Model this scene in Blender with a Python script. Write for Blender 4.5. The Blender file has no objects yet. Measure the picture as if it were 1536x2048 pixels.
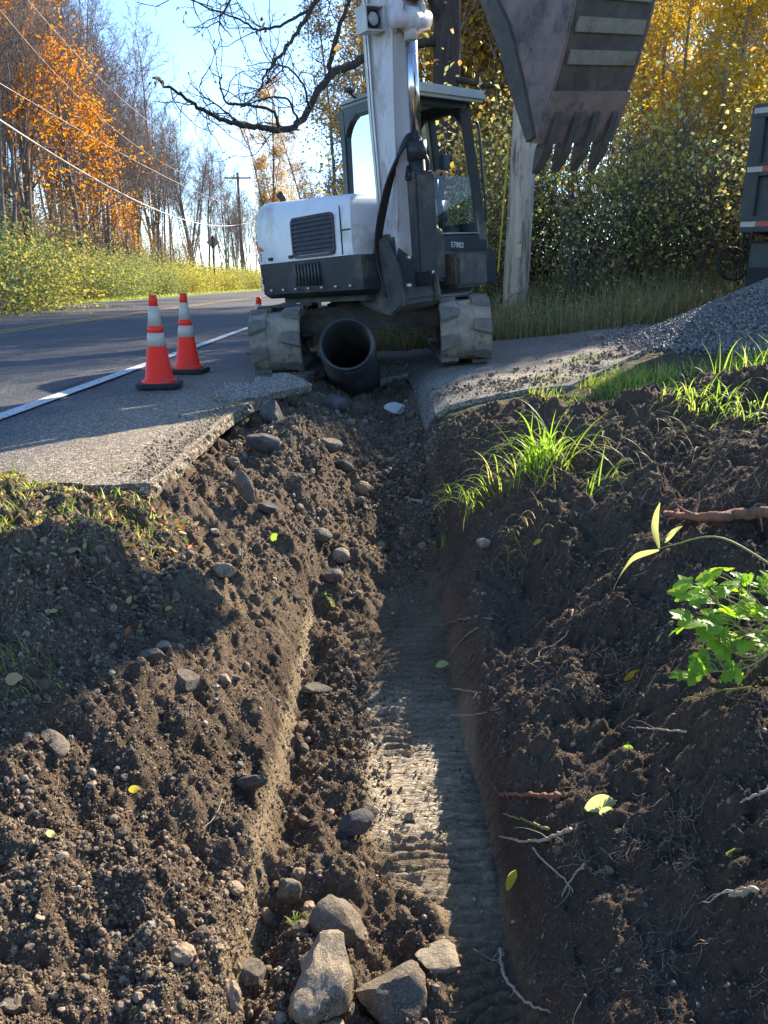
import bpy, bmesh, math, random
import numpy as np
from mathutils import Vector, Matrix
R = math.radians
scene = bpy.context.scene
COL = scene.collection
rs = np.random.RandomState(7)
random.seed(7)

# ---------------------------------------------------------------- camera
EYE = 0.81
PITCH = R(16.84)
cam = bpy.data.cameras.new('camera'); cam.sensor_fit = 'VERTICAL'; cam.sensor_height = 36; cam.lens = 36*1539/2048
cam.clip_start = 0.05; cam.clip_end = 3000
camo = bpy.data.objects.new('camera', cam); COL.objects.link(camo)
camo.location = (0, 0, EYE); camo.rotation_euler = (R(90)-PITCH, 0, 0)
scene.camera = camo

def P(px, py, D):
    """world point seen at full-size pixel px,py at horizontal distance y = D"""
    u = (px-768)/1539; v = (1024-py)/1539
    c, s = math.cos(PITCH), math.sin(PITCH)
    t = D/(c+v*s)
    return Vector((u*t, D, EYE+t*(-s+v*c)))

# ---------------------------------------------------------------- noise
def _hash(ix, iy, seed):
    h = (ix.astype(np.int64)*374761393 + iy.astype(np.int64)*668265263 + seed*1274126177) & 0xffffffff
    h = ((h ^ (h >> 13))*1274126177) & 0xffffffff
    h = (h ^ (h >> 16)) & 0xffffffff
    return h/4294967295.0
def vnoise(x, y, seed=0):
    x = np.asarray(x, float); y = np.asarray(y, float)
    ix = np.floor(x); iy = np.floor(y); fx = x-ix; fy = y-iy
    ux = fx*fx*fx*(fx*(fx*6-15)+10); uy = fy*fy*fy*(fy*(fy*6-15)+10)
    a = _hash(ix, iy, seed); b = _hash(ix+1, iy, seed); c = _hash(ix, iy+1, seed); d = _hash(ix+1, iy+1, seed)
    return (a*(1-ux)+b*ux)*(1-uy)+(c*(1-ux)+d*ux)*uy*1.0 - 0.5
def fbm(x, y, seed=0, oct=4, gain=0.5):
    s = 0; a = 1.0; f = 1.0
    for o in range(oct):
        s = s + a*vnoise(x*f+o*17.3, y*f-o*9.1, seed+o*13); a *= gain; f *= 2.03
    return s
def sstep(a, b, x):
    t = np.clip((np.asarray(x, float)-a)/(b-a), 0, 1); return t*t*(3-2*t)
def lerp(a, b, t): return a+(b-a)*t

# ---------------------------------------------------------------- materials
MATS = {}
def newmat(name):
    m = bpy.data.materials.new(name); m.use_nodes = True
    nt = m.node_tree; nt.nodes.clear()
    out = nt.nodes.new('ShaderNodeOutputMaterial')
    return m, nt, out
def N(nt, t, **k):
    n = nt.nodes.new(t)
    for a, b in k.items():
        if a in ('inp',):
            for i, v in b.items(): n.inputs[i].default_value = v
        else: setattr(n, a, b)
    return n
def ramp(nt, stops, fac=None, interp='LINEAR'):
    r = nt.nodes.new('ShaderNodeValToRGB'); r.color_ramp.interpolation = interp
    el = r.color_ramp.elements
    while len(el) > 1: el.remove(el[-1])
    el[0].position = stops[0][0]; c = stops[0][1]; el[0].color = (*c, 1)
    for p, c in stops[1:]:
        e = el.new(p); e.color = (*c, 1)
    if fac is not None: nt.links.new(fac, r.inputs[0])
    return r
def surf(name, c1, c2=None, rough=0.7, metal=0.0, scale=8.0, bump=0.0, bscale=40.0, detail=6, c3=None, spec=0.3, stretch=(1,1,1), coat=0.0, spots=None, thr=(0.35,0.65)):
    """painted / rough surface: two colours mixed by noise, bump by a finer noise, optional third colour as dirt"""
    if name in MATS: return MATS[name]
    m, nt, out = newmat(name); L = nt.links.new
    c2 = c2 or tuple(x*0.8 for x in c1)
    tc = N(nt, 'ShaderNodeTexCoord'); mp = N(nt, 'ShaderNodeMapping'); mp.inputs['Scale'].default_value = stretch
    L(tc.outputs['Object'], mp.inputs[0])
    n1 = N(nt, 'ShaderNodeTexNoise', inp={'Scale': scale, 'Detail': detail, 'Roughness': 0.65}); L(mp.outputs[0], n1.inputs['Vector'])
    r1 = ramp(nt, [(thr[0], c1), (thr[1], c2)], n1.outputs['Fac'])
    col = r1.outputs[0]
    if c3 is not None:
        n3 = N(nt, 'ShaderNodeTexNoise', inp={'Scale': scale*0.45, 'Detail': 8.0, 'Roughness': 0.75}); L(mp.outputs[0], n3.inputs['Vector'])
        r3 = ramp(nt, [(0.52, (0,0,0)), (0.62, (1,1,1))], n3.outputs['Fac'])
        mx = N(nt, 'ShaderNodeMix', data_type='RGBA'); L(r3.outputs[0], mx.inputs[0]); L(col, mx.inputs[6]); mx.inputs[7].default_value = (*c3, 1); col = mx.outputs[2]
    if spots:
        sc, cs, th = spots
        v = N(nt, 'ShaderNodeTexVoronoi', inp={'Scale': sc}); L(tc.outputs['Object'], v.inputs['Vector'])
        sep = N(nt, 'ShaderNodeSeparateColor'); L(v.outputs['Color'], sep.inputs[0])
        rr = ramp(nt, [(th, (0,0,0)), (th+0.03, (1,1,1))], sep.outputs[0])
        mx = N(nt, 'ShaderNodeMix', data_type='RGBA'); L(rr.outputs[0], mx.inputs[0]); L(col, mx.inputs[6]); mx.inputs[7].default_value = (*cs, 1); col = mx.outputs[2]
    b = N(nt, 'ShaderNodeBsdfPrincipled', inp={'Roughness': rough, 'Metallic': metal, 'Specular IOR Level': spec, 'Coat Weight': coat})
    L(col, b.inputs['Base Color'])
    if bump:
        n2 = N(nt, 'ShaderNodeTexNoise', inp={'Scale': bscale, 'Detail': 8.0, 'Roughness': 0.7}); L(mp.outputs[0], n2.inputs['Vector'])
        bp = N(nt, 'ShaderNodeBump', inp={'Strength': 1.0, 'Distance': bump}); L(n2.outputs['Fac'], bp.inputs['Height']); L(bp.outputs[0], b.inputs['Normal'])
    L(b.outputs[0], out.inputs[0]); MATS[name] = m; return m
def leafmat(name, cols, trans=0.6, rough=0.5):
    """leaf: colour picked per leaf (random per island), diffuse + light coming through"""
    if name in MATS: return MATS[name]
    m, nt, out = newmat(name); L = nt.links.new
    g = N(nt, 'ShaderNodeNewGeometry')
    st = [(i/len(cols), c) for i, c in enumerate(cols)]
    r = ramp(nt, st, g.outputs['Random Per Island'], 'CONSTANT')
    d = N(nt, 'ShaderNodeBsdfPrincipled', inp={'Roughness': rough, 'Specular IOR Level': 0.25}); L(r.outputs[0], d.inputs['Base Color'])
    t = N(nt, 'ShaderNodeBsdfTranslucent'); hs = N(nt, 'ShaderNodeHueSaturation', inp={'Saturation': 1.1, 'Value': 1.5}); L(r.outputs[0], hs.inputs['Color']); L(hs.outputs[0], t.inputs[0])
    mx = N(nt, 'ShaderNodeMixShader', inp={0: trans}); L(d.outputs[0], mx.inputs[1]); L(t.outputs[0], mx.inputs[2])
    L(mx.outputs[0], out.inputs[0]); MATS[name] = m; return m

# ---------------------------------------------------------------- geometry collector
class Geo:
    def __init__(s): s.v = []; s.q = []; s.t = []; s.n = 0
    def add(s, v, q=None, t=None):
        v = np.asarray(v, float).reshape(-1, 3)
        if q is not None and len(q): s.q.append(np.asarray(q, np.int64).reshape(-1, 4)+s.n)
        if t is not None and len(t): s.t.append(np.asarray(t, np.int64).reshape(-1, 3)+s.n)
        s.v.append(v); s.n += len(v)
    def mesh(s, name, smooth=True):
        me = bpy.data.meshes.new(name)
        v = np.concatenate(s.v) if s.v else np.zeros((0, 3))
        q = np.concatenate(s.q) if s.q else np.zeros((0, 4), np.int64)
        t = np.concatenate(s.t) if s.t else np.zeros((0, 3), np.int64)
        nl = q.size+t.size; nf = len(q)+len(t)
        me.vertices.add(len(v)); me.vertices.foreach_set('co', v.astype(np.float32).ravel())
        me.loops.add(nl); me.loops.foreach_set('vertex_index', np.concatenate([q.ravel(), t.ravel()]).astype(np.int32))
        me.polygons.add(nf)
        me.polygons.foreach_set('loop_start', np.concatenate([np.arange(len(q))*4, q.size+np.arange(len(t))*3]).astype(np.int32))
        me.polygons.foreach_set('use_smooth', np.full(nf, smooth, bool))
        me.update(calc_edges=True); me.validate()
        return me
    def build(s, name, m, parent=None, smooth=True):
        me = s.mesh(name, smooth)
        if m: me.materials.append(m)
        return link(name, me, parent)
def link(name, me, parent=None):
    o = bpy.data.objects.new(name, me); COL.objects.link(o)
    if parent is not None: o.parent = parent
    return o
def tag(o, label=None, cat=None, group=None, kind=None):
    if label: o['label'] = label
    if cat: o['category'] = cat
    if group: o['group'] = group
    if kind: o['kind'] = kind
    return o
def empty(name, loc=(0, 0, 0), label=None, cat=None, group=None, rot=(0, 0, 0)):
    o = bpy.data.objects.new(name, None); COL.objects.link(o); o.location = loc; o.rotation_euler = rot; o.empty_display_size = 0.1
    return tag(o, label, cat, group)
CH = {}
def dup(root, loc, rotz=0, sc=1, label=None, group=None, tilt=(0, 0)):
    if not CH.get(root.name): CH[root.name] = list(root.children)
    r = root.copy(); COL.objects.link(r); r.location = loc; r.rotation_euler = (tilt[0], tilt[1], rotz)
    r.scale = (sc, sc, sc) if not hasattr(sc, '__len__') else sc
    if label: r['label'] = label
    if group: r['group'] = group
    for c in CH[root.name]:
        d = c.copy(); COL.objects.link(d); d.parent = r
        if not CH.get(c.name): CH[c.name] = list(c.children)
        for g in CH[c.name]:
            e = g.copy(); COL.objects.link(e); e.parent = d
    return r

def tube(geo, pts, rad, k=5, cap=True):
    pts = np.asarray(pts, float); n = len(pts)
    rad = np.full(n, rad) if np.isscalar(rad) else np.asarray(rad, float)
    t = np.gradient(pts, axis=0); t /= np.linalg.norm(t, axis=1)[:, None]+1e-12
    m = t.mean(0); ax = np.eye(3)[np.argmin(np.abs(m))]
    u = np.cross(t, ax); u /= np.linalg.norm(u, axis=1)[:, None]+1e-12
    w = np.cross(t, u)
    a = np.arange(k)*2*math.pi/k
    ring = (u[:, None, :]*np.cos(a)[None, :, None]+w[:, None, :]*np.sin(a)[None, :, None])*rad[:, None, None]+pts[:, None, :]
    i = np.arange(n-1)[:, None]*k; j = np.arange(k)[None, :]; j2 = (j+1) % k
    q = np.stack([i+j, i+j2, i+k+j2, i+k+j], -1).reshape(-1, 4)
    v = ring.reshape(-1, 3); tr = []
    if cap and k > 3:
        v = np.vstack([v, pts[0], pts[-1]]); a0 = n*k; a1 = a0+1; b = (n-1)*k
        for jj in range(k):
            tr.append((a0, (jj+1) % k, jj)); tr.append((a1, b+jj, b+(jj+1) % k))
    geo.add(v, q, tr)
def curvepts(pts, n=24):
    """Catmull-Rom through control points"""
    p = np.asarray([tuple(a) for a in pts], float)
    p = np.vstack([2*p[0]-p[1], p, 2*p[-1]-p[-2]]); m = len(p)-3
    out = []
    for s in np.linspace(0, m-1e-6, n):
        i = int(s); f = s-i; a, b, c, d = p[i:i+4]
        out.append(0.5*((2*b)+(-a+c)*f+(2*a-5*b+4*c-d)*f*f+(-a+3*b-3*c+d)*f**3))
    return np.array(out)
ICO = {}
def ico(sub):
    if sub not in ICO:
        bm = bmesh.new(); bmesh.ops.create_icosphere(bm, subdivisions=sub, radius=1)
        ICO[sub] = (np.array([v.co[:] for v in bm.verts]), np.array([[v.index for v in f.verts] for f in bm.faces])); bm.free()
    return ICO[sub]
def rotmats(n, r):
    q = r.normal(size=(n, 4)); q /= np.linalg.norm(q, axis=1)[:, None]
    w, x, y, z = q.T
    return np.stack([np.stack([1-2*(y*y+z*z), 2*(x*y-z*w), 2*(x*z+y*w)], -1), np.stack([2*(x*y+z*w), 1-2*(x*x+z*z), 2*(y*z-x*w)], -1), np.stack([2*(x*z-y*w), 2*(y*z+x*w), 1-2*(x*x+y*y)], -1)], 1)
def scatter_stones(geo, pos, size, r, sub=1, squash=(0.6, 1.0), rough=0.28):
    v0, f0 = ico(sub); n = len(pos)
    v = v0[None]*(1+rough*(r.rand(n, len(v0))-0.5)[:, :, None]*2)
    ax = r.uniform(squash[0], squash[1], (n, 1, 3)); v = v*ax
    v = np.einsum('nij,nkj->nki', rotmats(n, r), v)*np.asarray(size)[:, None, None]+np.asarray(pos)[:, None, :]
    f = f0[None]+(np.arange(n)*len(v0))[:, None, None]
    geo.add(v.reshape(-1, 3), None, f.reshape(-1, 3))
def rock_geo(geo, seed, sx, sy, sz, sub=4, cuts=9, M=None, rough=0.05):
    r = np.random.RandomState(seed); v, f = ico(sub); v = v.copy()
    for _ in range(cuts):
        n = r.normal(size=3); n /= np.linalg.norm(n); d = r.uniform(0.55, 0.85)
        s = v@n; k = s > d; v[k] -= (s[k]-d)[:, None]*n
    for s_, a in ((1.7, rough*1.6), (4.5, rough*0.8), (11, rough*0.45)):
        nn = vnoise(v[:, 0]*s_+seed, v[:, 1]*s_+v[:, 2]*s_*1.3, seed)+vnoise(v[:, 2]*s_, v[:, 0]*s_*1.2+v[:, 1]*s_, seed+5)
        v = v*(1+a*nn)[:, None]
    v = v*np.array([sx, sy, sz])
    if M is not None: v = v@np.array(M.to_3x3()).T+np.array(M.translation)
    geo.add(v, None, f)
def leaves(geo, pos, size, r, up=0.3, aspect=0.6, droop=None):
    """folded leaf of 2 quads each: 6 verts"""
    n = len(pos); pos = np.asarray(pos); size = np.broadcast_to(np.asarray(size, float), (n,))
    d = r.normal(size=(n, 3)); d[:, 2] = d[:, 2]*0.7-(droop or 0.0); d /= np.linalg.norm(d, axis=1)[:, None]
    nn = r.normal(size=(n, 3)); nn[:, 2] += up; s = np.cross(d, nn); s /= np.linalg.norm(s, axis=1)[:, None]+1e-9
    w = np.cross(s, d)
    def pt(a, b, c): return pos+size[:, None]*(d*a+s*b*aspect+w*c)
    v = np.stack([pt(0, 0, 0), pt(0.45, 0.42, 0.12), pt(1, 0.02, 0.0), pt(0.45, -0.42, 0.12), pt(0.75, 0.28, 0.08), pt(0.75, -0.28, 0.08)], 1)
    b = (np.arange(n)*6)[:, None]
    q = np.concatenate([b+np.array([[0, 2, 4, 1]]), b+np.array([[0, 3, 5, 2]])])
    geo.add(v.reshape(-1, 3), q)

def box(geo, c, s, M=None, taper=None):
    x, y, z = [a/2 for a in s]
    v = np.array([(-x,-y,-z),(x,-y,-z),(x,y,-z),(-x,y,-z),(-x,-y,z),(x,-y,z),(x,y,z),(-x,y,z)], float)
    if taper: v[4:, 0] *= taper; v[4:, 1] *= taper
    v += np.array(c)
    if M is not None: v = xf(v, M)
    geo.add(v, [(0,3,2,1),(4,5,6,7),(0,1,5,4),(1,2,6,5),(2,3,7,6),(3,0,4,7)])
def xf(v, M):
    A = np.array(M); return np.asarray(v, float)@A[:3, :3].T+A[:3, 3]
def lathe(geo, prof, k=32, c=(0, 0, 0), M=None):
    """prof: (radius, z)"""
    prof = np.asarray(prof, float); n = len(prof); a = np.arange(k)*2*math.pi/k
    v = np.stack([prof[:, 0][:, None]*np.cos(a), prof[:, 0][:, None]*np.sin(a), np.repeat(prof[:, 1][:, None], k, 1)], -1).reshape(-1, 3)+np.array(c)
    i = np.arange(n-1)[:, None]*k; j = np.arange(k)[None, :]; j2 = (j+1) % k
    if M is not None: v = xf(v, M)
    geo.add(v, np.stack([i+j, i+j2, i+k+j2, i+k+j], -1).reshape(-1, 4))
def cyl(geo, a, b, r, k=20, r2=None):
    a = Vector(a); b = Vector(b); d = b-a; L = d.length
    M = Matrix.Translation(a)@d.to_track_quat('Z', 'Y').to_matrix().to_4x4()
    r2 = r if r2 is None else r2
    lathe(geo, [(0.0001, 0), (r, 0), (r2, L), (0.0001, L)], k, M=M)
def prism(poly, h0, h1, M=None, bev=0.0, seg=2, name='p'):
    """bmesh polygon (x,y) extruded h0..h1 along z, bevelled; returns (verts, faces list) as a mesh piece"""
    bm = bmesh.new(); vs = [bm.verts.new((x, y, h0)) for x, y in poly]; f = bm.faces.new(vs)
    r = bmesh.ops.extrude_face_region(bm, geom=[f]); up = [v for v in r['geom'] if isinstance(v, bmesh.types.BMVert)]
    for v in up: v.co.z = h1
    bmesh.ops.recalc_face_normals(bm, faces=bm.faces)
    if bev: bmesh.ops.bevel(bm, geom=[e for e in bm.edges if e.calc_face_angle(0) > 0.5], offset=bev, segments=seg, affect='EDGES', clamp_overlap=True)
    if M is not None: bm.transform(M)
    return bm
def bmobj(name, bms, m, parent=None, smooth=False, ang=35):
    me = bpy.data.meshes.new(name)
    if not isinstance(bms, (list, tuple)): bms = [bms]
    out = bmesh.new()
    for b in bms:
        t = bpy.data.meshes.new('t'); b.to_mesh(t); out.from_mesh(t); bpy.data.meshes.remove(t); b.free()
    out.to_mesh(me); out.free()
    if m: me.materials.append(m)
    if smooth:
        me.polygons.foreach_set('use_smooth', [True]*len(me.polygons)); me.update()
        me.set_sharp_from_angle(angle=R(ang))
    return link(name, me, parent)
def bbox(c, s, bev=0.01, M=None, seg=2):
    bm = bmesh.new(); bmesh.ops.create_cube(bm, size=1)
    for v in bm.verts: v.co = Vector((v.co.x*s[0]+c[0], v.co.y*s[1]+c[1], v.co.z*s[2]+c[2]))
    if bev: bmesh.ops.bevel(bm, geom=list(bm.edges), offset=bev, segments=seg, affect='EDGES', clamp_overlap=True)
    if M is not None: bm.transform(M)
    return bm
# ---------------------------------------------------------------- light and sky
SUN_AZ, SUN_EL = R(35), R(29.8)      # azimuth measured from +Y towards +X
w = bpy.data.worlds.new('World'); scene.world = w; w.use_nodes = True
nt = w.node_tree; nt.nodes.clear()
sky = nt.nodes.new('ShaderNodeTexSky'); sky.sky_type = 'NISHITA'; sky.sun_disc = False
sky.sun_elevation = SUN_EL; sky.sun_rotation = SUN_AZ; sky.air_density = 0.8; sky.dust_density = 0.25; sky.ozone_density = 3.2; sky.altitude = 100
bg = nt.nodes.new('ShaderNodeBackground'); bg.inputs[1].default_value = 0.14
wo = nt.nodes.new('ShaderNodeOutputWorld'); hsv = nt.nodes.new('ShaderNodeHueSaturation'); hsv.inputs['Saturation'].default_value = 1.06; nt.links.new(sky.outputs[0], hsv.inputs['Color']); nt.links.new(hsv.outputs[0], bg.inputs[0]); nt.links.new(bg.outputs[0], wo.inputs[0])
sl = bpy.data.lights.new('sun', 'SUN'); sl.energy = 5.0; sl.angle = R(0.53); sl.color = (1.0, 0.86, 0.66)
so = bpy.data.objects.new('sun', sl); COL.objects.link(so)
sdir = Vector((math.sin(SUN_AZ)*math.cos(SUN_EL), math.cos(SUN_AZ)*math.cos(SUN_EL), math.sin(SUN_EL)))
so.rotation_euler = sdir.to_track_quat('Z', 'Y').to_euler(); so.location = (20, 20, 30)
scene.view_settings.view_transform = 'Standard'; scene.view_settings.look = 'None'
scene.view_settings.exposure = 1.56; scene.view_settings.gamma = 1.0
scene.cycles.max_bounces = 8; scene.cycles.transparent_max_bounces = 16; scene.cycles.caustics_reflective = False; scene.cycles.caustics_refractive = False
scene.cycles.sample_clamp_indirect = 6.0

# ---------------------------------------------------------------- height of the ground
XK = np.array([-60, -3.0, -1.6, -1.0, -0.6, -0.38, -0.31, 0.0, 0.29, 0.36, 0.46, 0.62, 1.0, 1.5, 2.0, 3.0, 6.0])
YK = np.array([-3, 0.5, 1.5, 2.5, 3.2, 4.6, 5.4, 6.3, 7.2, 8.0, 9.3])
ZK = np.array([
 [-.4, -.40, -.34, -.40, -.52, -.63, -.72, -.78, -.77, -.60, -.48, -.40, -.14, .08, .18, .25, .3],
 [-.4, -.38, -.32, -.40, -.52, -.63, -.72, -.78, -.77, -.60, -.48, -.40, -.10, .10, .18, .25, .3],
 [-.2, -.20, -.17, -.28, -.47, -.60, -.71, -.78, -.77, -.62, -.50, -.42, -.16, .08, .18, .27, .3],
 [.03, .03, .01, -.07, -.41, -.57, -.70, -.77, -.76, -.60, -.48, -.38, -.12, .10, .20, .30, .35],
 [.03, .03, .01, -.05, -.33, -.50, -.66, -.76, -.70, -.52, -.38, -.28, -.04, .14, .22, .32, .38],
 [-.1, -.1, -.12, -.16, -.13, -.24, -.38, -.62, -.52, -.36, -.24, -.12, .03, .16, .24, .30, .38],
 [-.1, -.1, -.10, -.12, -.20, -.24, -.30, -.44, -.32, -.15, -.08, -.03, .04, .08, .14, .24, .4],
 [-.1, -.1, -.10, -.10, -.14, -.24, -.28, -.34, -.22, -.10, -.05, -.01, .03, .08, .14, .24, .45],
 [-.1, -.1, -.10, -.10, -.12, -.20, -.24, -.26, -.14, -.08, -.04, .00, .03, .09, .14, .22, .45],
 [-.1, -.1, -.10, -.10, -.08, -.08, -.08, -.08, -.06, -.05, -.03, .00, .04, .09, .14, .22, .45],
 [-.1, -.1, -.10, -.10, -.08, -.07, -.07, -.06, -.05, -.03, -.02, .00, .04, .08, .14, .24, .5]])
def base(x, y):
    x = np.asarray(x, float); y = np.asarray(y, float)
    near = sstep(6.0, 4.6, y)
    xx = x+near*(0.05*vnoise(x*0.6, y*1.6, 3)+0.03*vnoise(x*2, y*5, 4))
    yi = np.clip(np.searchsorted(YK, y, side='right')-1, 0, len(YK)-2)
    fy = np.clip((y-YK[yi])/(YK[yi+1]-YK[yi]), 0, 1); fy = fy*fy*(3-2*fy)*0.6+fy*0.4
    xi = np.clip(np.searchsorted(XK, xx, side='right')-1, 0, len(XK)-2)
    fx = np.clip((xx-XK[xi])/(XK[xi+1]-XK[xi]), 0, 1)
    a = ZK[yi, xi]*(1-fx)+ZK[yi, xi+1]*fx; b = ZK[yi+1, xi]*(1-fx)+ZK[yi+1, xi+1]*fx
    z = a*(1-fy)+b*fy
    # verge climbing behind the driveway, right of the road
    z = z+0.62*sstep(9.4, 12.5, y)*sstep(-0.6, 2.0, x)+0.9*sstep(13, 30, y)*sstep(0, 12, x)*sstep(120, 40, y)
    # bank on the far side of the road
    z = z+0.35*sstep(-11.0, -16, x)
    # sods and lumps on the right bank
    k = sstep(0.5, 0.8, x)*sstep(5.2, 4.6, y)*sstep(3.2, 2.4, x)
    z = z+k*(0.16*fbm(x*1.7+3, y*1.9, 21, 3)+0.05*np.abs(fbm(x*6, y*6, 22, 2)))
    # dark scooped lip under the grass edge
    z = z-0.22*sstep(0.9, 1.4, x)*sstep(2.6, 2.2, x)*np.exp(-((y-(4.75+0.1*x))/0.28)**2)
    z = z-0.13*np.exp(-((y-2.85)/0.45)**2)*sstep(0.36, 0.5, x)*sstep(1.4, 0.9, x)  # dip added to the bank so sunlight reaches the trench floor
    # heap between pavement and trench
    z = z+0.12*np.exp(-((x+0.50)/0.16)**2-((y-4.75)/0.35)**2)+0.07*np.exp(-((x+0.30)/0.13)**2-((y-5.35)/0.25)**2)
    return z
def soilmask(x, y):
    """1 where dug soil shows"""
    e = 0.12*fbm(x*3, y*3, 31, 3)
    m = sstep(-1.5, -1.2, x+e+0.25*sstep(1.2, 2.6, y)-0.2*sstep(1.5, 0.8, y))*sstep(3.6, 3.2, x+e*1.5)*sstep(8.0, 7.6, y)*np.maximum(sstep(5.35, 5.05, y), sstep(0.5, 0.3, x))
    return m
def hfull(x, y):
    z = base(x, y)
    m = soilmask(x, y)*sstep(0.0, 0.5, y)
    fl = sstep(-0.33, -0.22, x)*sstep(0.36, 0.29, x)            # trench floor
    smx = 0.22*sstep(1.95, 1.5, y)+0.05*fbm(x*3, y*5, 9, 3)
    sm = sstep(-0.12, -0.02, x-smx)*sstep(0.40, 0.33, x)*sstep(3.9, 3.2, y+0.3*vnoise(x*6, y*6, 10))   # smooth scraped strip
    wall = sstep(0.30, 0.36, x)*sstep(0.62, 0.50, x)*sstep(4.4, 3.8, y)
    left = sstep(-0.30, -0.40, x)
    lump = fbm(x*7, y*7, 41, 5, 0.6)
    z = z+m*(1-sm)*(1-0.75*wall)*(0.085*lump+0.020*fbm(x*24, y*24, 42, 3))
    clod = vnoise(x*30+9*vnoise(x*11, y*11, 46), y*30, 43)+0.7*vnoise(x*58+3, y*58, 44)+0.5*vnoise(x*105, y*105, 45)
    z = z+m*(1-sm)*(1-0.6*wall)*(0.016*clod)
    far = sstep(3.6, 5.0, y)*m
    z = z+far*0.07*np.abs(fbm(x*9, y*9, 47, 3))
    # smeared ripples left by the bucket, running across the trench
    yy = y+0.030*fbm(x*5, y*3, 51, 3)+0.012*vnoise(x*22, y*9, 52)
    ph = yy*24+1.6*fbm(x*4.5, y*3, 53, 3)+0.5*vnoise(x*17, y*14, 54)
    fr = ph-np.floor(ph); saw = np.where(fr < 0.8, fr/0.8, (1-fr)/0.2)
    ph2 = yy*57+2.2*fbm(x*9, y*6, 56, 3); f2 = ph2-np.floor(ph2); saw2 = np.where(f2 < 0.8, f2/0.8, (1-f2)/0.2)
    amp = np.clip(0.75+0.9*vnoise(x*5, y*5, 50), 0.15, 1.3)
    z = z-sm*amp*(0.026*(1-saw)+0.009*(1-saw2))+sm*(0.010*fbm(x*8, y*8, 55, 2)+0.004*vnoise(x*60, y*60, 49))
    # vertical scrape marks on the wall
    z = z+wall*(0.045*vnoise(y*9, x*1.5, 57)+0.028*vnoise(y*26, x*3, 58)+0.030*fbm(x*30, y*16, 60, 3))
    # cut ledge on the left
    z = z-0.03*sstep(-0.345, -0.33, x+0.012*vnoise(y*12, y*3, 59))*sstep(-0.18, -0.30, x)*sstep(0.9, 1.4, y)*sstep(3.5, 3.1, y)
    z = z+(1-m)*0.02*fbm(x*2.2, y*2.2, 61, 3)*sstep(60, 20, np.abs(y))
    return z
def H(x, y): return float(hfull(np.array([x]), np.array([y]))[0])
def G(px, py, dz=0.0):
    """ground point under full-size pixel px,py"""
    u = (px-768)/1539; v = (1024-py)/1539; c, s = math.cos(PITCH), math.sin(PITCH)
    D = np.geomspace(0.8, 30, 500); t = D/(c+v*s); k = int(np.argmax(EYE+t*(-s+v*c) < base(u*t, D)))
    D = np.linspace(D[max(k-4, 0)], D[min(k+3, 499)], 60); t = D/(c+v*s); x = u*t; z = EYE+t*(-s+v*c); h = hfull(x, D)
    k = int(np.argmax(z < h))
    return Vector((x[k], D[k], h[k]+dz))

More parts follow.
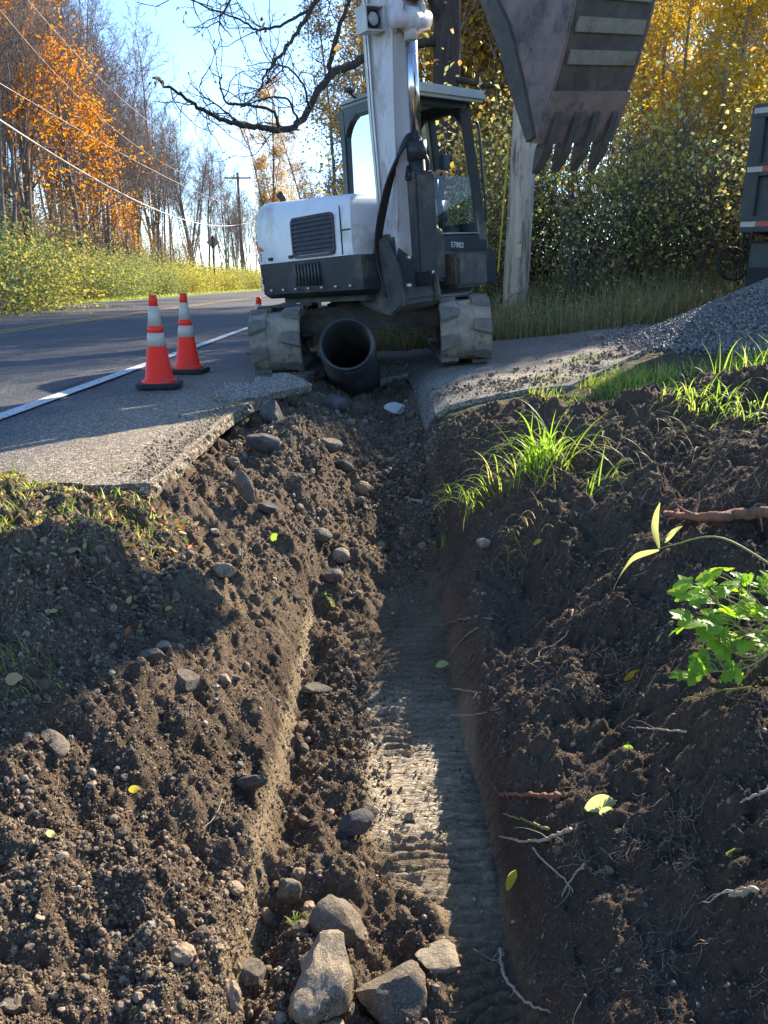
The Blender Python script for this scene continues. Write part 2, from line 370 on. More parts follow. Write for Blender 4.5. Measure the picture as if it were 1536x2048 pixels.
# ---------------------------------------------------------------- ground material
def ground_material():
    m, nt, out = newmat('ground_soil'); L = nt.links.new
    geo = N(nt, 'ShaderNodeNewGeometry'); at = N(nt, 'ShaderNodeAttribute', attribute_name='zone')
    sep = N(nt, 'ShaderNodeSeparateColor'); L(at.outputs['Color'], sep.inputs[0])
    pos = geo.outputs['Position']
    n1 = N(nt, 'ShaderNodeTexNoise', inp={'Scale': 2.3, 'Detail': 6.0, 'Roughness': 0.65}); L(pos, n1.inputs['Vector'])
    n2 = N(nt, 'ShaderNodeTexNoise', inp={'Scale': 70.0, 'Detail': 8.0, 'Roughness': 0.75}); L(pos, n2.inputs['Vector'])
    soil = ramp(nt, [(0.3, (0.088, 0.061, 0.040)), (0.52, (0.156, 0.112, 0.073)), (0.72, (0.237, 0.173, 0.110))], n1.outputs['Fac'])
    grit = ramp(nt, [(0.35, (0.45, 0.45, 0.46)), (0.55, (1, 1, 1)), (0.70, (1.5, 1.45, 1.4))], n2.outputs['Fac'])
    mul = N(nt, 'ShaderNodeMix', data_type='RGBA', blend_type='MULTIPLY', inp={0: 1.0}); L(soil.outputs[0], mul.inputs[6]); L(grit.outputs[0], mul.inputs[7])
    lit_clay = ramp(nt, [(0.3, (0.26, 0.185, 0.105)), (0.7, (0.46, 0.35, 0.205))], n2.outputs['Fac'])
    mx1 = N(nt, 'ShaderNodeMix', data_type='RGBA'); L(sep.outputs[1], mx1.inputs[0]); L(mul.outputs[2], mx1.inputs[6]); L(lit_clay.outputs[0], mx1.inputs[7])
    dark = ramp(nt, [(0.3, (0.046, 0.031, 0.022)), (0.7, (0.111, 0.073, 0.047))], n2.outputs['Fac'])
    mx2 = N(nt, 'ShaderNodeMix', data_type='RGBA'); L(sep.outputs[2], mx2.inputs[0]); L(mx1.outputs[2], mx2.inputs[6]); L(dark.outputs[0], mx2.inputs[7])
    n3 = N(nt, 'ShaderNodeTexNoise', inp={'Scale': 9.0, 'Detail': 10.0, 'Roughness': 0.8}); L(pos, n3.inputs['Vector'])
    litter = ramp(nt, [(0.32, (0.030, 0.032, 0.012)), (0.45, (0.06, 0.062, 0.022)), (0.55, (0.10, 0.085, 0.035)), (0.68, (0.18, 0.13, 0.06))], n3.outputs['Fac'])
    mx3 = N(nt, 'ShaderNodeMix', data_type='RGBA'); L(sep.outputs[0], mx3.inputs[0]); L(litter.outputs[0], mx3.inputs[6]); L(mx2.outputs[2], mx3.inputs[7])
    b = N(nt, 'ShaderNodeBsdfPrincipled', inp={'Roughness': 0.88, 'Specular IOR Level': 0.25}); L(mx3.outputs[2], b.inputs['Base Color'])
    rg = N(nt, 'ShaderNodeMapRange', inp={'From Min': 0.2, 'From Max': 0.9, 'To Min': 0.88, 'To Max': 0.40}); L(sep.outputs[1], rg.inputs[0]); L(rg.outputs[0], b.inputs['Roughness'])
    sg = N(nt, 'ShaderNodeMapRange', inp={'From Min': 0.2, 'From Max': 0.9, 'To Min': 0.25, 'To Max': 0.75}); L(sep.outputs[1], sg.inputs[0]); L(sg.outputs[0], b.inputs['Specular IOR Level'])
    n4 = N(nt, 'ShaderNodeTexNoise', inp={'Scale': 160.0, 'Detail': 6.0, 'Roughness': 0.7}); L(pos, n4.inputs['Vector'])
    b1 = N(nt, 'ShaderNodeBump', inp={'Strength': 1.0, 'Distance': 0.006}); L(n4.outputs['Fac'], b1.inputs['Height'])
    b2 = N(nt, 'ShaderNodeBump', inp={'Strength': 1.0, 'Distance': 0.012}); L(n2.outputs['Fac'], b2.inputs['Height']); L(b1.outputs[0], b2.inputs['Normal'])
    mpr = N(nt, 'ShaderNodeMapping'); mpr.inputs['Scale'].default_value = (5.0, 34.0, 5.0); L(pos, mpr.inputs[0])
    n6 = N(nt, 'ShaderNodeTexNoise', inp={'Scale': 1.6, 'Detail': 5.0, 'Roughness': 0.6, 'Distortion': 0.6}); L(mpr.outputs[0], n6.inputs['Vector'])
    r6 = ramp(nt, [(0.40, (0, 0, 0)), (0.50, (1, 1, 1))], n6.outputs['Fac']); m6 = N(nt, 'ShaderNodeMath', operation='MULTIPLY'); L(r6.outputs[0], m6.inputs[0]); L(sep.outputs[1], m6.inputs[1])
    b3 = N(nt, 'ShaderNodeBump', inp={'Strength': 1.0, 'Distance': 0.012}); L(m6.outputs[0], b3.inputs['Height']); L(b2.outputs[0], b3.inputs['Normal'])
    L(b3.outputs[0], b.inputs['Normal']); L(b.outputs[0], out.inputs[0])
    return m
xs = np.concatenate([-np.geomspace(900, 2.3, 60), np.arange(-2.2, 0.27, 0.0075), np.arange(0.272, 0.56, 0.0032), np.arange(0.565, 2.3, 0.0085), np.arange(2.3, 6.0, 0.12), np.geomspace(6.0, 900, 60)])
yn = [0.75]
while yn[-1] < 7.8: yn.append(yn[-1]+0.0034+0.0021*yn[-1])
ys = np.concatenate([-np.geomspace(300, 0.3, 30), [0.2, 0.5, 0.68], np.array(yn), np.arange(7.9, 14, 0.15), np.geomspace(14.2, 1200, 70)])
X, Y = np.meshgrid(xs, ys); Z = hfull(X, Y)
# under the road and the driveway the ground keeps below the pavement
Z = np.where((X < -1.1) & (Y > 3.12) & (X > -10.4), np.minimum(Z, -0.14), Z)
Z = np.where((X < -2.2) & (X > -10.4), np.minimum(Z, -0.14), Z)
YNX = np.interp(X, [-0.45, 0.24, 0.31, 0.9, 1.3, 1.9, 2.5, 4.5, 14], [7.6, 7.55, 5.42, 5.36, 5.40, 6.25, 7.2, 7.7, 8.0])
Z = np.where((X > -0.45) & (X < 13.5) & (Y > YNX+0.12) & (Y < 9.15), np.minimum(Z, base(X, Y)-0.03), Z)
nx, ny = len(xs), len(ys)
g = Geo(); ii = np.arange(ny-1)[:, None]*nx; jj = np.arange(nx-1)[None, :]
g.add(np.stack([X, Y, Z], -1).reshape(-1, 3), np.stack([ii+jj, ii+jj+1, ii+nx+jj+1, ii+nx+jj], -1).reshape(-1, 4))
ground = g.build('ground', ground_material()); tag(ground, kind='structure')
xf_, yf_ = X.ravel(), Y.ravel()
at = ground.data.color_attributes.new('zone', 'FLOAT_COLOR', 'POINT')
zm = soilmask(xf_, yf_)
cx_ = xf_-0.22*sstep(1.95, 1.5, yf_)-0.05*fbm(xf_*3, yf_*5, 9, 3)
lit_clay = sstep(-0.12, -0.02, cx_)*sstep(0.36, 0.28, xf_+0.03*vnoise(yf_*7, yf_*0, 80))*(0.30*sstep(4.0, 3.2, yf_)+0.70*sstep(3.0, 2.5, yf_+0.3*vnoise(xf_*4, yf_*4, 81)))*(0.25+0.75*sstep(1.3, 1.75, yf_+0.3*vnoise(xf_*5, yf_*5, 82)))*np.clip(0.8+0.9*fbm(xf_*6, yf_*6, 79, 3), 0.15, 1)+0.8*np.exp(-((xf_+0.335)/0.018)**2)*sstep(3.4, 3.1, yf_)  # pale clay colour also paints the sunlit patch, fading where shade falls
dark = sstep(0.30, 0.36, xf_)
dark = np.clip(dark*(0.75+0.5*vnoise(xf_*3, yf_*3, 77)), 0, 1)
colr = np.stack([zm, np.clip(lit_clay, 0, 1), dark, np.ones_like(zm)], -1)
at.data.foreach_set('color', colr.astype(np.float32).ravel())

# ---------------------------------------------------------------- road
def asphalt(name, c1, c2, speck, warm, dirt=None, dustx=None):
    m, nt, out = newmat(name); L = nt.links.new
    geo = N(nt, 'ShaderNodeNewGeometry'); pos = geo.outputs['Position']
    n1 = N(nt, 'ShaderNodeTexNoise', inp={'Scale': 0.9, 'Detail': 8.0, 'Roughness': 0.65}); L(pos, n1.inputs['Vector'])
    base_ = ramp(nt, [(0.35, c1), (0.65, c2)], n1.outputs['Fac'])
    v = N(nt, 'ShaderNodeTexVoronoi', inp={'Scale': 110.0}); L(pos, v.inputs['Vector'])
    sep = N(nt, 'ShaderNodeSeparateColor'); L(v.outputs['Color'], sep.inputs[0])
    r = ramp(nt, [(0.0, (0.4, 0.4, 0.4)), (0.45, (0.9, 0.9, 0.9)), (0.8, (1.4, 1.4, 1.4)), (0.95, (speck,)*3)], sep.outputs[0])
    mul = N(nt, 'ShaderNodeMix', data_type='RGBA', blend_type='MULTIPLY', inp={0: 1.0}); L(base_.outputs[0], mul.inputs[6]); L(r.outputs[0], mul.inputs[7])
    col = mul.outputs[2]
    if dustx:   # dusty gravelly shoulder: a zone of the pavement itself
        sx = N(nt, 'ShaderNodeSeparateXYZ'); L(pos, sx.inputs[0])
        wob = N(nt, 'ShaderNodeTexNoise', inp={'Scale': 1.4, 'Detail': 5.0}); L(pos, wob.inputs['Vector'])
        ma = N(nt, 'ShaderNodeMath', operation='MULTIPLY_ADD', inp={1: 1.2}); L(wob.outputs['Fac'], ma.inputs[0]); L(sx.outputs[0], ma.inputs[2])
        mr = N(nt, 'ShaderNodeMapRange', inp={'From Min': dustx[0]+0.6, 'From Max': dustx[1]+0.6}); L(ma.outputs[0], mr.inputs[0])
        my = N(nt, 'ShaderNodeMapRange', inp={'From Min': 9.0, 'From Max': 5.0}); L(sx.outputs[1], my.inputs[0])
        mm = N(nt, 'ShaderNodeMath', operation='MULTIPLY'); L(mr.outputs[0], mm.inputs[0]); L(my.outputs[0], mm.inputs[1])
        mw = N(nt, 'ShaderNodeMix', data_type='RGBA', blend_type='MULTIPLY', inp={0: 1.0}); L(r.outputs[0], mw.inputs[6]); mw.inputs[7].default_value = (*dirt, 1)
        mx = N(nt, 'ShaderNodeMix', data_type='RGBA'); L(mm.outputs[0], mx.inputs[0]); L(col, mx.inputs[6]); L(mw.outputs[2], mx.inputs[7]); col = mx.outputs[2]
    b = N(nt, 'ShaderNodeBsdfPrincipled', inp={'Roughness': 0.78, 'Specular IOR Level': 0.35}); L(col, b.inputs['Base Color'])
    bp = N(nt, 'ShaderNodeBump', inp={'Strength': 1.0, 'Distance': 0.005}); L(v.outputs['Distance'], bp.inputs['Height']); bp.invert = True
    n5 = N(nt, 'ShaderNodeTexNoise', inp={'Scale': 6.0, 'Detail': 8.0}); L(pos, n5.inputs['Vector'])
    b2 = N(nt, 'ShaderNodeBump', inp={'Strength': 0.6, 'Distance': 0.01}); L(n5.outputs['Fac'], b2.inputs['Height']); L(bp.outputs[0], b2.inputs['Normal'])
    L(b2.outputs[0], b.inputs['Normal']); L(b.outputs[0], out.inputs[0]); return m
M_road = asphalt('road_asphalt', (0.048, 0.050, 0.055), (0.075, 0.077, 0.082), 2.6, 0, dirt=(0.20, 0.165, 0.12), dustx=(-2.25, -1.45))
M_drive = asphalt('driveway_asphalt', (0.16, 0.145, 0.12), (0.24, 0.21, 0.17), 1.9, 0)
def road_x(y):   # centre line (double yellow) of the road
    return -6.1+0.0009*np.maximum(0, y-25)**2*0.9
def edge_r(y):
    y = np.asarray(y, float)
    e = np.interp(y, [0, 4.62, 4.9, 5.6, 6.4, 7.2, 7.45, 9.4, 11, 40], [-0.96, -0.96, -0.95, -0.86, -0.72, -0.60, -0.5, -0.5, -1.3, -1.3])
    return e+0.03*fbm(y*5, y*0+2.2, 71, 3)+0.012*vnoise(y*40, y*0, 72)
g = Geo()
def grid(geo, V, nu, nv):
    i = np.arange(nu-1)[:, None]*nv; j = np.arange(nv-1)[None, :]
    geo.add(V.reshape(-1, 3), np.stack([i+j, i+j+1, i+nv+j+1, i+nv+j], -1).reshape(-1, 4))
def slab(name, XX, YY, ZZ, th, m, parent=None):
    """pavement sheet with thickness: top, bottom and the broken rim"""
    nu, nv = XX.shape; g = Geo(); top = np.stack([XX, YY, ZZ], -1); bot = top.copy(); bot[..., 2] -= th
    i = np.arange(nu-1)[:, None]*nv; j = np.arange(nv-1)[None, :]
    qt = np.stack([i+j, i+j+1, i+nv+j+1, i+nv+j], -1).reshape(-1, 4)
    rim = np.concatenate([np.arange(nv), np.arange(1, nu)*nv+nv-1, (nu-1)*nv+np.arange(nv-2, -1, -1), np.arange(nu-2, 0, -1)*nv])
    g.add(top.reshape(-1, 3), qt)
    r2 = np.roll(rim, -1); T = top.reshape(-1, 3); n = len(rim); rows = 5
    V = []
    for k in range(rows):
        z = T[rim].copy(); z[:, 2] -= th*k/(rows-1)
        jit = 0.010*math.sin(math.pi*k/(rows-1))*(vnoise(z[:, 0]*30+k*7, z[:, 1]*30, 73)+0.5*vnoise(z[:, 0]*80, z[:, 1]*80+k*5, 74))
        z[:, 0] += jit*1.8; V.append(z)
    a = np.arange(n); b = np.roll(a, -1); Q = []
    for k in range(rows-1): Q.append(np.stack([k*n+a, (k+1)*n+a, (k+1)*n+b, k*n+b], -1))
    g.add(np.concatenate(V), np.concatenate(Q))
    return g.build(name, m, parent, smooth=False)
yy = np.concatenate([np.arange(0, 9.4, 0.018), np.geomspace(9.5, 320, 90)])
uu = np.linspace(0, 1, 60)**0.5
# near piece: shoulder, ends broken at y ~2.95; far piece continues
y0 = 3.06
yy1 = yy[yy >= y0]; U, VV = np.meshgrid(uu, yy1)
xr = edge_r(VV)+(road_x(VV)+6.1); xl = -2.5+(road_x(VV)+6.1)
XX = xl+(xr-xl)*U; YY = VV+np.where(VV < y0+0.05, 0.05*vnoise(XX*6, XX*0, 75)+0.015*vnoise(XX*30, XX*0, 76)-0.03*sstep(-1.4, -1.9, XX), 0)
ZZ = 0.012*fbm(XX*0.8, YY*0.8, 78, 2)*sstep(9, 6, YY)
road = slab('road', XX, YY, ZZ, 0.075, M_road); tag(road, kind='structure')
# carriageway
yb = np.concatenate([np.linspace(-30, 40, 30), np.geomspace(41, 320, 60)])
ub = np.linspace(-10.5, -2.499, 5)+6.1
U, VV = np.meshgrid(ub, yb); XX = road_x(VV)+U
g = Geo(); grid(g, np.stack([XX, VV, XX*0+0.0], -1), *XX.shape)
lane = g.build('carriageway', M_road, road, smooth=False)
def stripe(name, off, wd, m, y0=-20, y1=300, z=0.006):
    g = Geo(); yy = np.concatenate([np.arange(y0, 40, 0.5), np.geomspace(40, y1, 60)])
    x = road_x(yy)+6.1+off
    a = np.stack([x-wd/2, yy, yy*0+z], -1); b = np.stack([x+wd/2, yy, yy*0+z], -1); V = np.stack([a, b], 1); grid(g, V, len(yy), 2)
    return g.build(name, m, road, smooth=False)
M_wline = surf('white_road_paint', (0.62, 0.62, 0.60), (0.45, 0.45, 0.44), rough=0.7, scale=14, spots=(90, (0.12, 0.12, 0.12), 0.86))
M_yline = surf('yellow_road_paint', (0.52, 0.33, 0.10), (0.36, 0.24, 0.09), rough=0.7, scale=10, spots=(90, (0.10, 0.10, 0.10), 0.84))
stripe('edge_line', -2.33, 0.11, M_wline, y0=3.12, z=0.014)
stripe('edge_line', -9.9, 0.12, M_wline)
stripe('center_line', -6.0, 0.10, M_yline); stripe('center_line', -6.23, 0.10, M_yline)

# ---------------------------------------------------------------- driveway apron on the right
def dz(x, y): return base(x, y)
xd = np.concatenate([np.arange(-0.45, 2.9, 0.016), np.arange(2.95, 14, 0.15)])
yn_ = np.interp(xd, [-0.45, 0.24, 0.31, 0.9, 1.3, 1.9, 2.5, 4.5, 14], [7.6, 7.55, 5.42, 5.36, 5.40, 6.25, 7.2, 7.7, 8.0])+0.05*fbm(xd*4, xd*0, 81, 3)
tt = np.linspace(0, 1, 60)**1.2
T, XD = np.meshgrid(tt, xd); YN = np.repeat(yn_[:, None], len(tt), 1); YF = 9.3+0.08*vnoise(XD*2, XD*0, 82)
YD = YN+(YF-YN)*T; ZD = base(XD, YD)+0.045+0.018*fbm(XD*1.6, YD*1.6, 83, 3)
drive = slab('driveway', XD, YD, ZD, 0.07, M_drive); tag(drive, kind='structure')
# ================================================================ excavator
M_white = surf('white_panel_paint', (0.60, 0.585, 0.585), (0.66, 0.65, 0.65), rough=0.38, scale=3.5, c3=(0.47, 0.43, 0.38), coat=0.25, bump=0.0008, bscale=12)
M_boomw = surf('worn_white_paint', (0.52, 0.49, 0.49), (0.60, 0.57, 0.57), rough=0.45, scale=5, c3=(0.36, 0.32, 0.28), bump=0.001, bscale=20, stretch=(1, 1, 0.5))
M_black = surf('black_machine_paint', (0.022, 0.026, 0.030), (0.034, 0.038, 0.042), rough=0.42, scale=5, c3=(0.085, 0.075, 0.062), bump=0.0008, bscale=25)
M_dusty = surf('dusty_black_steel', (0.045, 0.048, 0.052), (0.085, 0.08, 0.072), rough=0.75, scale=6, c3=(0.13, 0.11, 0.085), bump=0.004, bscale=30)
M_rubber = surf('muddy_rubber', (0.17, 0.15, 0.12), (0.29, 0.25, 0.19), rough=0.85, scale=7, c3=(0.035, 0.036, 0.040), bump=0.006, bscale=35)
M_lug = surf('bare_rubber', (0.09, 0.087, 0.082), (0.17, 0.15, 0.12), rough=0.7, scale=9, c3=(0.15, 0.13, 0.10), bump=0.004, bscale=35)
M_chrome = surf('chrome_rod', (0.62, 0.62, 0.64), (0.45, 0.45, 0.47), rough=0.16, metal=1.0, scale=10)
M_hose = surf('black_hose', (0.02, 0.02, 0.022), rough=0.45)
M_grille = surf('grille_slats', (0.03, 0.033, 0.04), (0.05, 0.052, 0.06), rough=0.5, scale=14)
M_bucket = surf('bucket_steel', (0.155, 0.112, 0.098), (0.225, 0.165, 0.145), rough=0.72, metal=0.0, spec=0.2, scale=5, c3=(0.075, 0.07, 0.072), bump=0.006, bscale=24)
M_bback = surf('bucket_back_steel', (0.060, 0.055, 0.050), (0.10, 0.090, 0.078), rough=0.75, metal=0.0, spec=0.2, scale=7, c3=(0.13, 0.11, 0.09), bump=0.005, bscale=24)
M_wear = surf('worn_wear_plate', (0.24, 0.21, 0.165), (0.17, 0.155, 0.125), rough=0.6, scale=16, c3=(0.13, 0.11, 0.09), bump=0.004, bscale=40)
M_whitetext = surf('white_lettering', (0.75, 0.75, 0.75), rough=0.6)
M_darktext = surf('dark_lettering', (0.04, 0.04, 0.045), rough=0.6)
M_orange = surf('orange_decal', (0.62, 0.13, 0.05), rough=0.5)
M_roofp = surf('cab_roof_paint', (0.24, 0.29, 0.30), (0.30, 0.34, 0.34), rough=0.4, scale=8)
def glassmat():
    m, nt, out = newmat('window_glass'); L = nt.links.new
    t = N(nt, 'ShaderNodeBsdfTransparent'); t.inputs[0].default_value = (0.78, 0.90, 0.86, 1)
    gl = N(nt, 'ShaderNodeBsdfGlossy', inp={'Roughness': 0.02}); d = N(nt, 'ShaderNodeBsdfDiffuse'); d.inputs[0].default_value = (0.35, 0.42, 0.38, 1)
    f = N(nt, 'ShaderNodeFresnel', inp={'IOR': 1.5}); n = N(nt, 'ShaderNodeTexNoise', inp={'Scale': 5.0, 'Detail': 6.0}); tc = N(nt, 'ShaderNodeTexCoord'); L(tc.outputs['Object'], n.inputs['Vector'])
    r = ramp(nt, [(0.4, (0.03,)*3), (0.75, (0.16,)*3)], n.outputs['Fac'])
    m1 = N(nt, 'ShaderNodeMixShader'); L(r.outputs[0], m1.inputs[0]); L(t.outputs[0], m1.inputs[1]); L(d.outputs[0], m1.inputs[2])
    m2 = N(nt, 'ShaderNodeMixShader'); L(f.outputs[0], m2.inputs[0]); L(m1.outputs[0], m2.inputs[1]); L(gl.outputs[0], m2.inputs[2])
    L(m2.outputs[0], out.inputs[0]); return m
M_glass = glassmat()

EXL = Vector((-0.10, 8.35, 0.03)); ROLL = R(-3.8)
ex = empty('excavator', EXL, 'white and black tracked mini excavator straddling the end of the trench, bucket raised high', 'excavator', rot=(0, ROLL, 0))
RW = Matrix.Translation(EXL)@Matrix.Rotation(ROLL, 4, 'Y'); RWI = RW.inverted()
PHI = R(41)
HM = Matrix.Rotation(PHI, 4, 'Z')          # house: local -Y is the front after this turn (x = machine's own left)
# local house axes: hx = towards viewer's right (machine left), hy = backwards (front is -y)
def HB(c, s, bev=0.012, rot=None, seg=2):
    M = HM.copy()
    if rot is not None: M = HM@Matrix.Translation(Vector(c))@rot@Matrix.Translation(-Vector(c))
    return bbox(c, s, bev, M, seg)

# --- undercarriage (root frame, x across, y along)
for sx in (-1, 1):
    cx = 0.845*sx; y0, y1, h, rr = -1.42, 1.35, 0.56, 0.258
    tr = empty('track', (cx, 0, 0)); tr.parent = ex
    # belt outline in (y,z)
    prof = []
    for a in np.linspace(-90, 90, 14): prof.append((y1-rr+rr*math.cos(R(a)), rr+0.02+rr*math.sin(R(a))))
    for a in np.linspace(90, 270, 14): prof.append((y0+rr+rr*math.cos(R(a)), rr+0.02+rr*math.sin(R(a))))
    prof = np.array(prof); prof[:, 1] -= 0.012*np.cos((prof[:, 0])*2.0)*(prof[:, 1] > 0.4)
    # resample evenly
    d = np.r_[0, np.cumsum(np.linalg.norm(np.roll(prof, -1, 0)-prof, axis=1))]; per = d[-1]; pp = np.vstack([prof, prof[:1]])
    def at_(s): s = s % per; return np.array([np.interp(s, d, pp[:, 0]), np.interp(s, d, pp[:, 1])])
    g = Geo(); n = 150; W = 0.225
    sec = [(-W, 0), (-W+0.012, 0.012), (-W*0.36, 0.012), (-W*0.30, 0.0), (W*0.30, 0.0), (W*0.36, 0.012), (W-0.012, 0.012), (W, 0), (W, -0.045), (-W, -0.045)]
    V = []
    for i in range(n):
        s = i/n*per; p = at_(s); q = at_(s+0.01)-at_(s-0.01); t = q/np.linalg.norm(q); nn = np.array([t[1], -t[0]])
        V.append([(a, p[0]+nn[0]*b, p[1]+nn[1]*b) for a, b in sec])
    V = np.array(V); m_ = len(sec); i = np.arange(n)[:, None]*m_; j = np.arange(m_)[None, :]; i2 = ((np.arange(n)+1) % n)[:, None]*m_
    g.add(V.reshape(-1, 3), np.stack([i+j, i+(j+1) % m_, i2+(j+1) % m_, i2+j], -1).reshape(-1, 4))
    belt = g.build('rubber_belt', M_rubber, tr, smooth=False)
    # staggered lugs
    nl = 26
    rl = np.random.RandomState(5+sx)
    for side in (-1, 1):
        g = Geo()
        for i in range(nl):
            s = (i+(0.5 if side > 0 else 0))/nl*per; p = at_(s); q = at_(s+0.02)-at_(s-0.02); t = q/np.linalg.norm(q); nn = np.array([t[1], -t[0]])
            hl = per/nl*0.5*0.56; x0 = side*W*0.30; x1 = side*W*0.99; xm = side*W*0.66
            hh = 0.030; vs = []
            for (xx, off, hl2) in ((x0, 0.0, hl*0.75), (xm, 0.010, hl), (x1, 0.028, hl*1.05)):
                for (ds, dh) in ((-hl2, 0.0), (-hl2*0.8, hh), (hl2*0.8, hh), (hl2, 0.0)):
                    c = p+t*(ds+off)+nn*(dh+0.008); vs.append((xx, c[0], c[1]))
            q_ = []
            for a in range(2):
                for b in range(3): q_.append((a*4+b, a*4+b+1, a*4+4+b+1, a*4+4+b))
            q_ += [(0, 1, 2, 3), (8, 9, 10, 11)]
            g.add(vs, q_)
        g.build('tread', M_lug, belt, smooth=False)
    # wheels and frame
    fr = bmobj('track_frame', [bbox((0, -0.02, 0.27), (0.24, 2.15, 0.18), 0.03), bbox((0, -0.02, 0.38), (0.16, 1.5, 0.10), 0.03)], M_dusty, tr, True)
    for nm, yc, r_ in (('sprocket', y1-rr, 0.19), ('idler_wheel', y0+rr, 0.20)):
        g = Geo(); M = Matrix.Translation((0, yc, rr+0.02))@Matrix.Rotation(R(90), 4, 'Y')
        lathe(g, [(0.001, -0.13), (0.10, -0.13), (0.12, -0.09), (r_, -0.09), (r_, 0.09), (0.12, 0.09), (0.10, 0.13), (0.001, 0.13)], 28, M=M)
        g.build(nm, M_dusty, tr, smooth=False)
    for k in range(5):
        g = Geo(); M = Matrix.Translation((0, -0.82+k*0.40, 0.135))@Matrix.Rotation(R(90), 4, 'Y')
        lathe(g, [(0.001, -0.13), (0.085, -0.13), (0.085, -0.05), (0.06, -0.05), (0.06, 0.05), (0.085, 0.05), (0.085, 0.13), (0.001, 0.13)], 20, M=M)
        g.build('roller', M_dusty, tr, smooth=False)
uc = bmobj('carbody_frame', [bbox((0, -0.35, 0.38), (1.45, 0.34, 0.20), 0.03), bbox((0, 0.45, 0.38), (1.45, 0.34, 0.20), 0.03), bbox((0, 0.05, 0.43), (0.95, 1.15, 0.20), 0.04),
    bbox((0.48, -0.42, 0.49), (0.62, 0.16, 0.10), 0.02), bbox((-0.48, -0.42, 0.49), (0.62, 0.16, 0.10), 0.02)], M_dusty, ex, True)
g = Geo(); lathe(g, [(0.001, 0.52), (0.46, 0.52), (0.46, 0.565), (0.42, 0.565), (0.42, 0.62), (0.001, 0.62)], 40); g.build('slew_ring', M_dusty, ex)
# thin steel bars seen under the house, blade at the back
g = Geo(); cyl(g, (0.36, -0.98, 0.575), (0.92, -0.90, 0.59), 0.028, 14); g.build('hydraulic_tube', surf('grey_tube', (0.20, 0.20, 0.19), rough=0.4, metal=0.4), ex)
bmobj('step_plate', bbox((-0.80, -0.72, 0.59), (0.52, 0.30, 0.018), 0.005), M_dusty, ex, True)
bl = bmobj('dozer_blade', [bbox((0, 1.78, 0.28), (2.2, 0.05, 0.44), 0.015), bbox((0.35, 1.5, 0.26), (0.10, 0.6, 0.10), 0.02), bbox((-0.35, 1.5, 0.26), (0.10, 0.6, 0.10), 0.02)], M_dusty, ex, True)

# --- house
def planpts(r=1.20, x0=-0.98, x1=0.69, yf=-1.08, off=0.0):
    """plan outline of the upper body, anticlockwise; tail is an arc about the slew centre"""
    pts = [(x0+off, yf+off), (x1-off, yf+off)]
    a0 = math.degrees(math.asin(0.0)); rr = r-off
    ang0 = math.degrees(math.acos(min(1, (x1-off)/rr))); ang1 = 180-math.degrees(math.acos(min(1, -(x0+off)/rr)))
    for a in np.linspace(ang0, ang1, 26): pts.append((rr*math.cos(R(a)), rr*math.sin(R(a))))
    return pts
def loft(layers, name, m, bev=0.0, parent=ex, seg=3, smooth=True, M=HM):
    """stack outlines (pts, z): solid"""
    bm = bmesh.new(); rings = []
    for pts, z in layers: rings.append([bm.verts.new((x, y, z if not callable(z) else z(x, y))) for x, y in pts])
    n = len(rings[0])
    for a, b in zip(rings[:-1], rings[1:]):
        for i in range(n): bm.faces.new((a[i], a[(i+1) % n], b[(i+1) % n], b[i]))
    bm.faces.new(list(reversed(rings[0]))); bm.faces.new(rings[-1])
    if bev: bmesh.ops.bevel(bm, geom=[e for e in bm.edges if e.calc_face_angle(0) > 0.6], offset=bev, segments=seg, affect='EDGES', clamp_overlap=True)
    bm.transform(M); return bmobj(name, bm, m, parent, smooth, 40)
# black lower body; underside curves up towards the tail corner
def zb(x, y): return 0.66+0.08*float(sstep(0.5, 1.1, y))
lower = loft([(planpts(1.11, off=0.08), 0.655), (planpts(1.11, off=0.02), 0.70), (planpts(1.11), 0.985)], 'lower_body', M_black, 0.012)
loft([(planpts(1.05, off=0.16), 0.60), (planpts(1.05, off=0.16), 0.67)], 'turntable_plate', M_dusty)
# white engine cover: L-shape: right side strip and the tail behind the cab
def hoodpts(off=0.0):
    o = off; r = 1.11-o; pts = [(-0.985+o, -0.98+o), (-0.50-o, -0.98+o), (-0.50-o, 0.42+o), (0.69-o*0.5, 0.42+o), (0.69-o*0.5, 0.82-o)]
    ang0 = 48; ang1 = 180-math.degrees(math.acos(min(1, (0.985-o)/r)))
    for a in np.linspace(ang0+4, ang1, 30): pts.append((r*math.cos(R(a)), r*math.sin(R(a))))
    return pts
loft([(hoodpts(), 0.99), (hoodpts(0.004), lambda x, y: 1.33+0.05*y), (hoodpts(0.02), lambda x, y: 1.42+0.05*y), (hoodpts(0.055), lambda x, y: 1.49+0.05*y), (hoodpts(0.11), lambda x, y: 1.53+0.05*y), (hoodpts(0.18), lambda x, y: 1.542+0.05*y)], 'engine_cover', M_white, 0.0)
cover = bpy.data.objects['engine_cover']
seam = Geo()
def hp(x, y, z): return tuple(HM@Vector((x, y, z)))
# panel seams as thin dark inlays just proud of the cover
for (ya, za, yb_, zb_) in ((-0.84, 1.00, -0.84, 1.40), (-0.84, 1.20, -0.97, 1.20)):
    tube(seam, [hp(-0.987, ya, za), hp(-0.987, (ya+yb_)/2, (za+zb_)/2), hp(-0.987, yb_, zb_)], 0.006, 6)
seam.build('panel_seam', M_darktext, cover)
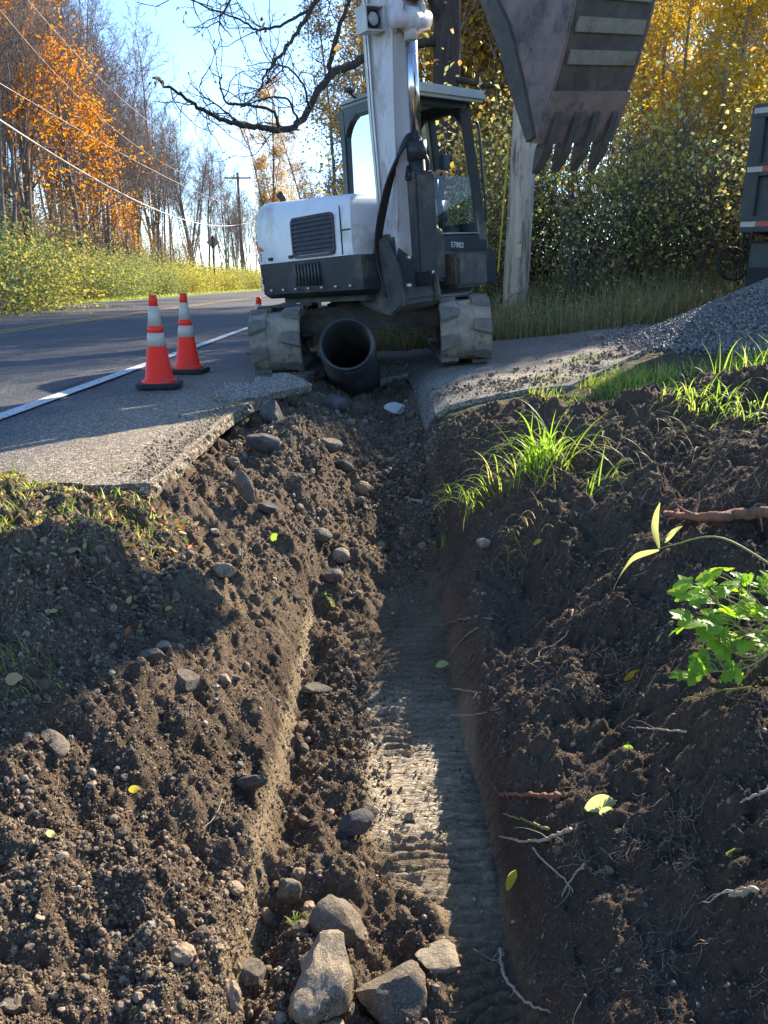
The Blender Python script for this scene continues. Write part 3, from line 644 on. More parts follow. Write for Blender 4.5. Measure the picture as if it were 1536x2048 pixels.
# grille on the right side panel
def rrect(w, h, r, n=5):
    pts = []
    for cx, cy, a0 in ((w/2-r, h/2-r, 0), (-w/2+r, h/2-r, 90), (-w/2+r, -h/2+r, 180), (w/2-r, -h/2+r, 270)):
        for k in range(n+1): a = R(a0+90*k/n); pts.append((cx+r*math.cos(a), cy+r*math.sin(a)))
    return pts
GM = HM@Matrix.Translation((-0.981, -0.42, 1.185))@Matrix.Rotation(R(90), 4, 'Z')@Matrix.Rotation(R(90), 4, 'X')
gf = Geo(); o = np.array(rrect(0.66, 0.36, 0.06)); i_ = np.array(rrect(0.61, 0.31, 0.045)); n = len(o)
V = np.vstack([np.c_[o, np.full(n, -0.004)], np.c_[o*0.995, np.full(n, -0.016)], np.c_[i_, np.full(n, -0.014)], np.c_[i_, np.full(n, 0.03)]])
a = np.arange(n); b = np.roll(a, -1); Q = np.concatenate([np.stack([k*n+a, (k+1)*n+a, (k+1)*n+b, k*n+b], -1) for k in range(3)])
gf.add(xf(V, GM), Q)
gr = gf.build('grille', M_black, ex, smooth=False)
gs = Geo(); 
gs.add(xf(np.c_[i_, np.full(n, -0.003)], GM), None, [(0, k, k+1) for k in range(1, n-1)])
for k in range(8):
    z = -0.135+k*0.0385
    box(gs, (0, 0, 0), (0.605, 0.027, 0.007), GM@Matrix.Translation((0, z, -0.010))@Matrix.Rotation(R(28), 4, 'X'))
gs.build('grille_slats', M_grille, gr, smooth=False)
# vertical louvres low on the black side
lv = Geo()
for k in range(8): box(lv, (0, 0, 0), (0.012, 0.022, 0.20), HM@Matrix.Translation((-0.982, -0.46+k*0.052, 0.86)))
lv.build('side_louvre', M_black, ex)
# muffler stub on the cover
g = Geo(); tube(g, [hp(-0.50, 0.70, 1.50), hp(-0.50, 0.70, 1.61), hp(-0.51, 0.70, 1.65), hp(-0.55, 0.70, 1.68)], [0.035, 0.035, 0.036, 0.036], 12); g.build('exhaust_pipe', M_black, ex)
# lettering on the tail corner
A1 = R(152)
def wrap_tail(a, rad, z):   # round the tail, then straight along the right side panel
    if a <= A1: return Vector((rad*math.cos(a), rad*math.sin(a), z))
    return Vector((-0.98-(rad-1.11), 1.11*math.sin(A1)-(a-A1)*1.11, z))
def text(body, size, M, m, name='lettering', parent=ex, ext=0.002, curve_r=None):
    c = bpy.data.curves.new(name, 'FONT'); c.body = body; c.size = size; c.extrude = ext; c.align_x = 'CENTER'; c.align_y = 'CENTER'; c.resolution_u = 4
    t = bpy.data.objects.new(name, c); COL.objects.link(t); dg = bpy.context.evaluated_depsgraph_get(); me = bpy.data.meshes.new_from_object(t.evaluated_get(dg))
    bpy.data.objects.remove(t); bpy.data.curves.remove(c)
    if curve_r:   # wrap around the tail: x runs along the arc, M gives centre angle and height (ang, z)
        ang, z, rot = M; Rr = curve_r
        for v in me.vertices:
            x, y = v.co.x, v.co.y
            if rot: x, y = -y, x
            a = ang+x/Rr; rad = Rr+0.003+v.co.z
            v.co = HM@wrap_tail(a, rad, z+y)
    else: me.transform(M)
    me.materials.clear(); me.materials.append(m); return link(name, me, parent)
text('E85', 0.19, (R(147.5), 0.79, False), M_whitetext, 'model_lettering', curve_r=1.112)
text('bobcat', 0.13, (R(141.5), 1.035, False), M_darktext, 'brand_lettering', curve_r=1.112)
g = Geo(); ar = []
for k in range(9):
    a = R(139+k*2.4); ar.append((a, 1.10+0.012*(k/8), 1.112+0.13*(1-k/8)**0.7))
V = []
for a, z0, z1 in ar: V += [tuple(HM@wrap_tail(a, 1.1155, z0)), tuple(HM@wrap_tail(a, 1.1155, z1))]
g.add(V, [(2*k, 2*k+1, 2*k+3, 2*k+2) for k in range(8)]); g.build('orange_emblem', M_orange, ex)
for k in range(3):
    g = Geo(); a = R(154); z0 = 1.075-k*0.028; g.add([tuple(HM@wrap_tail(a+da, 1.1155, z0+dz_)) for da, dz_ in ((0, 0), (0.018, 0), (0.018, 0.018), (0, 0.018))], [(0, 1, 2, 3)]); g.build('decal_mark', M_darktext, ex)

# --- cab: hx from -0.34 to 0.72, hy from -0.96 (front) to 0.36
CX0, CX1, CY0, CY1, CZ0, CZ1 = -0.27, 0.70, -0.96, -0.10, 0.98, 2.38
cabm = empty('cab', (0, 0, 0)); cabm.parent = ex
M_cab = surf('cab_black', (0.016, 0.024, 0.028), (0.028, 0.036, 0.040), rough=0.35, scale=6, coat=0.2)
def post(pts, w, name='cab_post'):
    g = Geo(); tube(g, [hp(*p) for p in pts], w, 4); return g
bms = []
def barbm(a, b, w, d):
    a = Vector(a); b = Vector(b); dd = b-a; L_ = dd.length
    M = HM@Matrix.Translation((a+b)/2)@dd.to_track_quat('Z', 'X').to_matrix().to_4x4()
    return bbox((0, 0, 0), (w, d, L_), 0.012, M)
T = 0.12   # posts lean in a little towards the roof
posts = [((CX1, CY0, CZ0), (CX1-T, CY0+0.10, CZ1-0.06)), ((CX0, CY0, CZ0), (CX0+0.02, CY0+0.10, CZ1-0.06)), ((CX0, CY1, CZ0), (CX0+0.02, CY1, CZ1-0.06)), ((CX1, CY1, CZ0), (CX1-T, CY1, CZ1-0.06)), ((CX1, CY0+0.52, CZ0), (CX1-T, CY0+0.56, CZ1-0.06))]
for k, (a, b) in enumerate(posts): bms.append(barbm(a, b, 0.085 if k else 0.10, 0.085))
bms += [barbm((CX0, CY0, CZ0+0.05), (CX1, CY0, CZ0+0.05), 0.10, 0.11), barbm((CX0, CY1, CZ0+0.06), (CX1, CY1, CZ0+0.06), 0.1, 0.13), barbm((CX0, CY0, CZ0+0.06), (CX0, CY1, CZ0+0.06), 0.13, 0.10), barbm((CX1, CY0, CZ0+0.06), (CX1, CY1, CZ0+0.06), 0.13, 0.10),
        barbm((CX0, CY0+0.10, CZ1-0.09), (CX1-T, CY0+0.10, CZ1-0.09), 0.07, 0.10), barbm((CX0, CY1, CZ1-0.09), (CX1-T, CY1, CZ1-0.09), 0.07, 0.22), barbm((CX0+0.02, CY0+0.10, CZ1-0.09), (CX0+0.02, CY1, CZ1-0.09), 0.10, 0.08), barbm((CX1-T, CY0+0.10, CZ1-0.09), (CX1-T, CY1, CZ1-0.09), 0.10, 0.08)]
# lower front apron and door panel
bms += [bbox(((CX0+CX1)/2, CY0+0.02, 1.04), (CX1-CX0, 0.05, 0.18), 0.01, HM), bbox((CX1-0.02, -0.30, 1.12), (0.05, 1.25, 0.26), 0.01, HM), bbox((CX0, -0.30, 1.18), (0.05, 1.25, 0.34), 0.01, HM), bbox(((CX0+CX1)/2, CY1, 1.35), (CX1-CX0, 0.05, 0.6), 0.01, HM)]
cf = bmobj('cab_frame', bms, M_cab, cabm, True)
# rounded window corners of the right side window (arched gusset)
def gusset(cx, cz, sx_, sz_, x, r=0.26, y_plane=True):
    bm = bmesh.new(); pts = [(0, 0)]
    for k in range(9):
        a = R(90*k/8); pts.append((r-r*math.sin(a)*1.0, r-r*math.cos(a))) if False else pts.append((r*(1-math.cos(a)), r*(1-math.sin(a))))
    vs0 = [bm.verts.new((x-0.02, cx+sx_*p[0], cz+sz_*p[1])) for p in pts]; vs1 = [bm.verts.new((x+0.02, cx+sx_*p[0], cz+sz_*p[1])) for p in pts]
    n = len(pts); bm.faces.new(vs0); bm.faces.new(list(reversed(vs1)))
    for i in range(n): bm.faces.new((vs0[i], vs0[(i+1) % n], vs1[(i+1) % n], vs1[i]))
    bm.transform(HM); return bm
for gb in [gusset(CY1-0.03, CZ1-0.12, -1, -1, CX0, 0.25), gusset(CY0+0.10, CZ1-0.12, 1, -1, CX0, 0.14), gusset(CY1-0.03, CZ0+0.14, -1, 1, CX0, 0.12), gusset(CY1-0.03, CZ1-0.12, -1, -1, CX1-T, 0.3), gusset(CY0+0.10, CZ1-0.12, 1, -1, CX1-T, 0.25)]: bmobj('window_corner', gb, M_cab, cabm, True)
# roof
rf = bmobj('cab_roof', [HB(((CX0+CX1)/2-0.01, (CY0+CY1)/2+0.03, CZ1-0.005), (CX1-CX0+0.02, CY1-CY0+0.06, 0.07), 0.03, seg=4)], M_roofp, cabm, True)
bmobj('roof_visor', [HB(((CX0+CX1)/2-0.01, CY0-0.03, CZ1-0.035), (CX1-CX0-0.04, 0.20, 0.10), 0.03, R and Matrix.Rotation(R(12), 4, 'X'))], M_roofp, cabm, True)
# glass
def pane(pts, name='window_glass'):
    g = Geo(); g.add([hp(*p) for p in pts], [(0, 1, 2, 3)]); return g.build(name, M_glass, cabm, smooth=False)
pane([(CX0+0.04, CY0+0.01, 1.14), (CX1-0.06, CY0+0.01, 1.14), (CX1-0.06, CY0+0.045, 1.66), (CX0+0.04, CY0+0.045, 1.66)], 'lower_windscreen')
pane([(CX0, CY0+0.1, 1.36), (CX0, CY1, 1.36), (CX0+0.02, CY1, 2.32), (CX0+0.02, CY0+0.12, 2.32)], 'side_window')
pane([(CX1, CY0+0.56, 1.26), (CX1, CY1, 1.26), (CX1-T, CY1, 2.32), (CX1-T, CY0+0.56, 2.32)], 'side_window')
pane([(CX0+0.04, CY1, 1.65), (CX1-0.04, CY1, 1.65), (CX1-0.04, CY1, 2.30), (CX0+0.04, CY1, 2.30)], 'rear_window')
g = Geo(); 
for a, b in (((CX0+0.04, CY0, 1.145), (CX1-0.06, CY0, 1.145)), ((CX1-0.065, CY0, 1.145), (CX1-0.065, CY0+0.04, 1.66)), ((CX0+0.05, CY0, 1.145), (CX0+0.05, CY0+0.04, 1.66))): tube(g, [hp(*a), hp(*b)], 0.008, 6)
g.build('windscreen_trim', surf('pale_rubber_trim', (0.35, 0.42, 0.38), rough=0.5), cabm)
# grab rail at the door post, wiper, mirror, joystick box, seat
g = Geo(); tube(g, curvepts([hp(CX1+0.03, CY0+0.03, 1.25), hp(CX1+0.085, CY0+0.03, 1.30), hp(CX1+0.075, CY0+0.06, 1.80), hp(CX1+0.06, CY0+0.08, 2.12), hp(CX1, CY0+0.09, 2.16)], 30), 0.013, 10); g.build('grab_rail', M_cab, cabm)
g = Geo(); tube(g, [hp(-0.05, CY0-0.03, 1.24), hp(-0.12, CY0-0.02, 1.62)], 0.006, 6); tube(g, [hp(0.03, CY0-0.03, 1.24), hp(-0.04, CY0-0.02, 1.62)], 0.006, 6); g.build('wiper', surf('wiper_arm', (0.4, 0.42, 0.42), rough=0.4), cabm)
st = bmobj('driver_seat', [HB((0.19, -0.24, 1.36), (0.48, 0.46, 0.14), 0.05, seg=3), HB((0.19, -0.02, 1.72), (0.46, 0.10, 0.60), 0.05, seg=3), HB((0.19, -0.2, 1.16), (0.36, 0.4, 0.3), 0.02)], surf('seat_fabric', (0.02, 0.02, 0.022), rough=0.9), cabm, True)
bmobj('monitor', [HB((0.50, CY0+0.30, 1.82), (0.12, 0.06, 0.14), 0.01)], M_cab, cabm, True)
for sx in (-1, 1):
    g = Geo(); tube(g, [hp(0.19+sx*0.30, CY0+0.42, 1.45), hp(0.19+sx*0.30, CY0+0.40, 1.68)], 0.014, 8); bx_ = 0.19+sx*0.30
    box(g, (0, 0, 0), (0.13, 0.42, 0.20), HM@Matrix.Translation((bx_, CY0+0.55, 1.38))); g.build('control_lever', M_cab, cabm)
text('E7802', 0.07, HM@Matrix.Translation((0.27, CY0-0.0570, 1.035))@Matrix.Rotation(R(90), 4, 'X')@Matrix.Rotation(R(-4), 4, 'Z'), M_whitetext, 'chalk_lettering', ext=0.001)
# front block under the cab
bmobj('front_panel', [HB((0.28, -1.06, 0.815), (0.86, 0.14, 0.32), 0.02)], M_black, ex, True)
bmobj('sticker', [HB((0.33, -1.133, 0.77), (0.085, 0.004, 0.065), 0)], surf('worn_sticker', (0.55, 0.50, 0.48), (0.35, 0.32, 0.32), rough=0.6, scale=30), ex)
g = Geo(); tube(g, [hp(-0.02, -1.15, 0.88), hp(0.10, -1.15, 0.88), hp(0.12, -1.15, 0.85), hp(0.12, -1.15, 0.69)], 0.009, 8); tube(g, [hp(0.09, -1.15, 0.935), hp(0.10, -1.15, 0.88)], 0.008, 8); g.build('grease_pipe', surf('bright_pipe', (0.6, 0.58, 0.5), rough=0.35, metal=0.6), ex)
# beacon-like mirror on the left of the roof
g = Geo(); tube(g, [hp(CX0+0.02, -0.30, 2.38), hp(CX0-0.10, -0.34, 2.425)], 0.012, 8); lathe(g, [(0.001, -0.012), (0.05, -0.01), (0.045, 0.02), (0.001, 0.025)], 16, M=HM@Matrix.Translation((CX0-0.12, -0.36, 2.43))); g.build('roof_mirror', M_cab, cabm)

# --- boom, arm and bucket: one plane, built in world space then brought into the machine's frame
F0 = Vector((0.15, 7.12, 0.98)); Mid = P(764, 0, 6.98); Bk = P(1120, 70, 5.35)
eu = (Mid-F0).normalized(); nn = (Mid-F0).cross(Bk-F0).normalized(); ef = nn.cross(eu).normalized()
if ef.dot(Bk-F0) < 0: ef = -ef
el = ef.cross(eu).normalized()
if el.x < 0: el = -el          # lateral, towards the viewer's right
BM = RWI@Matrix(((ef.x, eu.x, el.x, F0.x), (ef.y, eu.y, el.y, F0.y), (ef.z, eu.z, el.z, F0.z), (0, 0, 0, 1)))   # x = forward, y = up, z = lateral
b = Bk-F0; Bf, Bu = b.dot(ef), b.dot(eu)
def sideprism(poly, w, name, m, parent=ex, bev=0.012, z=0.0, smooth=True):
    return bmobj(name, prism(poly, z-w/2, z+w/2, BM, bev, 3), m, parent, smooth)
cen = curvepts([(-0.02, -0.05, 0), (0.02, 0.6, 0), (0.04, 1.3, 0), (0.12, 2.0, 0), (0.45, 2.75, 0), (1.05, 3.15, 0), (1.75, 3.35, 0)], 40)[:, :2]
hw = np.interp(np.linspace(0, 1, 40), [0, 0.08, 0.35, 0.55, 0.8, 1], [0.12, 0.16, 0.21, 0.25, 0.18, 0.11])
tg = np.gradient(cen, axis=0); tg /= np.linalg.norm(tg, axis=1)[:, None]; no = np.c_[tg[:, 1], -tg[:, 0]]
A = cen+no*hw[:, None]; B = cen-no*hw[:, None]
boom = sideprism([tuple(p) for p in A]+[tuple(p) for p in B[::-1]], 0.225, 'boom', M_boomw, bev=0.008)
# flange edges of the boom plates
for s in (-1, 1):
    g = Geo(); tube(g, [tuple(BM@Vector((p[0], p[1], s*0.114))) for p in A[3:]], 0.006, 6); g.build('weld_bead', M_boomw, boom)
g = Geo(); cyl(g, tuple(BM@Vector((0, 0, -0.19))), tuple(BM@Vector((0, 0, 0.19))), 0.055, 20); g.build('foot_pin', M_dusty, ex)
# boom cylinder in front of the boom
c0 = Vector((0.32, -0.22, 0.005)); c1 = Vector((0.36, 1.74, 0.005)); cd = (c1-c0).normalized()
g = Geo(); cyl(g, tuple(BM@c0), tuple(BM@(c0+cd*1.02)), 0.072, 24); cyl(g, tuple(BM@(c0+cd*0.98)), tuple(BM@(c0+cd*1.12)), 0.082, 24); bc = g.build('boom_cylinder', M_black, ex)
g = Geo(); cyl(g, tuple(BM@(c0+cd*1.1)), tuple(BM@(c1-cd*0.03)), 0.046, 24); g.build('cylinder_rod', M_chrome, bc)
g = Geo(); cyl(g, tuple(BM@(c1+Vector((0, 0, -0.17)))), tuple(BM@(c1+Vector((0, 0, 0.17)))), 0.062, 24); cyl(g, tuple(BM@(c1+Vector((0, 0, -0.055)))), tuple(BM@(c1+Vector((0, 0, 0.055)))), 0.085, 24); cyl(g, tuple(BM@(c1-cd*0.14)), tuple(BM@(c1)), 0.05, 20); g.build('rod_eye', M_boomw, bc)
sideprism([(0.22, 1.62), (0.30, 1.66), (0.42, 1.72), (0.43, 1.84), (0.34, 1.90), (0.15, 2.0), (0.12, 1.5)], 0.03, 'pin_bracket', M_boomw, boom, z=-0.10)
sideprism([(0.22, 1.62), (0.30, 1.66), (0.42, 1.72), (0.43, 1.84), (0.34, 1.90), (0.15, 2.0), (0.12, 1.5)], 0.03, 'pin_bracket', M_boomw, boom, z=0.10)
sideprism([(0.30, 1.88), (0.40, 1.86), (0.44, 1.90), (0.42, 1.98), (0.28, 2.0)], 0.12, 'rod_guard', M_dusty, boom, z=0.03)
# cylinder guard plate
bmobj('cylinder_guard', [prism([(0.30, -0.10), (0.42, -0.10), (0.44, 0.66), (0.40, 0.685), (0.30, 0.64)], -0.09, 0.10, BM, 0.012)], M_black, ex, True)
# work lights in square housings each side of the boom
for s, u in ((-1, 1.78), (1, 1.80)):
    M = BM@Matrix.Translation((0.12, u, s*0.195))@Matrix.Rotation(R(90), 4, 'Y')
    # open box facing forward (+x of BM => local z)
    g = Geo(); hw_ = 0.082; dp = 0.075
    for (cx, cy, sx_, sy_) in ((0, hw_, 2*hw_+0.012, 0.012), (0, -hw_, 2*hw_+0.012, 0.012), (hw_, 0, 0.012, 2*hw_-0.012), (-hw_, 0, 0.012, 2*hw_-0.012)): box(g, (cx, cy, 0), (sx_, sy_, 2*dp), M)
    box(g, (0, 0, -dp+0.01), (2*hw_-0.014, 2*hw_-0.014, 0.012), M)
    wl = g.build('work_light', M_white, ex, smooth=False)
    g = Geo(); lathe(g, [(0.001, -0.045), (0.03, -0.04), (0.058, 0.03), (0.058, 0.045), (0.048, 0.045)], 28, M=M); g.build('light_ring', M_hose, wl)
    g = Geo(); lathe(g, [(0.048, 0.040), (0.03, 0.052), (0.0001, 0.056)], 24, M=M); g.build('light_lens', surf('lamp_lens', (0.55, 0.56, 0.55), (0.35, 0.36, 0.36), rough=0.12, scale=30), wl)
    g = Geo(); box(g, (0, 0, 0), (0.10, 0.05, 0.04), M@Matrix.Translation((0, 0, -0.09))); g.build('light_bracket', M_white, wl)
# hoses looping over the boom foot
def bp_(f, u, l): return tuple(BM@Vector((f, u, l)))
for k in range(5):
    o = 0.022*k
    g = Geo(); tube(g, curvepts([bp_(0.05-o*0.3, -0.30, -0.21+o*0.3), bp_(-0.02, 0.1, -0.24+o*0.5), bp_(0.16, 0.55+o, -0.22+o), bp_(0.30, 0.83+o, -0.12+o*0.5), bp_(0.34+o*0.3, 0.88+o*0.6, -0.02), bp_(0.40, 0.74+o*0.6, 0.07-o*0.4), bp_(0.38, 0.50, 0.02+o*0.5), bp_(0.36, 0.28, -0.01+o*0.3)], 50), 0.0125, 8); g.build('hydraulic_hose', M_hose, ex)
g = Geo(); tube(g, curvepts([bp_(0.33, 0.72, -0.08), bp_(0.36, 0.62, -0.12), bp_(0.38, 0.70, -0.03), bp_(0.38, 0.80, 0.01)], 20), 0.014, 8); g.build('hydraulic_hose', M_hose, ex)
# hard lines up the left edge of the boom
for k in range(2):
    g = Geo(); tube(g, [bp_(p[0]-0.15*h_/0.2+0.02+0.04*k, p[1], -0.13) for p, h_ in zip(cen[4:26], hw[4:26])], 0.010, 8); g.build('hydraulic_line', surf('steel_line', (0.55, 0.55, 0.55), rough=0.35, metal=0.5), boom)
# swing bracket: heavy casting at the boom foot
sideprism([(-0.28, -0.42), (0.10, -0.46), (0.30, -0.36), (0.24, -0.05), (0.10, 0.16), (0.02, 0.20), (-0.10, 0.12), (-0.24, -0.10)], 0.055, 'swing_bracket', M_dusty, z=-0.185, bev=0.015)
sideprism([(-0.28, -0.42), (0.10, -0.46), (0.30, -0.36), (0.24, -0.05), (0.10, 0.14), (-0.10, 0.12), (-0.24, -0.10)], 0.055, 'swing_bracket', M_dusty, z=0.185, bev=0.015)
sideprism([(-0.45, -0.40), (0.18, -0.43), (0.28, -0.34), (0.18, -0.18), (-0.2, -0.14), (-0.45, -0.16)], 0.42, 'swing_post', M_dusty, bev=0.03)
bmobj('swing_mount', [bbox((0.10, -1.12, 0.80), (0.42, 0.50, 0.30), 0.03, HM@Matrix.Rotation(0, 4, 'Z')), bbox((-0.42, -1.10, 0.93), (0.62, 0.30, 0.42), 0.03, HM), bbox((-0.30, -1.05, 1.22), (0.34, 0.22, 0.40), 0.05, HM)], M_dusty, ex, True)
M_bolt = surf('bright_bolt', (0.6, 0.58, 0.52), rough=0.3, metal=0.7)
for (f, u, l) in ((0.26, 0.02, -0.10), (0.28, -0.12, 0.1), (0.25, 0.10, 0.12), (0.30, -0.2, -0.15)): g = Geo(); cyl(g, bp_(f, u, l), bp_(f+0.05, u, l), 0.018, 6); g.build('bolt', M_bolt, ex)
# arm from the boom tip down to the bucket
tip = cen[-1]; kp = np.array([Bf-0.40, Bu+0.60])      # bucket pin
ad = (kp-tip); aL = np.linalg.norm(ad); ad = ad/aL; an = np.array([ad[1], -ad[0]])
if an[0] < 0: an = -an
def ap(a, o): return tuple(tip+ad*a+an*o)
arm = sideprism([ap(-0.42, 0.10), ap(-0.40, 0.24), ap(0.0, 0.22), ap(0.25, 0.17), ap(aL-0.1, 0.09), ap(aL+0.07, 0.05), ap(aL+0.07, -0.06), ap(aL-0.1, -0.09), ap(0.2, -0.15), ap(0, -0.13), ap(-0.2, -0.05)], 0.20, 'arm', M_boomw)
g = Geo(); a0 = BM@Vector((*(cen[22]-no[22]*0.28), 0)); a1 = BM@Vector((*ap(-0.34, 0.17), 0)); mid_ = a0.lerp(a1, 0.6); cyl(g, tuple(a0), tuple(mid_), 0.055, 18); ac = g.build('arm_cylinder', M_black, ex)
g = Geo(); cyl(g, tuple(mid_), tuple(a1), 0.03, 18); g.build('cylinder_rod', M_chrome, ac)
b0 = BM@Vector((*ap(0.05, 0.30), 0)); b1v = Vector((*ap(aL-0.20, 0.30), 0)); b1 = BM@b1v; mid_ = b0.lerp(b1, 0.62)
g = Geo(); cyl(g, tuple(b0), tuple(mid_), 0.05, 18); bc2 = g.build('bucket_cylinder', M_black, ex)
g = Geo(); cyl(g, tuple(mid_), tuple(b1), 0.028, 18); g.build('cylinder_rod', M_chrome, bc2)
# bucket in its own frame: pin at the origin, p = forward, q = up
BR = 0.0
def bq(p, q): p, q = p*1.15, q*1.15; c, s = math.cos(R(BR)), math.sin(R(BR)); return (kp[0]+p*c-q*s, kp[1]+p*s+q*c)
back = [bq(*p) for p in curvepts([(0.10, 0.26, 0), (0.30, 0.30, 0), (0.52, 0.24, 0), (0.70, 0.08, 0), (0.775, -0.16, 0), (0.745, -0.42, 0), (0.66, -0.66, 0), (0.55, -0.88, 0), (0.455, -1.05, 0)], 30)[:, :2]]
lip = back[-1]
side = back+[bq(0.405, -1.04), bq(0.30, -0.80), bq(0.20, -0.55), bq(0.08, -0.34), bq(-0.02, -0.20), bq(-0.07, 0.0), bq(-0.02, 0.13)]
BW = 0.31
bucket = empty('bucket', (0, 0, 0)); bucket.parent = ex
for s in (-1, 1):
    sp = bmobj('side_plate', prism(side, s*BW-0.012, s*BW+0.012, BM, 0.003), M_bucket, bucket, True)
    # rib and cutting edge welded on the side plate
    bmobj('side_cutter', prism([bq(0.46, -1.02), bq(0.40, -1.04), bq(0.29, -0.80), bq(0.19, -0.55), bq(0.07, -0.34), bq(0.02, -0.24), bq(0.14, -0.26), bq(0.28, -0.46), bq(0.38, -0.74)], s*(BW+0.022)-0.012, s*(BW+0.022)+0.012, BM, 0.004), M_bback, sp, True)
    bmobj('side_rib', prism([bq(0.38, 0.12), bq(0.43, 0.12), bq(0.40, -0.18), bq(0.35, -0.18)], s*(BW+0.018)-0.008, s*(BW+0.018)+0.008, BM, 0.004), M_bucket, sp, True)
# back shell with thickness
bk = np.array(back); tt_ = np.gradient(bk, axis=0); tt_ /= np.linalg.norm(tt_, axis=1)[:, None]; bn = np.c_[-tt_[:, 1], tt_[:, 0]]
if bn[15, 0] < 0: bn = -bn
shell = bmobj('back_shell', prism([tuple(p) for p in bk]+[tuple(p) for p in (bk-bn*0.016)[::-1]], -BW+0.013, BW-0.013, BM, 0.0), M_bback, bucket, True)
def bandpoly(s0, s1, th, o=0.0):
    L_ = np.r_[0, np.cumsum(np.linalg.norm(np.diff(bk, axis=0), axis=1))]
    ss = np.linspace(s0, s1, 8); q = np.stack([np.interp(ss, L_, bk[:, i]) for i in (0, 1)], 1); m_ = np.stack([np.interp(ss, L_, bn[:, i]) for i in (0, 1)], 1)
    return [tuple(p) for p in q+m_*(o+th)]+[tuple(p) for p in (q+m_*o)[::-1]]
Ltot = float(np.sum(np.linalg.norm(np.diff(bk, axis=0), axis=1)))
for k in range(5):
    s0 = Ltot-0.44-k*0.16; bmobj('wear_strip', prism(bandpoly(s0-0.075, s0, 0.014), -BW+0.035, BW-0.035, BM, 0.003), M_wear, bucket, True)
bmobj('cutting_lip', prism(bandpoly(Ltot-0.30, Ltot, 0.020), -BW-0.012, BW+0.012, BM, 0.004), M_bucket, bucket, True)
# ears
for s in (-1, 1): bmobj('bucket_ear', prism([bq(-0.09, 0.02), bq(-0.08, -0.07), bq(0.02, -0.08), bq(0.14, 0.10), bq(0.38, 0.34), bq(0.34, 0.42), bq(0.24, 0.44), bq(0.05, 0.30), bq(-0.07, 0.10)], s*0.14-0.015, s*0.14+0.015, BM, 0.006), M_bucket, bucket, True)
# teeth: adapter hugging the lip, tapered point with shank
ld = np.array(back[-1])-np.array(back[-3]); ld /= np.linalg.norm(ld); lnv = bn[-1]
def lp(a, o): return tuple(np.array(lip)+ld*a+lnv*o)
for k in range(4):
    zc = -BW+0.07+k*(2*BW-0.14)/3
    bm1 = prism([lp(-0.20, 0.022), lp(-0.15, 0.036), lp(0.01, 0.044), lp(0.05, 0.036), lp(0.06, -0.035), lp(0.0, -0.045), lp(-0.02, -0.02), lp(-0.02, 0.0)], zc-0.035, zc+0.035, BM, 0.01)
    ad_ = bmobj('tooth', bm1, M_bback, bucket, True)
    bm = bmesh.new(); r0 = []; r1 = []
    for (a, o, w) in ((0.03, 0.062, 0.043), (0.03, -0.045, 0.043)): r0 += [(a, o, -w), (a, o, w)]
    rows = [(0.02, 0.046, -0.038, 0.040), (0.08, 0.040, -0.032, 0.038), (0.14, 0.022, -0.018, 0.035), (0.19, 0.006, -0.006, 0.030)]
    rg = []
    for a, o1, o2, w in rows:
        ring = []
        for (o, z) in ((o1, -w), (o1, w), (o2, w), (o2, -w)): x_, y_ = lp(a, o); ring.append(bm.verts.new((x_, y_, zc+z)))
        rg.append(ring)
    for p_, q_ in zip(rg[:-1], rg[1:]):
        for i in range(4): bm.faces.new((p_[i], p_[(i+1) % 4], q_[(i+1) % 4], q_[i]))
    bm.faces.new(rg[0][::-1]); bm.faces.new(rg[-1]); bmesh.ops.recalc_face_normals(bm, faces=bm.faces)
    bmesh.ops.bevel(bm, geom=list(bm.edges), offset=0.005, segments=2, affect='EDGES', clamp_overlap=True)
    bm.transform(BM); bmobj('tooth_point', bm, M_bback, ad_, True)
# linkage between arm, cylinder and bucket
lk = Vector((*bq(0.27, 0.38), 0))
for s in (-1, 1):
    z = s*0.17
    bmobj('bucket_link', [bx for bx in [prism([tuple(np.array(b1v[:2])+np.array((-0.05, 0.0))), tuple(np.array(b1v[:2])+np.array((0.05, 0.02))), (lk.x+0.05, lk.y), (lk.x-0.045, lk.y-0.03)], z-0.012, z+0.012, BM, 0.004)]], M_bucket, ex, True)
    bmobj('rocker_link', [prism([tuple(np.array(b1v[:2])+np.array((0.05, 0.05))), tuple(np.array(b1v[:2])+np.array((0.03, -0.06))), ap(aL-0.34, 0.02), ap(aL-0.42, -0.03)], z*0.75-0.012, z*0.75+0.012, BM, 0.004)], M_bucket, ex, True)
for (p_, w) in ((Vector((*kp, 0)), 0.18), (lk, 0.19), (b1v, 0.19)):
    g = Geo(); cyl(g, bp_(p_.x, p_.y, -w), bp_(p_.x, p_.y, w), 0.04, 18); g.build('linkage_pin', M_dusty, ex)
for k in range(3):
    g = Geo(); tube(g, curvepts([bp_(*ap(0.1, 0.12), 0.12+0.02*k), bp_(*ap(0.6, 0.22), 0.14), bp_(*ap(aL*0.75, 0.14), 0.12)], 14), 0.012, 6); g.build('hydraulic_hose', M_hose, ex)

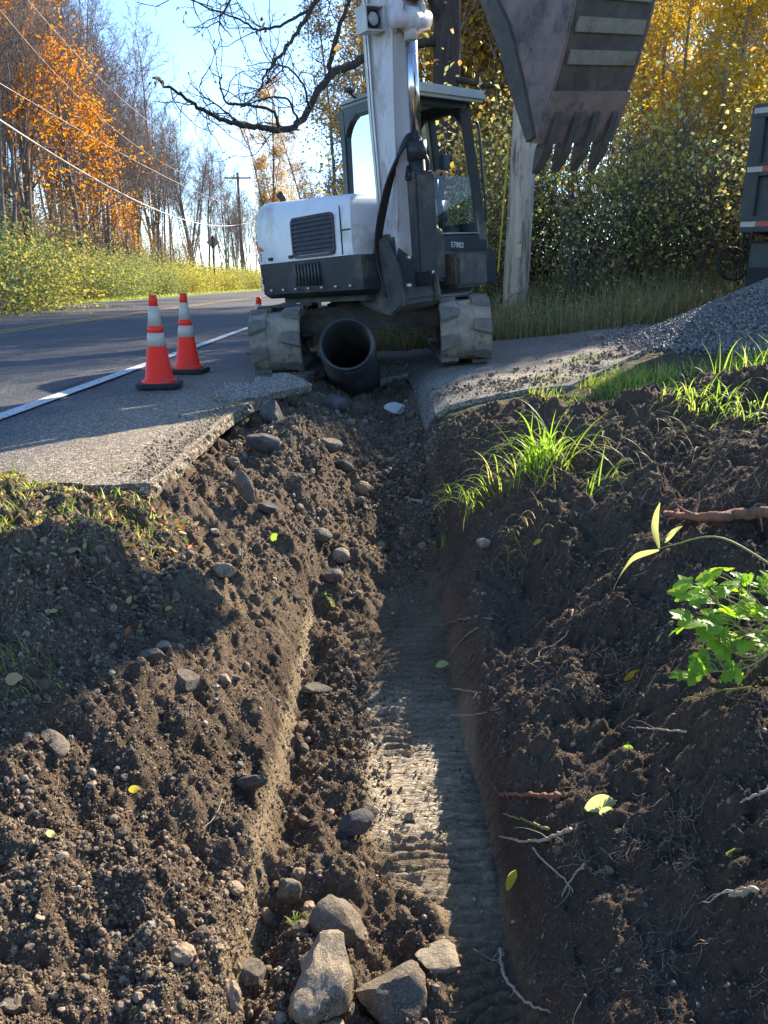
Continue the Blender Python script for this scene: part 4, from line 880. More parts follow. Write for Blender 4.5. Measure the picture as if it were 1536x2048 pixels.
# ================================================================ operator in the cab
def skinned(name, verts, edges, m, parent=None, sub=2, M=None):
    me = bpy.data.meshes.new(name); me.from_pydata([v[:3] for v in verts], edges, []); o = bpy.data.objects.new(name, me); COL.objects.link(o)
    sk = o.modifiers.new('s', 'SKIN'); sk.use_smooth_shade = True
    for i, v in enumerate(verts): me.skin_vertices[0].data[i].radius = (v[3], v[3] if len(v) < 5 else v[4])
    me.skin_vertices[0].data[0].use_root = True
    o.modifiers.new('b', 'SUBSURF').levels = sub; bpy.context.view_layer.update(); dg = bpy.context.evaluated_depsgraph_get()
    r_ = bpy.data.meshes.new_from_object(o.evaluated_get(dg)); bpy.data.objects.remove(o)
    if M is not None: r_.transform(M)
    r_.materials.clear(); r_.materials.append(m); r_.polygons.foreach_set('use_smooth', [True]*len(r_.polygons)); return link(name, r_, parent)
V_ = [(0, 0, 0, .13), (0, .03, .22, .125), (0, .04, .42, .13), (0, .03, .55, .06), (0, .0, .62, .055), (0, -.03, .70, .085), (0, -.02, .79, .07)]; E_ = [(0, 1), (1, 2), (2, 3), (3, 4), (4, 5), (5, 6)]
J_ = [(0, 0, 0, .14), (0, .03, .22, .145), (0, .04, .42, .15), (0, .03, .53, .07)]; JE = [(0, 1), (1, 2), (2, 3)]
T_ = [(0, 0, -.02, .14)]; TE = []
for s in (-1, 1):
    b_ = len(V_); V_ += [(s*.19, .03, .46, .055), (s*.27, -.12, .24, .042), (s*.29, -.34, .22, .028), (s*.285, -.40, .235, .034), (s*.28, -.45, .235, .030)]; E_ += [(2, b_), (b_, b_+1), (b_+1, b_+2), (b_+2, b_+3), (b_+3, b_+4)]
    for f in range(4):
        c_ = len(V_); x_ = s*.28+(f-1.5)*.019*s; l_ = (.030, .036, .034, .026)[f]
        V_ += [(x_, -.475, .238, .0095), (x_, -.475-l_, .225, .0088), (x_-s*.002, -.475-l_*1.05, .196, .0078)]; E_ += [(b_+4, c_), (c_, c_+1), (c_+1, c_+2)]
    c_ = len(V_); V_ += [(s*.245, -.42, .225, .011), (s*.236, -.455, .205, .0095)]; E_ += [(b_+3, c_), (c_, c_+1)]
    d_ = len(V_); V_ += [(s*.10, -.04, -.02, .085), (s*.13, -.40, .04, .06), (s*.13, -.46, -.30, .045), (s*.13, -.56, -.34, .035)]; E_ += [(0, d_), (d_, d_+1), (d_+1, d_+2), (d_+2, d_+3)]
    j_ = len(J_); J_ += [(s*.19, .03, .46, .068), (s*.27, -.12, .24, .056), (s*.29, -.31, .22, .042)]; JE += [(2, j_), (j_, j_+1), (j_+1, j_+2)]
    t_ = len(T_); T_ += [(s*.10, -.04, -.02, .095), (s*.13, -.40, .04, .072), (s*.13, -.46, -.27, .058)]; TE += [(0, t_), (t_, t_+1), (t_+1, t_+2)]
PM = RW@HM@Matrix.Translation((0.19, -0.20, 1.50))
M_skin = surf('skin', (0.48, 0.27, 0.20), (0.52, 0.31, 0.23), rough=0.5)
per = skinned('person', V_, E_, M_skin, None, 2, PM); tag(per, 'seated operator in a dark jacket behind the boom, hand on a cab lever', 'person')
skinned('jacket', J_, JE, surf('dark_jacket', (0.03, 0.033, 0.04), (0.045, 0.048, 0.055), rough=0.85, bump=0.004, bscale=14), per, 2, PM)
skinned('trousers', T_, TE, surf('dark_trousers', (0.05, 0.055, 0.07), rough=0.9), per, 2, PM)
g = Geo(); lathe(g, [(0.001, 0.085), (0.06, 0.075), (0.092, 0.03), (0.097, -0.015), (0.09, -0.02)], 24, M=PM@Matrix.Translation((0, -.02, .755))); box(g, (0, -0.11, -0.012), (0.13, 0.10, 0.012), PM@Matrix.Translation((0, -.02, .755))); g.build('cap', surf('dark_cap', (0.04, 0.04, 0.045), rough=0.9), per)
g = Geo()
for (x_, y_, z_, r_) in ((-.03, -.113, .71, .011), (.03, -.113, .71, .011)):
    v, f = ico(2); g.add(xf(v*r_+np.array((x_, y_, z_)), PM), None, f)
v, f = ico(2); g.add(xf(v*np.array((.012, .02, .024))+np.array((0, -.122, .685)), PM), None, f)
for s in (-1, 1): g.add(xf(v*np.array((.010, .02, .030))+np.array((s*.088, -.02, .70)), PM), None, f)
g.add(xf(v*np.array((.026, .008, .007))+np.array((0, -.112, .648)), PM), None, f); g.build('face', surf('face_skin', (0.42, 0.22, 0.17), rough=0.5), per)

for (y_, z_) in ((-0.05, 1.03), (0.30, 1.03), (-0.70, 1.03)): bmobj('latch', HB((-0.99, y_, z_), (0.018, 0.07, 0.03), 0.004), M_hose, cover, True)
for k in range(7):
    g = Geo(); M = HM@Matrix.Translation((-0.978, -0.90+k*0.21, 0.735))@Matrix.Rotation(R(-90), 4, 'Y'); lathe(g, [(0.001, 0.012), (0.012, 0.010), (0.014, -0.004)], 8, M=M); g.build('bolt', M_bolt, ex)
for k in range(4):
    o = k*0.03
    g = Geo(); tube(g, curvepts([hp(-0.62+o, -1.02, 1.10), hp(-0.52+o, -1.26, 0.98-o), hp(-0.42+o*0.6, -1.30, 0.82), hp(-0.30+o, -1.18, 0.74)], 24), 0.014, 8); g.build('hydraulic_hose', M_hose, ex)
for k in range(3):
    g = Geo(); tube(g, curvepts([bp_(0.02, -0.05, 0.16), bp_(0.20, 0.15+0.05*k, 0.17+0.012*k), bp_(0.24, 0.45+0.05*k, 0.15), bp_(0.16, 0.75, 0.13)], 20), 0.012, 8); g.build('hydraulic_hose', M_hose, ex)
# ================================================================ trees and shrubs
M_bark = surf('grey_bark', (0.15, 0.125, 0.11), (0.27, 0.23, 0.195), rough=0.9, scale=5, bump=0.02, bscale=22, stretch=(3, 3, 0.6), c3=(0.07, 0.06, 0.052))
M_bark2 = surf('dark_furrowed_bark', (0.055, 0.045, 0.040), (0.115, 0.092, 0.078), rough=0.95, scale=9, bump=0.05, bscale=24, stretch=(3, 3, 0.45))
M_twig = surf('twigs', (0.22, 0.17, 0.145), (0.33, 0.265, 0.22), rough=0.9, scale=2)
M_twigd = surf('dark_twigs', (0.075, 0.062, 0.055), (0.13, 0.108, 0.095), rough=0.9, scale=2)
L_orange = leafmat('orange_leaves', [(0.46, 0.18, 0.03), (0.52, 0.24, 0.04), (0.38, 0.13, 0.03), (0.55, 0.31, 0.06), (0.42, 0.20, 0.05)])
L_yellow = leafmat('yellow_leaves', [(0.52, 0.36, 0.05), (0.56, 0.42, 0.07), (0.44, 0.26, 0.05), (0.42, 0.34, 0.08), (0.50, 0.30, 0.05)])
L_gold = leafmat('brown_gold_leaves', [(0.42, 0.26, 0.08), (0.50, 0.33, 0.09), (0.34, 0.20, 0.08), (0.54, 0.38, 0.11), (0.40, 0.30, 0.10)])
L_green = leafmat('green_leaves', [(0.12, 0.17, 0.06), (0.17, 0.22, 0.08), (0.10, 0.14, 0.06), (0.25, 0.26, 0.09), (0.36, 0.32, 0.10), (0.15, 0.16, 0.08)])
L_ygreen = leafmat('yellow_green_leaves', [(0.30, 0.30, 0.07), (0.40, 0.36, 0.08), (0.20, 0.23, 0.06), (0.46, 0.38, 0.10), (0.14, 0.18, 0.05), (0.36, 0.26, 0.10)])
L_mix = leafmat('mixed_autumn_leaves', [(0.24, 0.26, 0.09), (0.36, 0.32, 0.12), (0.42, 0.25, 0.09), (0.20, 0.23, 0.08), (0.48, 0.38, 0.16), (0.32, 0.22, 0.12)])
L_thick = leafmat('thicket_leaves', [(0.42, 0.44, 0.16), (0.54, 0.50, 0.20), (0.34, 0.38, 0.14), (0.60, 0.54, 0.28), (0.40, 0.30, 0.14), (0.24, 0.28, 0.12)], trans=0.72)
L_brown = leafmat('dry_brown_leaves', [(0.26, 0.16, 0.08), (0.34, 0.22, 0.12), (0.18, 0.11, 0.06), (0.40, 0.28, 0.15)], trans=0.3)

def nrm(v): return v/(np.linalg.norm(v)+1e-12)
def wander(p, d, L, n, r, wob, up):
    pts = [p]; d = nrm(np.array(d, float))
    for i in range(n):
        d = nrm(d+r.normal(size=3)*wob+np.array([0, 0, up])); pts.append(pts[-1]+d*L/n)
    return np.array(pts)
def make_tree(seed, h, r0, nb=22, low=0.35, blen=0.32, rise=0.9, n2=6, n3=5, n4=3, forks=0, crown_t=0.0, wob=0.035, tw=0.009):
    """returns trunk Geo, twig Geo and the twig end points"""
    r = np.random.RandomState(seed); T = Geo(); C = Geo(); ends = []
    main = [(wander(np.zeros(3), (r.normal()*0.04, r.normal()*0.04, 1), h, 14, r, wob, 0.05), r0)]
    for f in range(forks):
        p = main[0][0]; i = int(r.uniform(2, 6)); a = r.uniform(0, 6.28)
        main.append((wander(p[i], (math.cos(a)*0.35, math.sin(a)*0.35, 1), h*(1-i/14)*r.uniform(0.8, 1.0), 10, r, wob*1.3, 0.09), r0*(1-i/14)*0.7))
    for p, rr in main:
        m = len(p); tube(T, p, rr*(1-np.linspace(0, 1, m)*0.92)**0.9, 8 if rr > 0.05 else 6)
    for p, rr in main:
        m = len(p); nbb = int(nb*(1 if rr == r0 else 0.6))
        for b in range(nbb):
            t = low+(1-low)*((b+r.rand())/nbb); k = t*(m-1); i = min(int(k), m-2); q = p[i]+(p[i+1]-p[i])*(k-i)
            a = r.uniform(0, 6.28); L1 = h*blen*(1-0.72*(t-low)/(1-low))*r.uniform(0.6, 1.15)
            b1 = wander(q, (math.cos(a), math.sin(a), rise*r.uniform(0.5, 1.4)), L1, 6, r, 0.16, 0.07)
            rb = max(rr*(1-t*0.9)*0.42, 0.012); tube(T if rb > 0.03 else C, b1, rb*(1-np.linspace(0, 1, 7)*0.8), 5)
            for c in range(n2):
                k2 = 1+4.9*((c+r.rand())/n2); i2 = int(k2); q2 = b1[i2]+(b1[min(i2+1, 6)]-b1[i2])*(k2-i2); d = nrm(b1[min(i2+1, 6)]-b1[i2-1])
                b2 = wander(q2, d+r.normal(size=3)*0.65+np.array([0, 0, 0.25]), L1*r.uniform(0.25, 0.5), 4, r, 0.2, 0.06)
                tube(C, b2, max(rb*0.4, tw*1.2)*(1-np.linspace(0, 1, 5)*0.7), 4, False)
                for e in range(n3):
                    i3 = r.randint(1, 5); d3 = nrm(b2[i3]-b2[i3-1])
                    L3 = L1*r.uniform(0.10, 0.24); b3 = wander(b2[i3], d3+r.normal(size=3)*0.7+np.array([0, 0, 0.25]), L3, 3, r, 0.2, 0.05)
                    tube(C, b3, tw*np.array([1, 0.8, 0.6, 0.4]), 3, False); ends.append(b3[-1]); ends.append(b3[2])
                    for f in range(n4):
                        b4 = wander(b3[r.randint(1, 4)], nrm(b3[-1]-b3[0])+r.normal(size=3)*0.8, L3*r.uniform(0.4, 0.8), 2, r, 0.2, 0.03)
                        tube(C, b4, tw*np.array([0.6, 0.5, 0.3]), 3, False); ends.append(b4[-1])
    return T, C, np.array(ends)
def tree_thing(name, label, group, seed, h, r0, mt=None, mc=None, leaf=None, nleaf=0, lsize=0.10, lz=(0, 1), lspread=0.3, cat='tree', **k):
    T, C, ends = make_tree(seed, h, r0, **k)
    o = empty(name, (0, 0, 0), label, cat, group)
    T.build('trunk', mt or M_bark, o); cr = C.build('crown', mc or M_twig, o, smooth=False)
    if leaf is not None:
        r = np.random.RandomState(seed+100); e = ends[(ends[:, 2] > lz[0]*h) & (ends[:, 2] < lz[1]*h)]
        # clumps: some twigs full, some nearly bare
        w = np.clip(vnoise(e[:, 0]*0.9+seed, e[:, 2]*0.9+e[:, 1]*0.7, seed)+0.25, 0, 1)**1.5+0.02; w /= w.sum()
        idx = r.choice(len(e), nleaf, p=w); pos = e[idx]+r.normal(size=(nleaf, 3))*lspread
        g = Geo(); leaves(g, pos, lsize*r.uniform(0.6, 1.25, nleaf), r, droop=0.5); g.build('leaves', leaf, cr, smooth=False)
    return o
def shrub_thing(name, label, group, seed, h, wdt, nst, leaf, nleaf, lsize, cat='bush', mc=None, dense=0.35, up=1.0):
    r = np.random.RandomState(seed); C = Geo(); ends = []
    for s in range(nst):
        a = r.uniform(0, 6.28); b = wander(np.array([math.cos(a), math.sin(a), 0])*r.uniform(0, 0.25)*wdt, (math.cos(a)*0.5*wdt/h, math.sin(a)*0.5*wdt/h, up), h*r.uniform(0.6, 1.05), 7, r, 0.14, 0.02)
        tube(C, b, 0.014*(1-np.linspace(0, 1, 8)*0.8), 5, False); ends += list(b[3:])
        for c in range(7):
            i = r.randint(1, 7); b2 = wander(b[i], nrm(b[i]-b[i-1])+r.normal(size=3)*0.7, h*r.uniform(0.15, 0.38), 4, r, 0.2, 0.03)
            tube(C, b2, 0.006*(1-np.linspace(0, 1, 5)*0.6), 3, False); ends += list(b2[1:])
    o = empty(name, (0, 0, 0), label, cat, group); C.build('stems', mc or M_twigd, o, smooth=False)
    e = np.array(ends); w = np.clip(vnoise(e[:, 0]*1.6+seed, e[:, 2]*1.6+e[:, 1], seed)+0.35, 0.05, 1); w /= w.sum()
    pos = e[r.choice(len(e), nleaf, p=w)]+r.normal(size=(nleaf, 3))*dense*np.array([wdt, wdt, h])*0.3; pos[:, 2] = np.maximum(pos[:, 2], 0.02)
    g = Geo(); leaves(g, pos, lsize*r.uniform(0.6, 1.3, nleaf), r, up=0.8, droop=0.2, aspect=0.75); g.build('leaves', leaf, o, smooth=False)
    return o

def zg(x, y): return float(base(np.array([x]), np.array([y]))[0])-0.05
def at_px(px, D, off=0.0):
    x = (px-768)/1539*(D*0.957+0.2); return (x, D, zg(x, D)+off)

# ---- prototypes
GB = 'leafless trees of the wood across the road'
GF = 'distant bare trees closing the view down the road'
LB = 'slender leafless grey tree standing in the bare wood across the road'
bare = [tree_thing('bare_tree', LB, GB, 11+i, h, r0, nb=nb, low=low, blen=bl, rise=ri, forks=fk, n2=6, n3=4, n4=2, tw=0.011) for i, (h, r0, nb, low, bl, ri, fk) in enumerate([
    (17, 0.15, 22, 0.40, 0.26, 1.5, 0), (15, 0.12, 20, 0.30, 0.28, 1.3, 1), (18, 0.19, 24, 0.45, 0.30, 1.4, 2), (13, 0.09, 18, 0.22, 0.24, 1.6, 1), (16, 0.14, 22, 0.5, 0.3, 1.2, 1)])]
orange = [tree_thing('orange_tree', 'tree with bright orange leaves at the near end of the wood across the road', 'orange leaved trees across the road', 31+i, h, 0.15, nb=26, low=0.2, blen=0.27, rise=0.9, n2=6, n3=4, n4=1, leaf=L_orange, nleaf=nl, lsize=0.17, lspread=0.30) for i, (h, nl) in enumerate([(15, 3700), (12, 2700)])]
golds = [tree_thing('golden_tree', 'thin tree with sparse golden brown leaves in the wood behind the excavator', 'golden brown trees on the right', 41+i, h, 0.13, nb=26, low=0.12, blen=0.24, rise=0.9, n2=6, n3=4, n4=1, leaf=lf, nleaf=nl, lsize=0.12, lspread=0.22) for i, (h, nl, lf) in enumerate([(13, 5200, L_gold), (11, 4600, L_gold)])]
yels = [tree_thing('yellow_tree', 'young tree with bright yellow leaves behind the raised bucket', 'yellow leaved trees on the right', 51+i, h, 0.10, nb=26, low=0.12, blen=0.30, rise=0.7, n2=6, n3=4, n4=1, leaf=L_yellow, nleaf=nl, lsize=0.13, lspread=0.22) for i, (h, nl) in enumerate([(10, 5600), (8, 4600)])]
GS1 = 'leafy bushes along the far side of the road'
hedge = [shrub_thing('roadside_bush', 'leafy green and yellow bush in the thicket along the far side of the road', GS1, 61+i, h, w_, 22, lf, nl, 0.095, dense=1.0, mc=M_twig) for i, (h, w_, lf, nl) in enumerate([(1.9, 2.4, L_green, 6200), (1.7, 2.4, L_ygreen, 5600), (2.1, 2.2, L_green, 6600)])]
GS2 = 'tangled bushes below the wood on the right'
under = [shrub_thing('thicket_bush', 'tangled autumn bush below the trees behind the driveway', GS2, 71+i, h, w_, 20, lf, nl, 0.075, dense=0.6) for i, (h, w_, lf, nl) in enumerate([(2.3, 1.6, L_thick, 1050), (1.9, 1.5, L_ygreen, 1000), (2.8, 1.7, L_thick, 1150), (2.2, 1.3, L_gold, 900)])]

rt = np.random.RandomState(3)
used = set()
HGT = {}
def put(proto, x, y, s, rz=None, label=None, group=None, tilt=0.04):
    # keep the lane the sun takes to the trench open: trees there stay low
    al = (x+0.9)*math.sin(SUN_AZ)+(y-3.0)*math.cos(SUN_AZ); cr = (x+0.9)*math.cos(SUN_AZ)-(y-3.0)*math.sin(SUN_AZ)
    if -4.2 < cr < 5.2 and al > 0 and 'tree' in proto.name:
        hm = (16 if 'bare' in proto.name else 13)*s; lim = 0.56*al-0.5
        if hm > lim:
            if lim < 6.0: return None
            s = lim/13
    loc = (x, y, zg(x, y)); rz = rt.uniform(0, 6.28) if rz is None else rz
    if proto.name not in used:
        used.add(proto.name); proto.location = loc; proto.rotation_euler = (0, 0, rz); proto.scale = (s, s, s)
        if label: proto['label'] = label
        if group: proto['group'] = group
        return proto
    return dup(proto, loc, rz, s, label, group, (rt.normal()*tilt, rt.normal()*tilt))
# ---- wood across the road (left)
for i in range(104):
    D = rt.uniform(27, 78); px = rt.uniform(-60, 520)
    x = (px-768)/1539*D
    if x > road_x(D)-7.6: x = float(road_x(D))-7.6-rt.uniform(0, 6)
    pxa = 768+1539*x/(D*0.957+0.2); yt = float(np.interp(pxa, [0, 185, 235, 290, 400, 500], [-160, -60, 140, 225, 262, 325]))
    s = (0.81+D*math.tan(math.atan((1024-yt)/1539)-PITCH))/16.3*rt.uniform(0.72, 1.04)
    put(bare[rt.randint(5)], x, D, s)
# the tall fan-shaped tree standing clear above the wood
put(bare[4], *at_px(325, 62)[:2], 1.08, 1.0, 'tallest bare tree, its fan of twigs clear above the wood left of the sky', 'tall fan shaped bare trees')
put(bare[1], *at_px(275, 58)[:2], 1.05, 2.0, 'bare twin-stemmed tree just left of the tallest fan-shaped one')
put(bare[4], *at_px(455, 66)[:2], 0.62, 2.0, 'low bare tree leaning beside the far utility pole')
for (px, D, s, k) in ((70, 33, 1.05, 0), (175, 37, 0.92, 0), (222, 40, 0.72, 1), (20, 46, 1.15, 0), (262, 52, 0.5, 1)):
    x, y, z = at_px(px, D); put(orange[k], x, y, s)
GS3 = 'brown leafless brush at the foot of the wood across the road'
brush = [shrub_thing('brush', 'brown leafless brush at the foot of the wood across the road', GS3, 81+i, 4.2, 2.2, 34, L_gold if i else L_brown, 700, 0.10, dense=0.8, mc=M_twig, cat='bush') for i in range(2)]
for i in range(90):
    D = rt.uniform(26, 70); px = rt.uniform(-60, 500); x = (px-768)/1539*D
    if x > road_x(D)-8.6: x = float(road_x(D))-8.6-rt.uniform(0, 5)
    put(brush[i % 2], x, D, rt.uniform(0.7, 1.2))
# far wood beyond the bend
for i in range(96):
    D = rt.uniform(95, 165); px = rt.uniform(380, 1000); x = (px-768)/1539*D
    put(bare[rt.randint(5)], x, D, rt.uniform(0.62, 0.86), label='small distant bare tree in the hazy treeline beyond the bend', group=GF)
# ---- bushes along the far edge of the road
hx = []
for i in range(46):
    y = 19.5+i*1.05+max(0, i-20)*0.35+rt.uniform(-0.3, 0.3); off = -5.6-rt.uniform(0.5, 1.6); x = float(road_x(y))+off
    k = (0, 0, 2, 0, 2, 1)[rt.randint(6)] if y < 46 else (1, 1, 0)[rt.randint(3)]
    put(hedge[k], x, y, rt.uniform(0.55, 0.85))
    if i % 2 == 0: put(hedge[(0, 1, 2)[rt.randint(3)]], x-2.0, y+0.5, rt.uniform(0.75, 1.0))
for (px, D, s) in ((-20, 21, 1.0), (20, 22.5, 1.05), (-60, 19, 1.0)): put(hedge[0 if px != 20 else 1], *at_px(px, D)[:2], s)
# ---- wood on the right
rr_ = np.random.RandomState(12)
for i in range(25):
    D = rr_.uniform(15, 38); px = rr_.uniform(870, 1540)
    if abs(px-885) < 90 and D < 21: D += 7; x, y, z = at_px(px, D)
    put(golds[rr_.randint(2)] if px < 1250 or rr_.rand() < 0.25 else yels[rr_.randint(2)], x, y, rr_.uniform(0.85, 1.15)*(D*0.36+2.2)/12)
for i in range(14):
    D = rr_.uniform(13, 20); px = rr_.uniform(1230, 1540); x, y, z = at_px(px, D)
    put(yels[rr_.randint(2)], x, y, rr_.uniform(0.85, 1.15)*(D*0.36+2.0)/9)
for i in range(22):
    D = rr_.uniform(20, 48); px = rr_.uniform(840, 1650); x, y, z = at_px(px, D)
    put(bare[rr_.randint(5)], x, y, rr_.uniform(0.8, 1.0)*(D*0.36+3)/16, label='thin grey trunk among the yellow and brown leaves of the right-side wood', group='bare trunks in the wood behind the excavator')
# ---- undergrowth behind the driveway
for i in range(46):
    D = 11.0+abs(rr_.normal())*2.6; px = rr_.uniform(700, 1640); x, y, z = at_px(px, D)
    if x < 0.2 and D < 12.5: D = 13.5; x, y, z = at_px(px, D)
    if abs(px-1035) < 75 and D < 12.2: y = 13.2; x = at_px(px, y)[0]
    put(under[rr_.randint(4)], x, y, rr_.uniform(0.6, 1.15)*(0.8 if D < 12 else 1.1))

# ---- the big dark tree behind the cab with its long limb over the road
bt = empty('big_dark_tree', at_px(884, 14.6), 'large dark furrowed tree behind the cab with a long crooked limb reaching over the road', 'tree')
bx, by, bz = bt.location
T = Geo(); r = np.random.RandomState(5)
tp = wander(np.array([0, 0, -0.1]), (0, 0, 1), 13.5, 12, r, 0.012, 0.02); tube(T, tp, 0.25*(1-np.linspace(0, 1, 13)**1.5*0.6), 14)
T.build('trunk', M_bark2, bt)
def rel(px, py, D): return np.array(P(px, py, D))-np.array([bx, by, bz])
limbs = [
 ([(884, 78, 14.6), (822, 92, 14.4), (770, 108, 14.1), (715, 124, 13.8), (655, 158, 13.3), (600, 246, 12.8), (540, 258, 12.4), (490, 250, 12.1), (440, 238, 11.8), (395, 212, 11.5), (350, 182, 11.2), (305, 156, 11.0)], 0.082, 0.013),
 ([(655, 158, 13.3), (672, 70, 13.2), (695, 10, 13.1), (700, -60, 13.0)], 0.045, 0.02),
 ([(600, 246, 12.8), (588, 225, 12.6), (570, 195, 12.4), (520, 200, 12.2), (480, 215, 12.0)], 0.022, 0.008),
 ([(620, 215, 12.9), (600, 160, 12.6), (560, 130, 12.4), (530, 170, 12.2)], 0.02, 0.007),
 ([(558, 252, 12.5), (545, 222, 12.4), (500, 210, 12.2), (455, 205, 12.0), (440, 170, 11.9), (443, 148, 11.9)], 0.026, 0.008),
 ([(480, 250, 12.0), (450, 222, 11.9), (405, 190, 11.8), (380, 165, 11.7)], 0.016, 0.006),
 ([(884, 60, 14.6), (840, -30, 14.0), (720, -60, 13.4), (640, -10, 13.0), (600, 55, 12.7), (560, 110, 12.5), (530, 150, 12.3), (520, 190, 12.2)], 0.06, 0.008),
 ([(620, 20, 12.9), (560, 50, 12.6), (515, 60, 12.4), (480, 40, 12.2), (400, 8, 12.0), (380, -10, 12.0)], 0.022, 0.007),
 ([(884, 150, 14.6), (950, 165, 14.3), (1010, 172, 14.1), (1060, 160, 14.0)], 0.05, 0.03),
 ([(884, 20, 14.6), (960, -50, 14.2), (1080, -90, 13.8)], 0.08, 0.03),
 ([(470, -60, 11.8), (460, 0, 11.7), (440, 40, 11.6), (465, 75, 11.6)], 0.02, 0.006),
]
B = Geo(); C = Geo(); ends = []
for pts, ra, rb in limbs:
    p = np.array([rel(*q) for q in pts]); c = curvepts(p, len(pts)*5); n = len(c)
    c[1:-1] += r.normal(size=(n-2, 3))*min(0.014, ra*0.3); tube(B, c, np.linspace(ra, rb, n), 7)
    L_ = np.sum(np.linalg.norm(np.diff(c, axis=0), axis=1)); ns = int(L_*(6.5 if ra < 0.07 else 4.0))
    for k in range(ns):
        i = r.randint(int(n*0.25), n-1); d = nrm(c[i+1]-c[i]); s = wander(c[i], d*0.6+r.normal(size=3)*0.8+np.array([0, 0, 0.1]), r.uniform(0.35, 0.95), 6, r, 0.28, 0.02)
        tube(C, s, np.linspace(0.0085, 0.004, 7), 4, False); ends.append(s[-1])
        for j in range(4):
            i2 = r.randint(1, 7); s2 = wander(s[i2], nrm(s[i2]-s[i2-1])+r.normal(size=3)*0.8, r.uniform(0.10, 0.34), 4, r, 0.3, 0.0)
            tube(C, s2, np.linspace(0.005, 0.0028, 5), 3, False); ends.append(s2[-1])
# upper crown, above the picture
for k in range(22):
    t = r.uniform(0.5, 1.0); q = tp[int(t*12)]; a = r.uniform(0, 6.28)
    b = wander(q, (math.cos(a), math.sin(a), 0.6), r.uniform(2.0, 4.0), 7, r, 0.18, 0.03); tube(B, b, np.linspace(0.07, 0.02, 8), 6)
    for j in range(10):
        i2 = r.randint(2, 8); s2 = wander(b[i2], nrm(b[i2]-b[i2-1])+r.normal(size=3)*0.7, r.uniform(0.5, 1.4), 5, r, 0.25, 0.02); tube(C, s2, np.linspace(0.015, 0.005, 6), 3, False)
lb = B.build('limb', M_bark2, bt); tw_ = C.build('twigs', M_twigd, bt, smooth=False)
# the few brown leaves still hanging
g = Geo(); lp_ = [rel(524+dx, 38+dy, 12.4) for dx, dy in ((0, -6), (6, 4), (-4, 18), (8, 20), (-2, 32), (-14, 26))]
lp_ += [rel(308+dx, 156+dy, 11.0) for dx, dy in ((0, 0), (8, -3), (14, 3), (-4, 6), (20, 6), (5, 8))]
leaves(g, np.array(lp_), 0.10, r, droop=1.0); e = np.array(ends); e = e[r.choice(len(e), 260)]; leaves(g, e, 0.05, r, droop=0.8)
g.build('leaves', L_brown, bt, smooth=False)
# copper-brown foliage sprays left of the cab, others added behind its window as reflections
for (px, D, s) in ((665, 21, 0.55), (712, 17, 0.62), (735, 19, 0.66), (748, 15.5, 0.6), (728, 24, 0.8), (640, 27, 0.45)): put(golds[0], *at_px(px, D)[:2], s, label='low rusty leaved tree showing between the far treeline and the cab window', group='rusty trees left of the cab')
# ================================================================ traffic cones
M_cone = surf('cone_orange', (0.95, 0.036, 0.012), (0.88, 0.03, 0.010), rough=0.45, scale=7, c3=(0.62, 0.05, 0.03), bump=0.0015, bscale=9)
M_band = surf('cone_band', (0.44, 0.38, 0.31), (0.50, 0.44, 0.36), rough=0.35, scale=6, c3=(0.30, 0.25, 0.20))
M_cbase = surf('cone_base', (0.018, 0.018, 0.02), (0.03, 0.03, 0.032), rough=0.7, scale=9)
def cone(loc, rz, label, first=None):
    if first is not None: return dup(first, loc, rz, 1, label)
    o = empty('traffic_cone', loc, label, 'traffic cone', 'traffic cones on the road shoulder', (0, 0, rz))
    oct_ = [(0.185*a, 0.185*b) for a, b in ((-1, -0.7), (-0.7, -1), (0.7, -1), (1, -0.7), (1, 0.7), (0.7, 1), (-0.7, 1), (-1, 0.7))]
    bmobj('base', prism(oct_, 0.0, 0.035, None, 0.01), M_cbase, o, True)
    H0, HT = 0.035, 0.71
    def rr(z): return 0.118+(0.028-0.118)*(z-H0)/(HT-H0)
    g = Geo(); lathe(g, [(0.150, H0), (0.150, H0+0.012), (0.135, H0+0.022), (rr(0.07)+0.004, 0.07), (rr(0.32), 0.32), (rr(0.32)-0.003, 0.322), (rr(0.63)-0.003, 0.628), (rr(0.63), 0.63), (rr(0.66), 0.665), (0.036, 0.67), (0.036, 0.675), (0.031, 0.71), (0.022, 0.712), (0.020, 0.66)], 36); g.build('cone_body', M_cone, o)
    for z0, z1 in ((0.322, 0.425), (0.475, 0.628)):
        g = Geo(); lathe(g, [(rr(z0)-0.002, z0), (rr(z0)+0.0012, z0+0.001), (rr(z1)+0.0012, z1-0.001), (rr(z1)-0.002, z1)], 36); g.build('reflective_band', M_band, o)
    g = Geo(); lathe(g, [(rr(0.425)-0.002, 0.4255), (rr(0.425)+0.002, 0.427), (rr(0.475)+0.002, 0.473), (rr(0.475)-0.002, 0.4745)], 36); g.build('orange_ring', M_cone, o)
    return o
c1 = P(320, 772, 6.05); c2 = P(376, 727, 7.05)
SC_ = 0.95
k1 = cone((c1.x, 6.05, 0.008), 0.15, 'orange traffic cone with two grey bands, the nearer one beside the trench edge'); CH.clear()
cone((c2.x, 7.05, 0.006), -0.1, 'orange traffic cone on the white line just behind the nearer cone', k1)
k3 = cone((-1.40, 8.9, -0.02), 0.3, 'orange traffic cone mostly hidden behind the left track', k1); k3.scale = (0.85, 0.85, 0.9)
for o_ in scene.objects:
    if o_.name in ('traffic_cone', 'traffic_cone.001'): o_.scale = (0.91, 0.91, 0.965)

